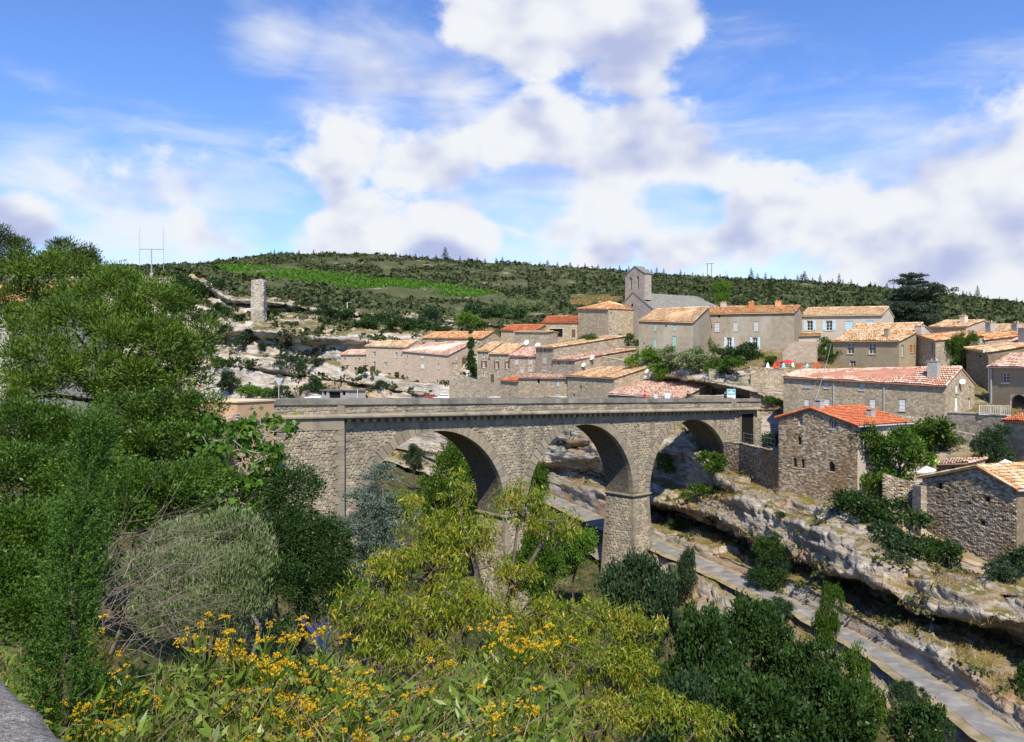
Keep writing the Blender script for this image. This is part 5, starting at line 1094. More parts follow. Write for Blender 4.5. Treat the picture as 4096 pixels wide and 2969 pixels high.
def plant(name, label, cat, base, lobes, leaf, ncl, per, cr, L, W, seed, mode='out', trunk=.12, ntw=30, tw=.012, bark='bark', shell=.55, flat=1.0, low=.35, group=None, lobes_px=True, var=.5, sag=0.0):
    r = rng(seed); lb = px_lobes(lobes) if lobes_px else lobes; b = np.array(P(*base) if lobes_px else base)
    C, D, cc, src = crown_pts(lb, ncl, per, cr, r, mode, shell, flat, low); n = len(C)
    V, Fq = leafset(C - b, D, L * (1 - var + 2 * var * r.random(n)), W * (1 - var + 2 * var * r.random(n)), r)
    root = thing(name, label, cat, b, 0, group)
    obj('crown', mesh_np('crown', V, Fq, MATS[leaf], tones(r, n)), root)
    m = MB(); branches(m, b * 0, [(q[0] - b[0], q[1] - b[1], q[2] - b[2]) + tuple(q[3:]) for q in lb], cc - b, src - b, r, trunk, ntw, tw, sag); m.build('trunk', MATS[bark], root, True)
    return root
def bank_base(px, Y):   # a foot on the camera's bank
    x = (px - CX) / F * Y; z = float(bankz(np.array(x), np.array(Y))); return (px, HZ - z * F / Y, Y)

# --- trees and shrubs on the near bank, left
plant('pine_tree', 'huge bright green pine filling the left, in front of the grey villa', 'tree', bank_base(420, 44),
      [(230, 1125, 43, 190, 95), (420, 1200, 42, 190, 110), (610, 1255, 41, 150, 100), (300, 1330, 40, 230, 110), (560, 1400, 39, 210, 110), (730, 1350, 41, 110, 120), (780, 1470, 41, 85, 110), (180, 1470, 38, 170, 110), (400, 1520, 38, 210, 90), (640, 1550, 39, 150, 80), (90, 1600, 37, 120, 110), (120, 1240, 43, 110, 90), (60, 1330, 41, 110, 80), (500, 1310, 40, 160, 90), (740, 1540, 41, 90, 90), (520, 1600, 39, 190, 70)],
      'leaf_pine', 330, 260, .78, .20, .056, 1, 'tuft', .28, 60, .03, shell=.6, low=.25)
for i, (px, py, Y, rx, ry, lab) in enumerate([(5, 1000, 84, 60, 85, 'tall thin pine at the extreme left edge of the skyline'), (80, 1010, 95, 34, 48, 'small feathery pine beside the tall one at left'), (255, 1010, 88, 60, 45, 'round topped pine rising behind the big pine'), (345, 1040, 90, 55, 40, 'low pine right of the round topped pine')]):
    plant('pine_tree', lab, 'tree', (px, py + 190, Y), [(px, py, Y, rx, ry), (px + rx * .4, py + ry * .8, Y, rx * .8, ry * .8), (px - rx * .4, py + ry * .9, Y, rx * .8, ry * .7)], 'leaf_pine_far', 60, 60, .8, .35, .09, 40 + i, 'tuft', .18, 14, .03)
plant('laurel_bush', 'broad glossy green laurel below the pine beside the terrace', 'bush', bank_base(620, 31), [(520, 1720, 31, 170, 130), (720, 1690, 31, 150, 110), (640, 1840, 29.5, 230, 120), (430, 1860, 29, 160, 130), (840, 1760, 31, 70, 80)], 'leaf_laurel', 150, 320, .50, .13, .055, 2, 'out', .14, 40)
plant('evergreen_bush', 'dense dark green bush at the left edge below the pine', 'bush', bank_base(120, 24), [(100, 1760, 26, 170, 150), (280, 1790, 26, 150, 130), (90, 1960, 23, 170, 150), (330, 1960, 23, 190, 120)], 'leaf_bush', 125, 330, .50, .10, .045, 3, 'out', .12, 40)
plant('evergreen_bush', 'bright leafed bush in the middle of the left bank', 'bush', bank_base(450, 19), [(420, 2080, 19, 230, 110), (620, 2010, 20, 200, 120), (780, 1960, 21, 120, 110), (250, 2150, 18, 160, 110)], 'leaf_bush', 120, 320, .42, .085, .038, 4, 'out', .10, 40)
plant('evergreen_bush', 'shadowy bush at the left edge behind the juniper', 'bush', bank_base(80, 13), [(60, 2180, 14, 170, 130), (210, 2260, 14, 150, 120), (40, 2400, 12.5, 150, 150), (180, 2500, 12, 120, 130)], 'leaf_bush', 170, 190, .32, .07, .032, 5, 'out', .08, 40)
plant('round_bush', 'big dark rounded bush in front of the bridge abutment', 'bush', bank_base(1180, 27), [(1180, 2000, 28, 110, 120), (1120, 2170, 27, 170, 130), (1270, 2230, 27, 150, 140), (1140, 2370, 26, 180, 130), (1300, 2390, 26.5, 120, 130)], 'leaf_dark', 230, 240, .46, .095, .045, 6, 'out', .14, 30)
plant('olive_shrub', 'silvery green narrow leafed shrub behind the bare twigs', 'bush', bank_base(820, 13.5), [(700, 2190, 14.2, 90, 60), (820, 2150, 14, 100, 70), (940, 2130, 14, 90, 60), (1000, 2230, 14, 70, 90), (620, 2300, 13.3, 100, 90), (770, 2290, 13.2, 120, 90), (920, 2330, 13, 110, 100), (680, 2440, 12.8, 110, 90), (840, 2460, 12.6, 120, 100), (960, 2450, 12.8, 80, 100)], 'leaf_olive', 230, 200, .27, .085, .018, 7, 'up', .06, 60, .008)
# fig tree with pale limbs
def fig():
    r = rng(21); base = np.array(P(*bank_base(960, 30))); root = thing('fig_tree', 'fig tree with big light green leaves and pale crooked branches before the abutment', 'tree', base)
    lb = px_lobes([(880, 1760, 29, 130, 70), (1060, 1740, 29, 120, 60), (960, 1860, 28.5, 190, 90), (850, 1980, 28, 150, 110), (1060, 1960, 28.5, 100, 90), (950, 2080, 28, 160, 70)])
    C, D, cc, src = crown_pts(lb, 150, 15, .42, r, 'hang', .55); n = len(C); V, Fq = leafset(C - base, D + r.normal(size=(n, 3)) * .5, .25 * (.6 + .7 * r.random(n)), .20 * (.6 + .7 * r.random(n)), r, .12)
    obj('crown', mesh_np('crown', V, Fq, MATS['leaf_fig'], r.random(n)), root)
    m = MB(); branches(m, base * 0, [(q[0] - base[0], q[1] - base[1], q[2] - base[2]) + tuple(q[3:]) for q in lb], cc - base, src - base, r, .09, 90, .015, -.12); m.build('trunk', MATS['bark_pale'], root, True)
fig()
plant('blue_cedar', 'blue green conifer standing in front of the first arch', 'tree', bank_base(1480, 40), [(1530, 1920, 40, 50, 60), (1500, 2020, 40, 110, 70), (1560, 2080, 40, 100, 80), (1440, 2140, 39.5, 120, 80), (1560, 2250, 39.5, 120, 90), (1420, 2280, 39.5, 120, 90), (1480, 2410, 39, 150, 100)], 'leaf_cedar', 300, 130, .50, .14, .055, 8, 'tuft', .2, 30, .03, flat=.55)
# plum trees with yellowing drooping leaves
plant('plum_tree', 'spreading fruit tree with drooping yellow green leaves in front of the bridge', 'tree', bank_base(1700, 13.5),
      [(1650, 2060, 14.5, 100, 90), (1750, 2150, 14.5, 140, 100), (1530, 2330, 14, 120, 110), (1700, 2300, 14, 180, 110), (1900, 2180, 14.5, 110, 120), (1830, 2000, 14.8, 60, 110), (2080, 2020, 14.8, 110, 80), (2200, 2120, 14.8, 110, 70), (1430, 2480, 13.5, 120, 130), (1620, 2520, 13.2, 170, 120), (1850, 2450, 13.2, 160, 110), (1750, 2680, 12.6, 180, 100), (1500, 2650, 13, 110, 90), (2050, 2330, 14, 110, 90)],
      'leaf_plum', 500, 38, .19, .11, .022, 9, 'hang', .13, 260, .010, 'bark', shell=.35, low=.6)
plant('plum_tree', 'second yellow leaved fruit tree lower right of the first, cut by the bottom edge', 'tree', bank_base(2350, 11.5),
      [(2150, 2480, 12.5, 150, 90), (2380, 2480, 12.5, 160, 80), (2560, 2540, 12.3, 130, 90), (2250, 2640, 12, 180, 110), (2480, 2700, 12, 150, 100), (2150, 2820, 11.4, 170, 110), (2400, 2880, 11.2, 190, 90), (2620, 2860, 11.5, 130, 90), (2020, 2620, 12.2, 120, 90), (2800, 2920, 11.5, 130, 70)],
      'leaf_plum', 410, 40, .165, .095, .019, 10, 'hang', .10, 220, .009, 'bark', shell=.35, low=.6)
# juniper, close at left
def juniper():
    r = rng(31); root = thing('juniper', 'upright bright green juniper with a few rusty sprays at bottom left', 'bush', P(*bank_base(290, 5.6)))
    base = np.array(root.location); cols = [(290, 2969, 5.4), (270, 2700, 5.5), (300, 2450, 5.7), (290, 2250, 5.9), (330, 2050, 6.1), (365, 1850, 6.3), (372, 1700, 6.4)]; wd = [250, 215, 185, 150, 105, 60, 16]
    pts = np.array([P(*q) for q in cols]); ns = 1150; t = r.random(ns) ** 1.25 * 5.999; i = t.astype(int); f = (t - i)[:, None]
    ctr = pts[i] + (pts[i + 1] - pts[i]) * f; w = (np.interp(t, range(7), wd)) / F * ctr[:, 1]; ang = r.random(ns) * 6.283
    lump = .62 + .5 * vnoise(np.stack([np.cos(ang) * 1.6, ctr[:, 2] * 4.5, np.sin(ang) * 1.6], 1), 4); rad = w * lump * (.35 + .65 * r.random(ns) ** .5)
    S0 = ctr + np.stack([np.cos(ang) * rad * .8, np.sin(ang) * rad * .75, np.zeros(ns)], 1); SD = unit(np.stack([np.cos(ang) * .6, np.sin(ang) * .6, np.ones(ns) * (.7 + .5 * r.random(ns))], 1) + r.normal(size=(ns, 3)) * .25); SL = .10 + .16 * r.random(ns)
    per = 42; n = ns * per; k = np.repeat(np.arange(ns), per); q = r.random(n); C = S0[k] + SD[k] * (SL[k] * q)[:, None] + r.normal(size=(n, 3)) * (.016 * (1.15 - q))[:, None]; D = SD[k] * .8 + r.normal(size=(n, 3)) * .55
    V, Fq = leafset(C - base, D, .026 * (.6 + .8 * r.random(n)), .0085 * (.7 + .6 * r.random(n)), r)
    dead = r.random(ns) < .02; rn = np.where(dead[k], .99, (.55 * r.random(ns)[k] + .45 * r.random(n)) * .94)
    obj('crown', mesh_np('crown', V, Fq, MATS['leaf_juniper'], rn), root)
    m = MB(); m.tube([p - base for p in pts], [.05, .045, .04, .03, .02, .012, .006], 7); m.build('trunk', MATS['bark'], root, True)
juniper()
# broom: a fan of pale bare twigs
def broom():
    r = rng(33); root0 = np.array(P(*bank_base(420, 10.2))); root = thing('bare_shrub', 'fan of thin bare pale twigs arching to the right over the left bank', 'shrub', root0); m = MB()
    for k in range(60):
        b = np.array(P(r.uniform(330, 620), r.uniform(2250, 2640), r.uniform(9.6, 11.4))); e = b + np.array(P(CX + r.uniform(200, 520), HZ - r.uniform(-60, 330), 10.5)) * [1, 0, 1] + [0, r.normal(0, .8), 0]
        ln = np.linalg.norm(e - b); c = (b + e) / 2 + np.array([-.10 * ln, 0, r.uniform(.1, .34) * ln]) + r.normal(size=3) * .2; pts = [(1 - t) ** 2 * b + 2 * t * (1 - t) * c + t * t * e + r.normal(size=3) * .05 for t in np.linspace(0, 1, 7)]
        w = r.uniform(.003, .0075); m.tube([p - root0 for p in pts], list(np.linspace(w, w * .3, 7)), 4, None, False)
        for q in range(3):
            i = r.integers(2, 6); d = (pts[i] - pts[i - 1]) * r.uniform(1.5, 3) + r.normal(size=3) * .14; m.tube([pts[i] - root0, pts[i] + d * .6 - root0, pts[i] + d * 1.1 + [0, 0, -.03] - root0], [w * .5, w * .35, w * .2], 3, None, False)
    m.build('twigs', MATS['twig'], root)
broom()
# dead branch painted blue
def blue():
    b = np.array(P(1320, 2620, 11.0)); root = thing('blue_branch', 'dead forked branch painted blue among the yellow flowers', 'branch', b); m = MB(); q = lambda px, py, Y=11.0: np.array(P(px, py, Y)) - b
    m.tube([q(1325, 2640), q(1300, 2590), q(1272, 2560), q(1240, 2520), q(1215, 2490), q(1212, 2470), q(1220, 2455)], [.036, .03, .026, .022, .018, .014, .009], 7)
    m.tube([q(1290, 2575), q(1255, 2530), q(1243, 2500)], [.03, .022, .012], 6); m.tube([q(1300, 2585, 11.1), q(1318, 2530, 11.2), q(1312, 2490, 11.2), q(1316, 2470, 11.2)], [.02, .016, .012, .006], 6)
    m.tube([q(1262, 2515, 11.1), q(1300, 2492, 11.2), q(1330, 2515, 11.2), q(1348, 2508, 11.2)], [.014, .012, .01, .006], 5); m.tube([q(1300, 2500, 11.2), q(1285, 2470, 11.2)], [.01, .005], 5); m.tube([q(1265, 2520, 11.1), q(1262, 2480, 11.2)], [.012, .005], 5)
    m.build('limb', MATS['blue_branch'], root, True)
blue()
# --- flowering weeds in the foreground
def weed_variant(k):
    r = rng(100 + k); root = thing('flowering_weed', 'x', 'plant'); h = r.uniform(.55, .9); lean = np.array([r.uniform(-.10, .42), r.uniform(-.1, .1), 0]); m = MB()
    top = lean * h + [0, 0, h]; pts = [lean * h * t * t + np.array([0, 0, h * t]) for t in np.linspace(0, 1, 5)]; m.tube(pts, [.008, .007, .006, .005, .004], 5); m.build('stem', MATS['leaf_weed'], root)
    n = 26; t = .12 + .78 * r.random(n); ang = r.random(n) * 6.283; C = np.array([lean * h * q * q + np.array([0, 0, h * q]) for q in t]); D = np.stack([np.cos(ang), np.sin(ang), .55 + .6 * r.random(n)], 1); L = .13 * (.6 + .6 * r.random(n)); C = C + unit(D) * L[:, None] * .5
    V, Fq = leafset(C, D, L, L * .20, r, .1); obj('leaves', mesh_np('leaves', V, Fq, MATS['leaf_weed'], r.random(n)), root)
    hs = MB()
    for i in range(r.integers(3, 8)):
        o = top + np.array([r.normal(0, .055), r.normal(0, .055), r.normal(0, .035)]); hs.tube([pts[3], (pts[3] + o) / 2, o], [.003, .0025, .002], 3, None, False); sz = r.uniform(.55, 1.2); ns = r.integers(3, 8); cs_ = o + r.normal(size=(ns, 3)) * np.array([.022, .022, .010]) * sz; nf = ns * 11; Cc = np.repeat(cs_, 11, 0) + r.normal(size=(nf, 3)) * np.array([.0065, .0065, .0045]) * sz
        v, f = leafset(Cc, unit(r.normal(size=(nf, 3))), .0105, .008, r, 0)
        obj('flower_head', mesh_np('flower_head', v, f, MATS['petal'], r.random(nf)), root)
    hs.build('flower_stalks', MATS['leaf_weed'], root)
    return root
WV = [weed_variant(k) for k in range(7)]; r = rng(55); first = [True] * 7
GL = 'yellow flowering weed in the foreground thicket along the bottom'
spots = [(290, 2500, 8), (320, 2540, 7.6), (255, 2480, 8), (350, 2640, 7.2), (250, 2600, 7), (300, 2680, 6.8)]
while len(spots) < 125:
    px = r.uniform(230, 2180); lo = np.interp(px, [200, 450, 700, 1000, 1300, 1700, 1900, 2200], [2560, 2700, 2600, 2600, 2580, 2700, 2560, 2640]); py = r.uniform(lo, 3060)
    if vnoise(np.array([[px / 170, py / 110, 3.3]]), 12)[0] < r.uniform(-.3, .5) + (.25 if 450 < px < 950 or 1450 < px < 1800 else -.1): continue
    spots.append((px, py, np.interp(py, [2500, 2750, 3060], [8.0, 6.0, 4.6]) * r.uniform(.92, 1.08)))
for i, (px, py, Y) in enumerate(spots):      # py = where the flower head shows
    k = i % 7; p = np.array(P(px, py, Y)); g = float(bankz(np.array(p[0]), np.array(p[1]))); hgt = min(1.5, max(.75, (p[2] - g) / .72)); o = WV[k] if first[k] else copy_tree(WV[k], (0, 0, 0)); first[k] = False
    o.location = (p[0] - .12, p[1], p[2] - .74 * hgt); o.rotation_euler = (0, 0, r.normal(0, .5)); o.scale = (hgt, hgt, hgt); o['label'] = GL; o['group'] = 'flowering weeds in the foreground'
def carpet(name, label, n, fn, mat, L, W, seed, up=.8, cat=None):
    r = rng(seed); C = fn(r, n); n = len(C); D = r.normal(size=(n, 3)) * .5 + np.array([.15, 0, up]); V, Fq = leafset(C, D, L * (.5 + r.random(n)), W * (.5 + r.random(n)), r, .1); return obj(name, mesh_np(name, V, Fq, MATS[mat], r.random(n)), kind='stuff', label=label, cat=cat)
def fore(r, n):
    px = r.uniform(-40, 2300, n); lo = np.interp(px, [0, 450, 700, 1000, 1300, 1700, 1900, 2300], [2600, 2700, 2660, 2640, 2620, 2760, 2640, 2740]); py = lo + (3200 - lo) * r.random(n); Y = np.interp(py, [2600, 2800, 3200], [7.6, 6.2, 4.2]) * (1 + .10 * r.normal(size=n) * .6); return np.stack([(px - CX) / F * Y, Y, (HZ - py) / F * Y], 1)
carpet('weeds', 'mass of green leafy weeds under the yellow flowers', 12000, fore, 'leaf_weed', .125, .032, 61, .45, 'weeds')
carpet('dry_grass', 'dry straw coloured grass among the foreground weeds', 4500, fore, 'leaf_dry', .22, .006, 62, .9, 'grass')
def stalks():
    r = rng(64); m = MB(); C = fore(r, 260)
    for c in C: d = np.array([r.normal(.25, .3), r.normal(0, .15), r.uniform(.15, .55)]); w = r.uniform(.0025, .005); m.tube([c - d * .4, c + d * .1 + r.normal(size=3) * .02, c + d * .6 + r.normal(size=3) * .04], [w, w * .8, w * .4], 4, None, False)
    m.build('dry_stalks', MATS['twig'], kind='stuff', label='brown dry stalks lying among the foreground weeds', cat='stalks')
stalks()
def understory(r, n):
    x = r.uniform(-26, 17, n); y = 6 + 109 * r.random(n) ** 1.5; x = np.where(y > 60, r.uniform(-14, 11, n), x); z = bankz(x, y) + r.random(n) * .6; return np.stack([x, y, z], 1)
carpet('undergrowth', 'dark low undergrowth covering the bank beneath the trees', 36000, understory, 'leaf_bush', .26, .13, 63, .4, 'undergrowth')

# --- shared shrubs and trees of the valley and the cliffs
def shrub_mesh(k, leaf, n=2600, L=.13, W=.07, lobes=6, squash=.8):
    r = rng(200 + k); lb = [(r.normal(0, .42), r.normal(0, .42), .55 * squash + r.normal(0, .2), *(r.uniform(.42, .6),) * 2, r.uniform(.35, .55) * squash) for _ in range(lobes)]
    C, D, cc, src = crown_pts(lb, n // 22, 22, .22, r, 'out', .5); m = len(C); V, Fq = leafset(C, D, L * (.6 + .8 * r.random(m)), W * (.6 + .8 * r.random(m)), r)
    me = mesh_np('shrub', V, Fq, MATS[leaf], tones(r, m)); b = MB()
    for q in range(7): c = cc[q]; b.tube([(0, 0, -.3), c * .5 + r.normal(size=3) * .05, c], [.035, .022, .008], 4, None, False)
    return me, mesh_py('stems', b.v, b.f, MATS['bark'])
SH = {k: [shrub_mesh(i * 10 + j, v) for j in range(3)] for i, (k, v) in enumerate([('dark', 'leaf_dark'), ('scrub', 'leaf_oak'), ('bush', 'leaf_bush'), ('olive', 'leaf_olive'), ('fresh', 'leaf_fresh')])}
cnt = [0]
def shrub(kind, base, size, label, name='shrub', group=None, sz=None, cat='bush'):
    me, st = SH[kind][cnt[0] % 3]; cnt[0] += 1; p = snap(*base) if base[1] > 1330 or base[0] < 2000 and base[1] > 1200 else np.array(P(*base)); s = size / F * base[2]; root = thing(name, label, cat, p, cnt[0] * 1.7, group); root.scale = (s, s, s * (sz or 1.0)); obj('foliage', me, root); obj('stem', st, root); return root
def tree_mesh(k, leaf, n=12500, L=.037, W=.022):
    r = rng(400 + k); lb = [(0, 0, .60, .32, .32, .32)] + [(.34 * math.cos(a) * r.uniform(.7, 1.2), .34 * math.sin(a) * r.uniform(.7, 1.2), r.uniform(.22, .78), .22, .22, .18) for a in np.linspace(0, 6.283, 10)[:-1]]
    C, D, cc, src = crown_pts(lb, 200, n // 200, .095, r, 'out', .6); m = len(C); V, Fq = leafset(C, D, L * (.6 + .8 * r.random(m)), W * (.6 + .8 * r.random(m)), r); me = mesh_np('crown', V, Fq, MATS[leaf], tones(r, m)); b = MB(); branches(b, (0, 0, 0), lb, cc, src, r, .03, 24, .004); return me, mesh_py('trunk', b.v, b.f, MATS['bark'], None, True)
TM = {k: [tree_mesh(i * 10 + j, v) for j in range(2)] for i, (k, v) in enumerate([('dark', 'leaf_dark'), ('oak', 'leaf_oak'), ('bush', 'leaf_bush'), ('fresh', 'leaf_fresh')])}
def broadleaf(kind, foot, hgt, wide, label, name='tree', group=None, cat='tree'):
    """foot (px,py,Y), height and width in photograph pixels"""
    me, st = TM[kind][cnt[0] % 2]; cnt[0] += 1; p = P(*foot) if foot[2] < 56 or foot[0] < 2350 or foot[1] < 1300 else snap(*foot); h = hgt / F * foot[2]; w = wide / F * foot[2] / 1.15; p = np.array(p) - [0, 0, .16 * h]; h *= 1.16; root = thing(name, label, cat, p, cnt[0] * 1.3, group); root.scale = (w, w, h / .95); obj('crown', me, root); obj('trunk', st, root); return root
broadleaf('oak', (2560, 2760, 50), 560, 360, 'dark green oak rising in front of the right bridge pier')
broadleaf('dark', (2800, 3040, 44), 640, 420, 'dark tree just right of the yellow fruit trees')
broadleaf('dark', (3010, 2920, 47), 520, 420, 'dark round tree below the pale rocks beside the path')
broadleaf('oak', (2700, 3260, 36), 560, 440, 'olive green tree at the bottom right of the fruit trees')
broadleaf('dark', (3200, 3060, 44), 480, 400, 'dark tree in the valley directly left of the path bend')
broadleaf('dark', (3060, 3300, 37), 600, 560, 'large shadowy tree at the bottom of the valley')
broadleaf('dark', (3380, 3200, 40), 500, 420, 'shadowy tree low at the bottom beside the path')
broadleaf('bush', (3430, 2990, 45), 400, 200, 'green tree beside the cracked stretch of path')
broadleaf('dark', (3650, 3230, 38.5), 420, 330, 'dark bush at the bottom edge beside the path')
broadleaf('bush', (3310, 2640, 51.5), 300, 120, 'slender leaning green tree between the path and the cave')
broadleaf('oak', (3625, 2890, 44.5), 170, 150, 'single dark shrub on the dry verge of the path')
broadleaf('dark', (2900, 3150, 40), 500, 420, 'dark tree at the bottom between fruit tree and valley')
broadleaf('oak', (3110, 2520, 59), 140, 150, 'small shrub at the left edge of the path')
broadleaf('oak', (2730, 2450, 66), 240, 110, 'narrow dark shrub beside the path near the pier')
broadleaf('dark', (3075, 2360, 66.5), 210, 190, 'leafy fig-like tree at the foot of the overhanging cliff')
broadleaf('bush', (1800, 2110, 82), 330, 260, 'green tree seen through the left arch')
broadleaf('dark', (1870, 2080, 88), 260, 190, 'darker tree behind the green one through the left arch')
broadleaf('oak', (1655, 1890, 118), 110, 90, 'small tree beside the path through the left arch')
broadleaf('bush', (2140, 2120, 90), 260, 120, 'dark bush at the left side of the middle arch')
broadleaf('bush', (2150, 2420, 60), 330, 260, 'green bush in the shade at the foot of the left pier')
broadleaf('fresh', (2300, 2330, 72), 220, 220, 'light green bush between the two bridge piers')
broadleaf('dark', (4120, 2880, 43.5), 240, 170, 'dark bush overhanging the path at the right edge')
# on the cliff and in the gardens
broadleaf('bush', (3570, 2010, 65.5), 300, 320, 'big leafy garden tree right of the red roofed stone house')
broadleaf('oak', (3960, 1900, 67.5), 190, 190, 'silvery garden tree above the dark stone house')
broadleaf('bush', (3850, 1500, 95), 170, 130, 'green garden tree between the houses at right')
broadleaf('fresh', (2885, 1232, 185), 108, 80, 'light green poplar-like tree behind the long grey house')
for (k, b, s, lab) in [('dark', (3440, 2060, 63.5), 90, 'dark ivy bush hanging at the corner below the red roofed house'), ('dark', (3520, 2110, 61.5), 110, 'dark bush tumbling down the rock under the garden wall'), ('scrub', (3560, 2200, 59.5), 90, 'brownish green bush on the rock below the garden wall'), ('dark', (3735, 2262, 55.5), 100, 'round dark bush under the dark stone house'), ('scrub', (3600, 2250, 57.5), 80, 'bush left of the round one under the dark stone house'),
                       ('bush', (3720, 1790, 72), 110, 'vine covered pergola mound behind the garden tree'), ('bush', (3640, 1760, 74), 70, 'left end of the green pergola beside the red roof'), ('bush', (3790, 1800, 72), 60, 'green vine end near the rough garden wall'), ('scrub', (3070, 1790, 91), 60, 'grey green bush at the doorway left of the red roofed house'), ('scrub', (2945, 1780, 94), 50, 'small bush on the terrace beside the bridge end'), ('bush', (3160, 1690, 88), 34, 'ivy clump hanging at the end of the bridge parapet'),
                       ('bush', (2870, 1890, 84), 70, 'green bush on the ledge right of the third arch'), ('bush', (2790, 2000, 84), 55, 'bush on the rock below the third arch'), ('bush', (2660, 1880, 92), 60, 'bush inside the third arch'), ('scrub', (3130, 2075, 67.5), 26, 'tuft on the upper rock band'), ('dark', (2725, 2120, 84), 45, 'small shrub on the grassy shelf beside the pier'), ('bush', (3600, 2420, 54), 45, 'weedy bush at the mouth of the cave'), ('scrub', (4010, 2330, 50.5), 60, 'scrub growing at the foot of the dark stone house'), ('scrub', (4075, 2300, 50), 90, 'tall scrub against the wall at the right edge')]:
    shrub(k, b, s, lab)
for (k, b, s, lab) in [('bush', (2380, 1400, 138), 55, 'green bush on the rock left of the church front'), ('bush', (2335, 1385, 141), 40, 'bush beside the stone tower house'), ('bush', (2520, 1382, 140), 40, 'round bush in front of the church wall'), ('fresh', (2590, 1470, 114), 75, 'light green bush under the grey house'), ('fresh', (2630, 1510, 112), 60, 'light green bush above the dark overhang'), ('olive', (2700, 1478, 112), 75, 'grey green tree below the green shutters'), ('dark', (2755, 1470, 112), 45, 'dark shrub between the two trees under the grey house'), ('olive', (2800, 1480, 111), 75, 'small tree with dark trunk at the corner of the grey house'), ('olive', (2860, 1400, 119), 55, 'grey green bush against the long grey house'), ('dark', (2905, 1440, 115), 55, 'dark bush under the left blue shutters'), ('dark', (2985, 1440, 114), 75, 'big dark bush below the right blue shutters'), ('bush', (2925, 1500, 108), 60, 'clipped green hedge above the dry bank'), ('bush', (2860, 1488, 109), 45, 'left end of the green hedge above the dry bank'), ('bush', (3070, 1462, 108), 36, 'small round tree at the end of the restaurant terrace'), ('bush', (3105, 1620, 98.5), 36, 'bush on the wall beside the long low house'),
                       ('bush', (3310, 1400, 109.5), 55, 'ivy covering the corner of the ochre rendered house'), ('bush', (3330, 1450, 108.5), 55, 'ivy low on the wall beside the parasols'), ('bush', (3290, 1440, 109), 45, 'dark ivy behind the restaurant terrace'), ('bush', (1980, 1545, 143), 30, 'garden bush before the terrace houses'), ('bush', (1905, 1510, 145), 34, 'bush below the cypress'), ('bush', (2380, 1455, 125), 30, 'bush beside the white dish on the low house'), ('dark', (1170, 1590, 174), 60, 'dark bush beside the road sign'), ('dark', (1120, 1590, 175), 42, 'dark low bush left of the road sign'), ('scrub', (1255, 1585, 171), 55, 'grey bush right of the road sign'), ('fresh', (1000, 1590, 180), 55, 'bright yellow green bush above the parapet'), ('fresh', (1060, 1592, 179), 36, 'small yellowish bush above the parapet')]:
    shrub(k, b, s, lab)
GC = 'dark green bush scattered on the pale cliffs below the ruined tower'
for (px, py, Y, s) in [(720, 1400, 216, 50), (905, 1330, 212, 40), (880, 1250, 226, 40), (970, 1395, 204, 50), (900, 1480, 198, 50), (1000, 1470, 192, 30), (930, 1570, 190, 60), (1150, 1480, 186, 55), (1215, 1490, 181, 50), (1080, 1275, 222, 36), (1165, 1310, 206, 22), (1270, 1470, 178, 30), (1310, 1290, 212, 50), (1380, 1285, 214, 50), (1460, 1335, 194, 60), (1550, 1320, 196, 50), (1640, 1330, 192, 66), (1690, 1320, 196, 45), (1780, 1345, 184, 40), (1530, 1560, 160.5, 32), (1450, 1500, 171, 26), (1880, 1330, 190, 55), (820, 1190, 238, 70), (740, 1180, 242, 80), (680, 1250, 232, 80), (860, 1290, 219, 50), (1210, 1250, 226, 36), (960, 1290, 214, 30), (1500, 1290, 210, 40), (1730, 1290, 205, 50), (1060, 1400, 201, 26)]:
    shrub('scrub' if (px // 10) % 2 else 'dark', (px, py, Y), s, GC, group='bushes on the cliffs')
# cypress beside the terrace houses, ivy
plant('cypress', 'slim dark cypress standing left of the terrace houses', 'tree', (1884, 1480, 147), [(1884, 1345, 147, 7, 30), (1884, 1390, 147, 11, 40), (1884, 1440, 147, 13, 40)], 'leaf_dark', 60, 60, .35, .3, .12, 71, 'up', .1, 6, .02)
plant('umbrella_tree', 'small bright tree with bare trunk behind the slim cypress', 'tree', (1873, 1370, 178), [(1870, 1275, 178, 40, 16), (1850, 1290, 178, 26, 12), (1895, 1290, 178, 26, 12)], 'leaf_fresh', 60, 40, .8, .4, .18, 72, 'out', .16, 8, .04)
# big layered cedar at right
def cedar():
    r = rng(73); b = P(3640, 1345, 150); root = thing('cedar', 'large dark layered cedar standing against the sky at right', 'tree', b); lb = []
    for (px, py, rx, ry) in [(3640, 1110, 40, 9), (3680, 1112, 30, 8), (3610, 1130, 45, 9), (3660, 1140, 60, 10), (3720, 1150, 60, 10), (3770, 1160, 45, 9), (3730, 1175, 50, 9), (3640, 1170, 60, 14), (3620, 1200, 70, 14), (3690, 1200, 60, 14), (3580, 1230, 55, 14), (3650, 1240, 80, 18), (3720, 1240, 50, 14), (3610, 1275, 80, 18), (3690, 1280, 70, 18), (3640, 1310, 70, 18), (3560, 1260, 40, 12), (3720, 1300, 50, 14)]:
        lb.append((*P(px, py, 150 + r.uniform(-2, 2)), rx / F * 150, rx / F * 150 * .9, ry * 1.5 / F * 150))
    C, D, cc, src = crown_pts(lb, 620, 62, .75, r, 'tuft', .2, .45); n = len(C); V, Fq = leafset(C - b, D, .34 * (.6 + .8 * r.random(n)), .15 * (.6 + .8 * r.random(n)), r); obj('crown', mesh_np('crown', V, Fq, MATS['leaf_cedar_dark'], r.random(n)), root)
    m = MB(); t = P(3645, 1115, 150) - b; m.tube([(0, 0, -.5), t * .5, t], [.45, .3, .1], 8)
    for q in lb: c = np.array(q[:3]) - b; m.tube([(t * (c[2] / t[2] * .9)), c], [.14, .05], 5, None, False)
    m.build('trunk', MATS['bark'], root, True)
cedar()
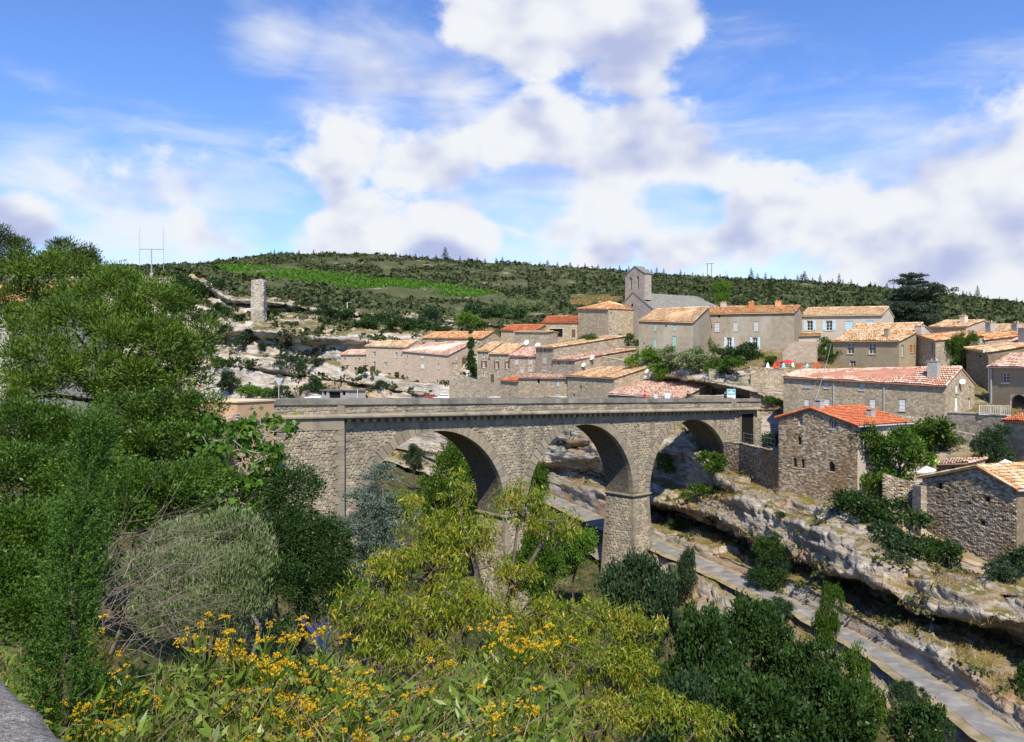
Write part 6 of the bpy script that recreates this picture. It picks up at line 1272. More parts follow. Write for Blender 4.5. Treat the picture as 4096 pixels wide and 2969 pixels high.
# --- hill: scrub, vines, skyline conifers
def inpoly(x, y, poly):
    c = np.zeros(len(x), bool); n = len(poly); j = n - 1
    for i in range(n):
        xi, yi = poly[i]; xj, yj = poly[j]; c ^= ((yi > y) != (yj > y)) & (x < (xj - xi) * (y - yi) / (yj - yi + 1e-9) + xi); j = i
    return c
VINE1 = [(830, 1066), (930, 1060), (1100, 1072), (1290, 1090), (1480, 1105), (1470, 1120), (1300, 1140), (1180, 1128), (1040, 1112), (900, 1092)]
VINE2 = [(1310, 1140), (1420, 1122), (1560, 1115), (1720, 1132), (1900, 1158), (2010, 1175), (1930, 1194), (1750, 1194), (1560, 1182), (1400, 1160)]
FIELD = [(2285, 1185), (2420, 1182), (2500, 1190), (2490, 1225), (2300, 1235), (2275, 1215)]
def clumps(name, label, pts, size, per, mat, seed, qs, cat=None, sq=.75):
    r = rng(seed); n = len(pts); size = np.broadcast_to(size, n); d = unit(r.normal(size=(n, per, 3))); d[..., 2] = np.abs(d[..., 2]); rad = .55 + .5 * r.random((n, per, 1))
    lump = 1 + .35 * vnoise((d * 1.7 + r.random((n, 1, 3)) * 50).reshape(-1, 3), 3).reshape(n, per, 1)
    C = pts[:, None] + d * rad * lump * (size[:, None, None] * np.array([1, 1, sq])); D = d + r.normal(size=d.shape) * .9; S = np.repeat(size * qs, per) * (.6 + .8 * r.random(n * per))
    V, Fq = leafset(C.reshape(-1, 3), D.reshape(-1, 3), S, S * .75, r); rn = np.repeat(r.random(n), per) * .8 + .2 * r.random(n * per); return obj(name, mesh_np(name, V, Fq, MATS[mat], rn), kind='stuff', label=label, cat=cat)
r = rng(81); N_ = 17500; px = r.uniform(-100, 4250, N_); top = np.interp(px, hx, [HILL[x][2][0] for x in hx]); bot = np.interp(px, hx, [HILL[x][0][0] for x in hx]); py = top + (bot - top) * r.random(N_) ** 1.15
ok = ~inpoly(px, py, VINE1) & ~inpoly(px, py, VINE2) & ~inpoly(px, py - 13, VINE2) & ~inpoly(px, py - 7, VINE1) & ~inpoly(px, py, FIELD); gap = vnoise(np.stack([px / 70, py / 22, px * 0], 1), 5); ok &= (gap < .62) | (px > 2300) & (gap < .95); px, py = px[ok], py[ok]
hp = np.array([hillP(a, b) for a, b in zip(px, py)]); clumps('hill_scrub', 'dark evergreen scrub covering the hill behind the village', hp, 1.1 + 1.6 * r.random(len(hp)) ** 2, 12, 'leaf_scrub', 82, .74, 'scrub')
def rows(poly, n, seed):
    r = rng(seed); px = r.uniform(min(p[0] for p in poly), max(p[0] for p in poly), n); py = r.uniform(min(p[1] for p in poly), max(p[1] for p in poly), n); k = inpoly(px, py, poly); q = np.array([hillP(a, b) for a, b in zip(px[k], py[k])])
    u = q[:, 0] * .5 + q[:, 1] * .87; sn = np.round(u / 2.4) * 2.4; q[:, 0] += (sn - u) * .5; q[:, 1] += (sn - u) * .87; return q
vp = np.concatenate([rows(VINE1, 5200, 1), rows(VINE2, 5600, 2)]); vp[:, 2] += .15; clumps('vines', 'green vineyard rows on the slope of the hill', vp, .85, 7, 'leaf_vine', 83, .95, 'vineyard', .9)
fp = rows(FIELD, 2600, 3); clumps('dry_meadow', 'yellowish dry meadow behind the square house', fp, .55, 7, 'leaf_dry', 84, .8, 'grass', .5)
# scrub on the village slopes and ledges, dry grass on the cliffs
def on_grid(Gd, n, seed, slope, cond):
    r = rng(seed); nr = grid_normals(Gd); nz = np.abs(nr[..., 2]).ravel(); pts = Gd.reshape(-1, 3); a = np.linalg.norm(np.cross(np.gradient(Gd, axis=0), np.gradient(Gd, axis=1)), axis=2).ravel(); w = a * (nz > slope) * cond(pts); i = r.choice(len(pts), n, p=w / w.sum()); q = pts[i] + r.normal(size=(n, 3)) * [.35, .35, .02]; return q
vpx = lambda p: CX + F * p[:, 0] / p[:, 1]
q = on_grid(VG, 2600, 85, .45, lambda p: ((vpx(p) < 2000) | (p[:, 1] > 165)) * (vnoise(p / 9.0, 6) > -.25) * (p[:, 1] > 150)); q = q[:1500]; clumps('ledge_scrub', 'low scrub on the ledges of the far cliffs', q, .7 + 1.5 * rng(5).random(len(q)) ** 2, 20, 'leaf_scrub', 86, .6, 'scrub')
q = on_grid(GORGE_G, 7000, 87, .55, lambda p: (vnoise(p / 3.1, 8) > .0) * (p[:, 1] < 115) * (np.abs(p[:, 2] + 18.5) > .6)); carpet('cliff_grass', 'dry straw and weeds on the ledges of the gorge', 34000, lambda r, n: q[r.integers(0, len(q), n)] + r.normal(size=(n, 3)) * [.22, .22, .05] + [0, 0, .08], 'leaf_dry', .30, .035, 88, .9, 'grass')
q = on_grid(GORGE_G, 900, 89, .35, lambda p: (vnoise(p / 2.6, 18) > .25) * (p[:, 1] < 150) * (np.abs(p[:, 2] + 18.5) > .7)); clumps('cliff_weeds', 'small green weeds on the gorge rocks', q, .25 + .5 * rng(7).random(len(q)) ** 2, 16, 'leaf_scrub', 90, .55, 'weeds')
q = on_grid(VG, 1500, 91, .5, lambda p: (p[:, 1] < 125) * (p[:, 1] > 60) * (vpx(p) > 2560)); carpet('terrace_grass', 'dry grass on the village banks', 22000, lambda r, n: q[r.integers(0, len(q), n)] + r.normal(size=(n, 3)) * [.4, .4, .05] + [0, 0, .1], 'leaf_dry', .45, .06, 92, .9, 'grass')
def conifer(k):
    r = rng(500 + k); root = thing('conifer', 'small dark conifer standing on the skyline of the hill', 'tree', (0, 0, 0), 0, 'conifers along the hill skyline'); C = []; D = []
    for t in np.linspace(.08, .98, 13):
        w = (.30 - .04 * k % .08) * (1 - t) ** .85 + .015; n = int(34 * (1 - t) + 6)
        a = r.random(n) * 6.283; rr = w * (.35 + .65 * r.random(n)) * (.8 + .35 * np.sin(a * 3 + t * 20 + k)); C.append(np.stack([np.cos(a) * rr, np.sin(a) * rr, t - rr * .25 + r.normal(0, .008, n)], 1)); D.append(np.stack([np.cos(a), np.sin(a), -.15 + .3 * r.random(n)], 1))
    C, D = np.concatenate(C), np.concatenate(D); n = len(C); V, Fq = leafset(C, D, .10 * (.6 + .8 * r.random(n)), .05, r); obj('crown', mesh_np('crown', V, Fq, MATS['leaf_cedar_dark'], r.random(n)), root); m = MB(); m.tube([(0, 0, -.05), (0, 0, .95)], [.022, .004], 6); m.build('trunk', MATS['bark'], root); return root
CV = [conifer(k) for k in range(3)]; r = rng(95); used = [0, 0, 0]
sky_c = [(1083, 18), (1098, 26), (1113, 16), (1128, 20), (1150, 16), (1172, 14), (1196, 20), (1230, 14), (1255, 22), (1283, 15), (1583, 26), (1600, 16), (1640, 20), (1662, 26), (1690, 18), (1712, 22), (1745, 20), (1800, 24), (1840, 22), (1872, 18), (1908, 26), (1940, 20), (1985, 24), (2010, 30), (2040, 22), (2062, 26), (2102, 18), (2160, 26), (2190, 40), (2230, 22), (2280, 32), (2312, 26), (2340, 32), (2392, 24), (2440, 26), (2478, 30), (2515, 36), (2575, 34), (2605, 30), (2627, 32), (2655, 28), (2722, 34), (2738, 20), (2770, 26), (2812, 22), (2880, 22), (2910, 26), (3030, 34), (3062, 42), (3085, 30), (3140, 34), (3190, 38), (3205, 48), (3218, 52), (3250, 36), (3280, 44), (3330, 34), (3356, 52), (3372, 26), (3405, 44), (3430, 26), (3482, 26), (3500, 26), (3548, 32), (3575, 26), (3838, 26), (3852, 30), (3866, 38), (3880, 32), (3940, 22), (3952, 26), (3998, 36), (4032, 24), (4066, 38), (4090, 26)]
for i, (px, h) in enumerate(sky_c + [(1781, 58), (3005, 66), (3910, 62)]):
    a = np.interp(px, hx, [HILL[x][2][0] for x in hx]); q = hillP(px, a + 3); k = i % 3; o = CV[k] if not used[k] else copy_tree(CV[k], (0, 0, 0)); used[k] = 1; s = (h * r.uniform(.55, .9) + 9) / F * q[1]; o.location = tuple(q - [0, 0, .5]); o.scale = (s * r.uniform(1.0, 1.7),) * 2 + (s,); o.rotation_euler = (0, 0, r.random() * 6)
    if h > 55: o['label'] = ['tallest conifer on the skyline left of the church', 'tall dark conifer on the skyline above the long grey house', 'tall pointed conifer on the skyline right of the cedar'][i - len(sky_c)]; del o['group']
for (px, py, s, lab) in [(2120, 1255, 44, 'silvery olive tree on the slope behind the garage house'), (2160, 1255, 40, 'pale grey olive tree left of the dry meadow'), (2070, 1245, 44, 'greyish olive tree at the left of the olive group'), (1985, 1240, 60, 'dark bush at the foot of the vineyard')]:
    q = hillP(px, py); shrub('olive' if 'olive' in lab else 'dark', (px, py, q[1]), s, lab, 'olive_tree' if 'olive' in lab else 'shrub', cat='tree' if 'olive' in lab else 'bush')
# ------------------------------------------------------------------ walls, street things, people
def wall_run(name, label, pts, mat, thick=.45, stone=None, cat='wall', cap=None):
    T = [P(p[0], p[2], p[1]) for p in pts]; B_ = [np.array([t[0], t[1], (HZ - p[3]) / F * p[1] - 1.0]) for t, p in zip(T, pts)]; o = B_[0].copy(); root = thing(name, label, cat, o); m = MB(); n = len(T)
    away = []
    for i in range(n):
        d = T[min(i + 1, n - 1)] - T[max(i - 1, 0)]; a = np.array([-d[1], d[0], 0]); a = a / np.linalg.norm(a[:2]); a = a if a[1] > 0 else -a; away.append(a * thick)
    for i in range(n - 1):
        a, b, c, d = B_[i] - o, B_[i + 1] - o, T[i + 1] - o, T[i] - o; a2, b2, c2, d2 = a + away[i], b + away[i + 1], c + away[i + 1], d + away[i]
        m.quad(a, b, c, d); m.quad(d, c, c2, d2); m.quad(b2, a2, d2, c2)
    m.quad(B_[0] - o, T[0] - o, T[0] - o + away[0], B_[0] - o + away[0]); m.quad(B_[-1] - o, B_[-1] - o + away[-1], T[-1] - o + away[-1], T[-1] - o); m.build('wall', MATS[mat], root)
    r = rng(len(label))
    if stone:
        st = MB()
        for i in range(n - 1):
            A, C = T[i], T[i + 1]; d = C - A; L2 = math.hypot(d[0], d[1]); u = np.array([d[0] / L2, d[1] / L2, 0]); nn = -away[i] / thick; zb = min(B_[i][2], B_[i + 1][2]); top = lambda s: A[2] + (C[2] - A[2]) * s / L2
            for q in stones(0, L2, zb, max(A[2], C[2]), stone, stone * .42, lambda s, z: 0 < s < L2 and z < top(s) - .04, r, lambda s, h, z: tuple(A + u * s + nn * h * .9 + np.array([0, 0, z - A[2]]) - o), .28): st.add(q[2], SF)
        st.build('wall_stones', MATS['facing'], root, kind='stuff')
    if cap:     # loose coping stones along the top
        for i in range(n - 1):
            A, C = T[i] - o, T[i + 1] - o; L2 = np.linalg.norm(C - A); k = max(1, int(L2 / .55))
            for j in range(k):
                f0, f1 = (j + .02) / k, (j + .98) / k; a, b = A + (C - A) * f0, A + (C - A) * f1; nn = away[i] / thick; h = r.uniform(.07, .15); c = MB(); q0, q1 = -nn * .06, nn * (thick + .05)
                V = [a + q0, b + q0, b + q1, a + q1]; V += [v + np.array([0, 0, h]) for v in V]; c.add(V, [[0, 3, 2, 1], [4, 5, 6, 7], [0, 1, 5, 4], [1, 2, 6, 5], [2, 3, 7, 6], [3, 0, 4, 7]]); c.build('coping_stone', MATS[cap], root)
    return root
wall_run('retaining_wall', 'dry stone retaining wall between the bridge and the red roofed house', [(2895, 90, 1768, 1905), (2960, 87, 1776, 1930), (3040, 81, 1795, 1960), (3114, 75.5, 1815, 1985)], 'rubble_dark', stone=.34, cap='facing')
wall_run('garden_wall', 'rough garden wall with crumbling top beside the dark stone house', [(3530, 64.2, 1895, 2080), (3600, 63.4, 1918, 2110), (3650, 62.8, 1930, 2160), (3688, 62.5, 1932, 2190)], 'rubble_dark', stone=.34)
wall_run('buttress', 'pale stone buttress at the left corner of the dark stone house', [(3650, 62, 1940, 2200), (3684, 61, 1945, 2220)], 'rubble_grey', .8, cat='buttress')
wall_run('terrace_wall', 'high stone wall under the restaurant terrace', [(3003, 102, 1500, 1600), (3050, 102, 1480, 1600), (3134, 101, 1478, 1600)], 'rubble_tan', cap='rubble_tan')
wall_run('terrace_wall', 'low rough stone wall below the dry bank and hedge', [(2835, 108.5, 1478, 1500), (2910, 107.5, 1488, 1510), (2970, 106, 1476, 1510), (3000, 105, 1468, 1510)], 'rubble_grey', cap='rubble_grey')
wall_run('ruined_wall', 'ruined pinkish rubble wall beside the long grey house', [(3130, 113.5, 1410, 1470), (3150, 113, 1385, 1470), (3175, 112.5, 1366, 1470), (3265, 110.5, 1369, 1470)], 'rubble_pink')
wall_run('terrace_wall', 'overgrown retaining wall under the white railing', [(3787, 79.6, 1652, 1780), (3900, 77, 1656, 1790), (4030, 74, 1664, 1800)], 'rubble_grey', stone=None, cap='stone_trim')
wall_run('lane_wall', 'stone wall of the lane below the long low house', [(3440, 84, 1640, 1800), (3600, 81, 1662, 1800), (3787, 79.3, 1684, 1800)], 'rubble_tan', .5)
wall_run('garden_wall', 'sloping rubble wall below the terrace houses with brown shutters', [(1797, 147, 1492, 1600), (1850, 146, 1500, 1600), (1920, 144, 1528, 1600), (2000, 141, 1545, 1600)], 'rubble_grey')
wall_run('garden_wall', 'sloping garden wall below the church rock', [(2405, 130, 1428, 1480), (2470, 128, 1438, 1480), (2535, 126, 1455, 1490)], 'rubble_grey', cap='stone_trim')
wall_run('low_wall', 'low pale stone wall behind the walkers on the bridge', [(2780, 100.5, 1586, 1600), (2925, 99.5, 1584, 1600)], 'rubble_tan', cap='stone_trim')
wall_run('stone_pier', 'narrow stone wall seen under the third arch', [(2665, 99, 1728, 1850), (2738, 97, 1726, 1850)], 'rubble_tan')
wall_run('rough_wall', 'coarse stone wall behind the garden pergola at right', [(3800, 75.5, 1720, 1850), (3900, 73.5, 1740, 1860), (4010, 71, 1770, 1860)], 'rubble_grey')
# ruined tower on the cliff
def tower():
    b = P(1035, 1297, 211); root = thing('ruined_tower', 'slender ruined stone tower standing alone on the cliff', 'tower', b); r = rng(6); S = 64; Rw = 80; V = []; w, d, h = 1.60, 1.2, 11.6
    for j in range(Rw):
        z = -1 + (h + 1) * j / (Rw - 1)
        for i in range(S):
            a = 2 * math.pi * i / S + .35; c, s_ = math.cos(a), math.sin(a); k = 1 / max(abs(c) / w, abs(s_) / d); V.append((k * c, k * s_, z))
    V = np.array(V).reshape(Rw, S, 3); n3 = vnoise(V * [2.2, 2.2, 4.0], 4) * .10 + vnoise(V * [.7, .7, .8], 5) * .16; V[..., 0] *= 1 + n3; V[..., 1] *= 1 + n3; V[-8:, :, 2] += vnoise(V[-8:] * [1.2, 1.2, 0], 8) * .5
    V[..., 0] *= np.interp(V[..., 2], [-1, 3, h], [1.12, 1.0, .97])
    Fq = [(j * S + i, j * S + (i + 1) % S, (j + 1) * S + (i + 1) % S, (j + 1) * S + i) for j in range(Rw - 1) for i in range(S)]
    me = mesh_np('shaft', V.reshape(-1, 3), np.array(Fq), MATS['rubble_pale']); obj('shaft', me, root); m = MB(); m.add([tuple(v) for v in V[-1]], [list(range(S))]); m.build('broken_top', MATS['rubble_pale'], root)
    st = MB()
    for q in stones(-w, w, -1, h - .4, .36, .2, lambda x, z: abs(x) < w - .1, r, lambda x, h_, z: (x, -d - h_ * 1.6, z), .3): st.add(q[2], SF)
    st.build('wall_stones', MATS['rubble_pale'], root, kind='stuff')
wallm('rubble_pale', [(.26, .22, .175), (.40, .35, .29), (.52, .47, .40), (.62, .58, .51)], vor=3.0, stretch=(1, 1, 1.6), mortar=(.30, .26, .21), rnd=.4)
tower()
# people on the bridge
def cloth(name, shirt, leg):
    m, N, L = new_mat(name); tc = N.new('ShaderNodeTexCoord'); sx = N.new('ShaderNodeSeparateXYZ'); L.new(tc.outputs['Object'], sx.inputs[0]); r = N.new('ShaderNodeValToRGB'); r.color_ramp.interpolation = 'CONSTANT'; e = r.color_ramp.elements
    e[0].position = 0; e[0].color = (.05, .035, .03, 1); e[1].position = .045; e[1].color = (*leg, 1); q = e.new(.53); q.color = (*shirt, 1); q = e.new(.835); q.color = (.46, .27, .19, 1)
    dv = N.new('ShaderNodeMath'); dv.operation = 'DIVIDE'; dv.inputs[1].default_value = 1.75; L.new(sx.outputs['Z'], dv.inputs[0]); L.new(dv.outputs[0], r.inputs[0]); b = N.new('ShaderNodeBsdfPrincipled'); b.inputs['Roughness'].default_value = .85; L.new(r.outputs[0], b.inputs['Base Color']); o = N.new('ShaderNodeOutputMaterial'); L.new(b.outputs[0], o.inputs['Surface']); MATS[name] = m
def person(label, s, y, face, shirt, leg, hair, lean=0.0, arms=.3, h=1.0):
    cloth('clothes_' + str(len(MATS)), shirt, leg); cm = list(MATS.values())[-1]; root = thing('person', label, 'person', onbridge(s, y), BRZ + face); root.scale = (h,) * 3
    V = [(0, 0, .95), (0, -.02 - lean * .3, 1.15), (0, -lean * .7, 1.38), (0, -lean, 1.50), (0, -lean - .02, 1.62), (0, -lean - .02, 1.70)]; R = [(.16, .12), (.14, .10), (.17, .11), (.055, .055), (.085, .10), (.075, .085)]; E = [(0, 1), (1, 2), (2, 3), (3, 4), (4, 5)]
    for sg in (-1, 1):
        b = len(V); V += [(sg * .10, 0, .88), (sg * .11, -.03, .48), (sg * .11, .03, .08), (sg * .12, -.12, .035)]; R += [(.085, .085), (.06, .06), (.042, .042), (.04, .03)]; E += [(0, b), (b, b + 1), (b + 1, b + 2), (b + 2, b + 3)]
        b = len(V); V += [(sg * .19, -lean * .7, 1.39), (sg * .25, -.05 - lean * .7 - arms * .3, 1.12), (sg * .20, -.12 - lean * .7 - arms, 1.00), (sg * .18, -.17 - lean * .7 - arms * 1.15, .98)]; R += [(.055, .055), (.042, .042), (.032, .032), (.038, .02)]; E += [(2, b), (b, b + 1), (b + 1, b + 2), (b + 2, b + 3)]
    me = bpy.data.meshes.new('body'); me.from_pydata(V, E, []); me.materials.append(cm); o = obj('body', me, root); sk = o.modifiers.new('skin', 'SKIN')
    for i, q in enumerate(me.skin_vertices[0].data): q.radius = R[i]; q.use_root = (i == 0)
    sb = o.modifiers.new('smooth', 'SUBSURF'); sb.levels = 1; sb.render_levels = 2
    m = MB(); m.lathe([(.095, .0), (.105, .04), (.09, .085), (.05, .112), (.01, .12)], 12, (0, -lean - .005, 1.665)); plain('hair_' + str(len(MATS)), hair, .7); m.build('hair', list(MATS.values())[-1], root, True)
person('person in a red top leaning on the far side of the bridge', 38.4, 2.9, .4, (.55, .03, .05), (.06, .07, .10), (.05, .03, .02), .10, .28)
person('small person in pale clothes beside the red top', 40.3, 2.8, -.3, (.62, .52, .55), (.30, .28, .28), (.22, .14, .08), .0, .1, .92)
person('person in a light blue and white shirt on the bridge', 42.0, 2.7, 2.6, (.55, .62, .78), (.25, .26, .30), (.45, .42, .38), .02, .15)
person('person in a white shirt just right of the pale blue one', 42.7, 2.9, 2.2, (.75, .76, .80), (.10, .11, .14), (.40, .38, .35), .0, .12)
person('person in black leaning on the parapet at the right', 45.8, 2.7, 1.2, (.02, .02, .025), (.05, .05, .06), (.12, .09, .07), .14, .25)
person('person in dark clothes standing before the blue information panel', 53.2, 2.6, .9, (.03, .03, .06), (.03, .03, .05), (.04, .03, .03), .0, .1)
# parked cars, mostly hidden behind the parapet
def car(label, px, Y, z, rz, col, group='cars parked behind the bridge'):
    cn = 'car_paint_' + str(len(MATS)); surf(cn, [col, tuple(min(1, c * 1.1) for c in col)], 2, .25, 0, spec=.6); x = (px - CX) / F * Y; root = thing('car', label, 'car', (x, Y, z), rz, group); m = MB()
    prof = [(-2.0, .35), (-2.05, .62), (-1.95, .85), (-1.2, .93), (-.55, 1.38), (.9, 1.42), (1.65, 1.0), (1.98, .92), (2.0, .4)]; n = len(prof); V = []
    for (w, k) in ((-.82, 0), (.82, 0)): V += [(p[0], w * (.86 if p[1] > 1.2 else 1), p[1]) for p in prof]
    m.add(V, [[i, i + 1, n + i + 1, n + i] for i in range(n - 1)] + [[0, n, 2 * n - 1, n - 1], list(range(n))[::-1], list(range(n, 2 * n))]); m.build('body', MATS[cn], root)
    for sg in (-1, 1):
        g = MB(); y = sg * .80; g.add([(-1.05, y, .98), (-.55, y * .93, 1.30), (.15, y * .93, 1.33), (.15, y, .98)], [[0, 1, 2, 3]]); g.add([(.22, y, .98), (.22, y * .93, 1.33), (.9, y * .93, 1.34), (1.35, y, 1.02)], [[0, 1, 2, 3]]); g.build('side_window', MATS['glass'], root)
        for xx in (-1.25, 1.25): w = MB(); w.tube([(xx, sg * .68, .31), (xx, sg * .85, .31)], .31, 16); wh = w.build('wheel', MATS['dark'], root); w = MB(); w.tube([(xx, sg * .84, .31), (xx, sg * .87, .31)], .19, 12); w.build('rim', MATS['metal'], wh)
        l = MB(); l.box(-2.06, -1.98, sg * .6 - .15, sg * .6 + .15, .62, .76); l.build('headlight', MATS['dish'], root)
    g = MB(); g.add([(-1.17, -.7, .97), (-.6, -.62, 1.35), (-.6, .62, 1.35), (-1.17, .7, .97)], [[0, 1, 2, 3]]); g.build('windscreen', MATS['glass'], root); g = MB(); g.add([(.98, -.62, 1.39), (1.6, -.7, 1.04), (1.6, .7, 1.04), (.98, .62, 1.39)], [[0, 1, 2, 3]]); g.build('rear_window', MATS['glass'], root)
car('white car beside the road sign, only its roof showing', 1258, 171, -7.15, .3, (.78, .79, .80)); car('red car in the row below the pale stone houses', 1716, 153.5, -6.6, .2, (.30, .02, .02)); car('black car just left of the red one', 1690, 154.5, -6.65, .25, (.02, .02, .022)); car('white estate car right of the red one', 1772, 151, -6.5, .1, (.75, .76, .78))
# signs, poles and aerials
def pole(name, label, px, Y, y0, y1, rad, mat, cat='pole', extra=None):
    a, b = P(px, y1, Y), P(px, y0, Y); root = thing(name, label, cat, a); m = MB(); m.tube([(0, 0, -.6), tuple(b - a)], [rad, rad * .85], 8); m.build('post', MATS[mat], root)
    if extra: extra(root, b - a)
    return root
def tri(root, t):
    m = MB(); z = t[2]; m.add([(-.34, -.03, z - .02), (.34, -.03, z - .02), (0, -.03, z - .60), (-.34, .0, z - .02), (.34, .0, z - .02), (0, .0, z - .60)], [[0, 2, 1], [3, 4, 5], [0, 1, 4, 3], [1, 2, 5, 4], [2, 0, 3, 5]]); m.build('sign_plate', MATS['zinc'], root)
    m = MB()
    for s_ in (-.25, .25): m.tube([(s_, .02, z - .1), (0, .02, z - .5)], .012, 5)
    m.build('bracket', MATS['metal'], root)
p_ = onbridge(-3.9, 1.85); ppx = CX + F * p_.x / p_.y; pole('road_sign', 'back of a triangular road sign on a thin post at the bridge head', ppx, p_.y, 1512, HZ - p_.z * F / p_.y, .035, 'zinc', 'road sign', tri)
def lamp(root, t):
    m = MB(); m.tube([(0, 0, t[2] - .05), (.9, 0, t[2])], .05, 6); m.build('arm', MATS['metal'], root); m = MB(); m.box(.7, 1.3, -.12, .12, t[2] - .03, t[2] + .05); m.build('lamp_head', MATS['zinc'], root)
pole('street_lamp', 'pale street lamp among the bushes on the cliff terrace', 1389, 214, 1210, 1268, .09, 'dish', 'street lamp', lamp)
pole('marker_post', 'leaning white post beside the small shelter', 1430, 147, 1557, 1605, .06, 'dish', 'post')
pole('wooden_pole', 'thin wooden pole on the skyline right of the twin pylon', 2904, hillP(2904, 1118)[1], 1086, 1122, .12, 'wood', 'pole')
def pylon():
    q = hillP(2838, 1122); s = q[1] / F; root = thing('pylon', 'twin wooden pylon with crossbar on the skyline', 'pylon', q); m = MB()
    for x in (-8, 9): m.tube([(x * s - .2, 0, -1), (x * s, 0, 68 * s)], .16, 6); 
    po = m.build('pole', MATS['wood'], root); m = MB(); m.tube([(-16 * s, 0, 66 * s), (17 * s, 0, 68 * s)], .13, 6); m.build('crossbar', MATS['wood'], root)
pylon()
def aerial():
    a = P(606, 1200, 60); s = 60 / F; root = thing('aerial', 'tall H shaped radio aerial rising behind the big pine', 'antenna', a); m = MB(); m.tube([(0, 0, -4), (0, 0, 205 * s)], [.06, .045], 6); m.build('mast', MATS['metal'], root); m = MB(); m.tube([(-48 * s, 0, 203 * s), (48 * s, 0, 202 * s)], .028, 6); m.build('crossbar', MATS['metal'], root)
    for x, z0, z1 in ((-47, 130, 287), (49, 118, 294)): m = MB(); m.tube([(x * s, 0, z0 * s), (x * s, 0, z1 * s)], [.022, .012], 5); m.build('whip', MATS['metal'], root)
    m = MB()
    for z in (92, 99, 106): m.tube([(-7 * s, 0, z * s), (7 * s, 0, z * s)], .03, 5)
    m.build('insulator', MATS['dish'], root)
aerial()
def info():
    a = P(2908, 1600, 99); s = 99 / F; root = thing('information_panel', 'blue and white map panel standing in the shade of the overhang', 'sign', a, .25); m = MB(); m.box(0, 38 * s, .0, .06, .15, 43 * s); m.build('board', MATS['paint_white'], root)
    m = MB(); m.box(.05, 37 * s, -.012, -.004, 20 * s, 41.5 * s); f = m.build('printed_map', MATS['map_teal'], root); m = MB(); m.add([(.08, -.016, 27 * s), (.30, -.016, 36 * s), (.42, -.016, 31 * s), (.62, -.016, 38 * s), (.85, -.016, 30 * s), (1.05, -.016, 33 * s), (1.1, -.016, 26 * s), (.6, -.016, 24 * s)], [list(range(8))]); m.build('map_relief', MATS['paint_blue'], f)
    for x in (.08, 36 * s): m = MB(); m.tube([(x, .08, -.4), (x, .08, 42 * s)], .04, 6); m.build('post', MATS['wood'], root)
plain('map_teal', (.10, .42, .48), .5); info()
# restaurant terrace: folded and open parasols
plain('canvas_white', (.74, .78, .82), .8); plain('canvas_blue', (.42, .60, .76), .8); plain('canvas_red', (.58, .035, .05), .8); plain('canvas_orange', (.62, .09, .03), .8)
def folded(label, px, ytop, col, Y=106.5):
    a = P(px, 1480, Y); h = (1480 - ytop) / F * Y; root = thing('parasol', label, 'parasol', a); m = MB(); m.tube([(0, 0, -.4), (0, 0, h + .05)], .025, 6); m.build('pole', MATS['metal'], root); m = MB(); V = []; prof = [(.05, h), (.11, h * .85), (.16, h * .6), (.19, h * .38), (.23, h * .30)]; n = 16
    for (rr, z) in prof:
        for k in range(n): q = 2 * math.pi * k / n; f = rr * (1 + .22 * math.cos(8 * q)); V.append((f * math.cos(q), f * math.sin(q), z))
    m.add(V, [[i * n + k, i * n + (k + 1) % n, (i + 1) * n + (k + 1) % n, (i + 1) * n + k] for i in range(4) for k in range(n)] + [list(range(n))]); m.build('canopy', MATS[col], root); m = MB(); m.box(-.25, .25, -.25, .25, -.4, -.32); m.build('base', MATS['concrete'], root)
for (px, yt, col, lab) in [(3071, 1451, 'canvas_white', 'folded white parasol at the left end of the restaurant terrace'), (3098, 1453, 'canvas_orange', 'folded orange parasol left of the tall red one'), (3111, 1434, 'canvas_red', 'tall folded red parasol beside the open red one'), (3134, 1452, 'canvas_blue', 'folded pale blue parasol under the open red canopy'), (3171, 1450, 'canvas_white', 'folded white parasol at the right of the open red canopy'), (3229, 1455, 'canvas_blue', 'folded light blue parasol alone in mid terrace'), (3199, 1457, 'canvas_red', 'short folded red parasol in the terrace shade'), (3259, 1452, 'canvas_orange', 'folded orange parasol left of the tall orange one'), (3269, 1447, 'canvas_orange', 'tall folded orange parasol near the ivy'), (3289, 1459, 'canvas_red', 'short folded red parasol at the right end of the terrace')]: folded(lab, px, yt, col)
def open_parasol():
    a = P(3150, 1480, 107.5); h = 38 / F * 107.5; w = 25 / F * 107.5; root = thing('parasol', 'open red square parasol over the restaurant terrace', 'parasol', a); m = MB(); m.tube([(0, 0, -.4), (0, 0, h + .1)], .03, 6); m.build('pole', MATS['metal'], root); m = MB(); V = [(0, 0, h + .12), (-w, -w, h - .2), (w, -w, h - .2), (w, w, h - .2), (-w, w, h - .2), (-w, -w, h - .32), (w, -w, h - .32), (w, w, h - .32), (-w, w, h - .32)]
    m.add(V, [[0, 1, 2], [0, 2, 3], [0, 3, 4], [0, 4, 1], [1, 5, 6, 2], [2, 6, 7, 3], [3, 7, 8, 4], [4, 8, 5, 1]]); m.build('canopy', MATS['canvas_red'], root)
    m = MB()
    for (x, y) in ((-w, -w), (w, -w), (w, w), (-w, w)): m.tube([(0, 0, h + .05), (x, y, h - .24)], .012, 4)
    m.build('ribs', MATS['metal'], root)
open_parasol()
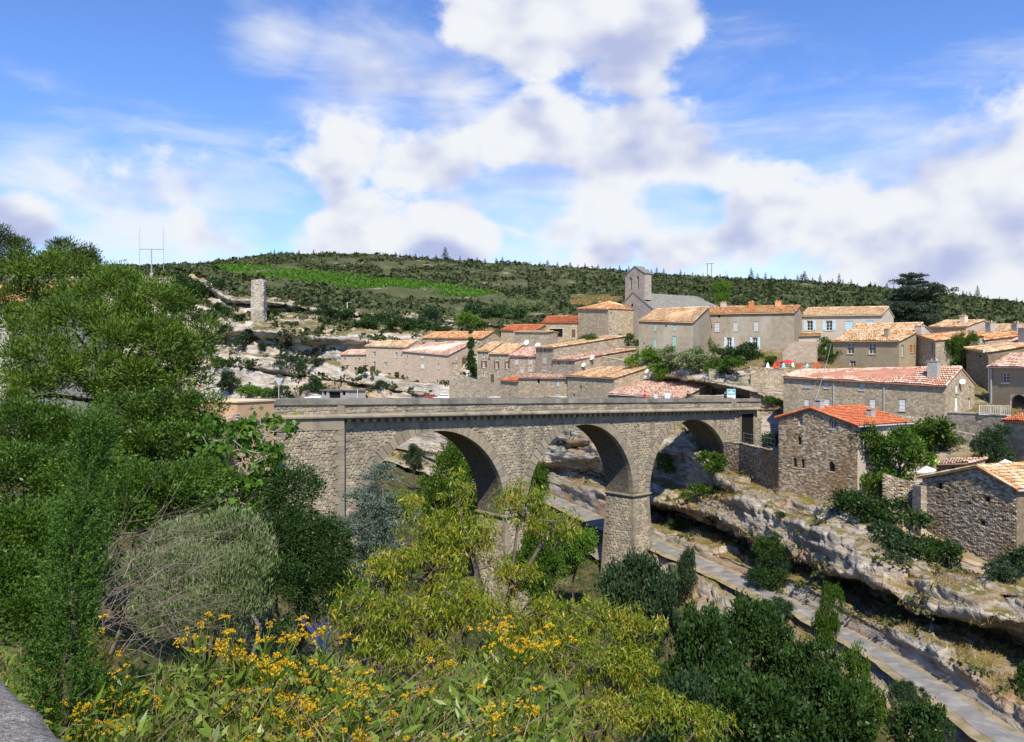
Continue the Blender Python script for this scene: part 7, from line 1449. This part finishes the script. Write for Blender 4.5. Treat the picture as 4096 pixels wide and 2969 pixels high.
def garden_parasol(label, pts, Y, col):
    root = thing('parasol', label, 'parasol', P(*pts)); p = np.array(root.location); m = MB(); m.tube([(0, 0, -1.6), (0, 0, .35)], .03, 6); m.build('pole', MATS['metal'], root); m = MB(); n = 8; V = [(0, 0, .42)] + [(.75 * math.cos(2 * math.pi * k / n), .75 * math.sin(2 * math.pi * k / n), .02 + .12 * math.cos(2 * math.pi * k / n)) for k in range(n)]; m.add(V, [[0, 1 + k, 1 + (k + 1) % n] for k in range(n)]); m.build('canopy', MATS[col], root)
plain('canvas_lime', (.45, .70, .12), .7); garden_parasol('white garden parasol below the pergola', (3705, 1885, 63.5), 63.5, 'canvas_white'); garden_parasol('lime and white sunshade beside the big garden tree', (3722, 1852, 66.5), 66.5, 'canvas_lime'); garden_parasol('white sunshade behind the silvery garden tree', (4020, 1858, 66), 66, 'canvas_white')
house('garden_shed', 'small shed with rough tile roof beside the garden tree', (3745, 67.5), (3872, 65), (1858, 1853), 1905, 2.2, (1840, 1838), frac=1.0, wall='render_ochre', roof='tile_pink', genoise=False, win=[('h', 3800, 1866, 3860, 1890)], cat='shed')
def railing(name, label, pts, h, gap, mat, bar=.02, rails=(0.05, .95), cat='railing'):
    T = [P(*p) for p in pts]; root = thing(name, label, cat, T[0]); o = T[0]
    for A, B_ in zip(T[:-1], T[1:]):
        L2 = np.linalg.norm(B_ - A); n = max(2, int(L2 / gap))
        for f in rails: m = MB(); m.tube([tuple(A - o + [0, 0, h * f]), tuple(B_ - o + [0, 0, h * f])], bar * 1.3, 6); m.build('rail', MATS[mat], root)
        for k in range(n + 1): q = A + (B_ - A) * k / n - o; m = MB(); m.tube([tuple(q), tuple(q + [0, 0, h])], bar * (1.5 if k % 6 == 0 else .7), 5); m.build('baluster', MATS[mat], root)
railing('railing', 'white metal railing on the wall before the arched house', [(3918, 1661, 76.4), (4040, 1664, 74)], .95, .16, 'dish')
railing('wire_fence', 'thin wire fence on the terrace beside the red roofed house', [(2975, 1778, 86.5), (3040, 1795, 81), (3100, 1810, 76.5)], 1.3, 2.2, 'metal', .015, (.3, .6, .95), 'fence')
# terrace beside the bridge head
def terrace():
    a = P(770, 1690, 51.5); b = P(950, 1690, 49.5); w = float(np.linalg.norm((b - a)[:2])); rz = math.atan2(b[1] - a[1], b[0] - a[0]); root = thing('terrace_building', 'orange rendered end of a small terrace building beside the bridge head', 'building', (a[0], a[1], a[2] - .2), rz); m = MB(); m.box(0, w, 0, 3, -3, 1.55); m.add([(w, -.9, -3), (w, 0, -3), (w, 0, 1.0), (w, -.9, .35)], [[0, 1, 2, 3]]); m.box(w - .25, w, -.9, -.003, -3, .45); m.build('wall', MATS['render_orange'], root); m = MB(); m.box(-.1, w + .08, -.1, 3.1, 1.55, 1.64); m.build('coping', MATS['tile_ochre'], root)
    a2, b2 = P(800, 1745, 48), P(1052, 1715, 51.2); root = wall_run('terrace_parapet', 'grey concrete terrace edge with white coping below the blue globe', [(800, 47.8, 1716, 1800), (930, 49.2, 1690, 1800), (1052, 51.3, 1672, 1800)], 'concrete', .9)
    g = P(1043, 1664, 51.4); root = thing('globe', 'shiny dark blue glass globe on the terrace edge', 'globe', g); m = MB(); m.lathe([(max(.002, .15 * math.sin(t)), .15 - .15 * math.cos(t)) for t in np.linspace(0, math.pi, 13)], 20, (0, 0, -.10)); m.build('sphere', MATS['globe_blue'], root, True)
    j = P(811, 1672, 50.2); root = thing('jar', 'blue and white banded jar on the terrace', 'jar', j); m = MB(); m.lathe([(.12, 0), (.18, .08), (.19, .2), (.13, .32), (.15, .36)], 16); m.build('body', MATS['paint_blue'], root, True); m = MB(); m.lathe([(.155, .36), (.17, .40), (.12, .44)], 16); m.build('rim', MATS['globe_blue'], root, True); m = MB(); m.lathe([(.192, .14), (.197, .17), (.192, .20)], 16); m.build('band', MATS['paint_white'], root, True)
    t = P(880, 1690, 49.6); root = thing('table', 'white garden table on the terrace', 'table', t); m = MB(); m.box(-.7, .7, -.4, .4, .0, .05); m.build('tabletop', MATS['paint_white'], root)
    for (x, y) in ((-.62, -.33), (.62, -.33), (-.62, .33), (.62, .33)): m = MB(); m.tube([(x, y, -.7), (x, y, 0)], .03, 6); m.build('leg', MATS['paint_white'], root)
plain('globe_blue', (.015, .025, .22), .08, spec=.8); terrace(); railing('railing', 'blue grey tube railing at the edge of the terrace', [(838, 1712, 48.2), (962, 1690, 49.6)], .55, .6, 'zinc', .02, (.35, .7, 1.0))
# near parapet under the camera, bottom left
def parapet():
    a, b = np.array(P(0, 2790, 3.04)), np.array(P(190, 2969, 2.68)); d = (b - a) / np.linalg.norm((b - a)[:2]); d[2] = 0; nn = np.array([-d[1], d[0], 0]); nn = nn if nn[1] < 0 else -nn; root = thing('parapet_wall', 'weathered concrete wall top in the bottom left corner', 'wall', a); V = []; Fc = []; prof = [(-.06, -1.6), (-.06, -.06), (-.04, 0.0), (.02, .03), (.30, .04), (.60, .03), (.66, -.03), (.66, -1.6)]; S = np.linspace(-3, 3, 61); n = len(prof)
    for s_ in S:
        for (q, z) in prof: e = np.array([d[0] * s_ + nn[0] * q, d[1] * s_ + nn[1] * q, z]); e = e + (vnoise((e * 6)[None], 3)[0] * .012 if z > -.5 else 0); V.append(e)
    for i in range(60):
        for k in range(n - 1): Fc.append([i * n + k, i * n + k + 1, (i + 1) * n + k + 1, (i + 1) * n + k])
    obj('wall', mesh_py('wall', V, Fc, MATS['near_concrete'], None, True), root)
surf('near_concrete', [(.08, .075, .07), (.22, .205, .185), (.34, .32, .29), (.50, .48, .44)], 38, .95, 1.0, 140, 8, streak=((.20, .185, .15), 4, .5), dist=.02); parapet()
# overhead cable from the ivy house to the red roofed house
def cable(label, p0, p1, sag, rad=.02):
    a, b = np.array(P(*p0)), np.array(P(*p1)); root = thing('cable', label, 'cable', b); m = MB(); m.tube([tuple(a + (b - a) * t - b + np.array([0, 0, -4 * sag * t * (1 - t)])) for t in np.linspace(0, 1, 13)], rad, 5); m.build('wire', MATS['zinc'], root)
cable('pale cable dropping from the ivy covered wall to the red roof', (3325, 1375, 106), (3247, 1638, 72.2), .5, .018)
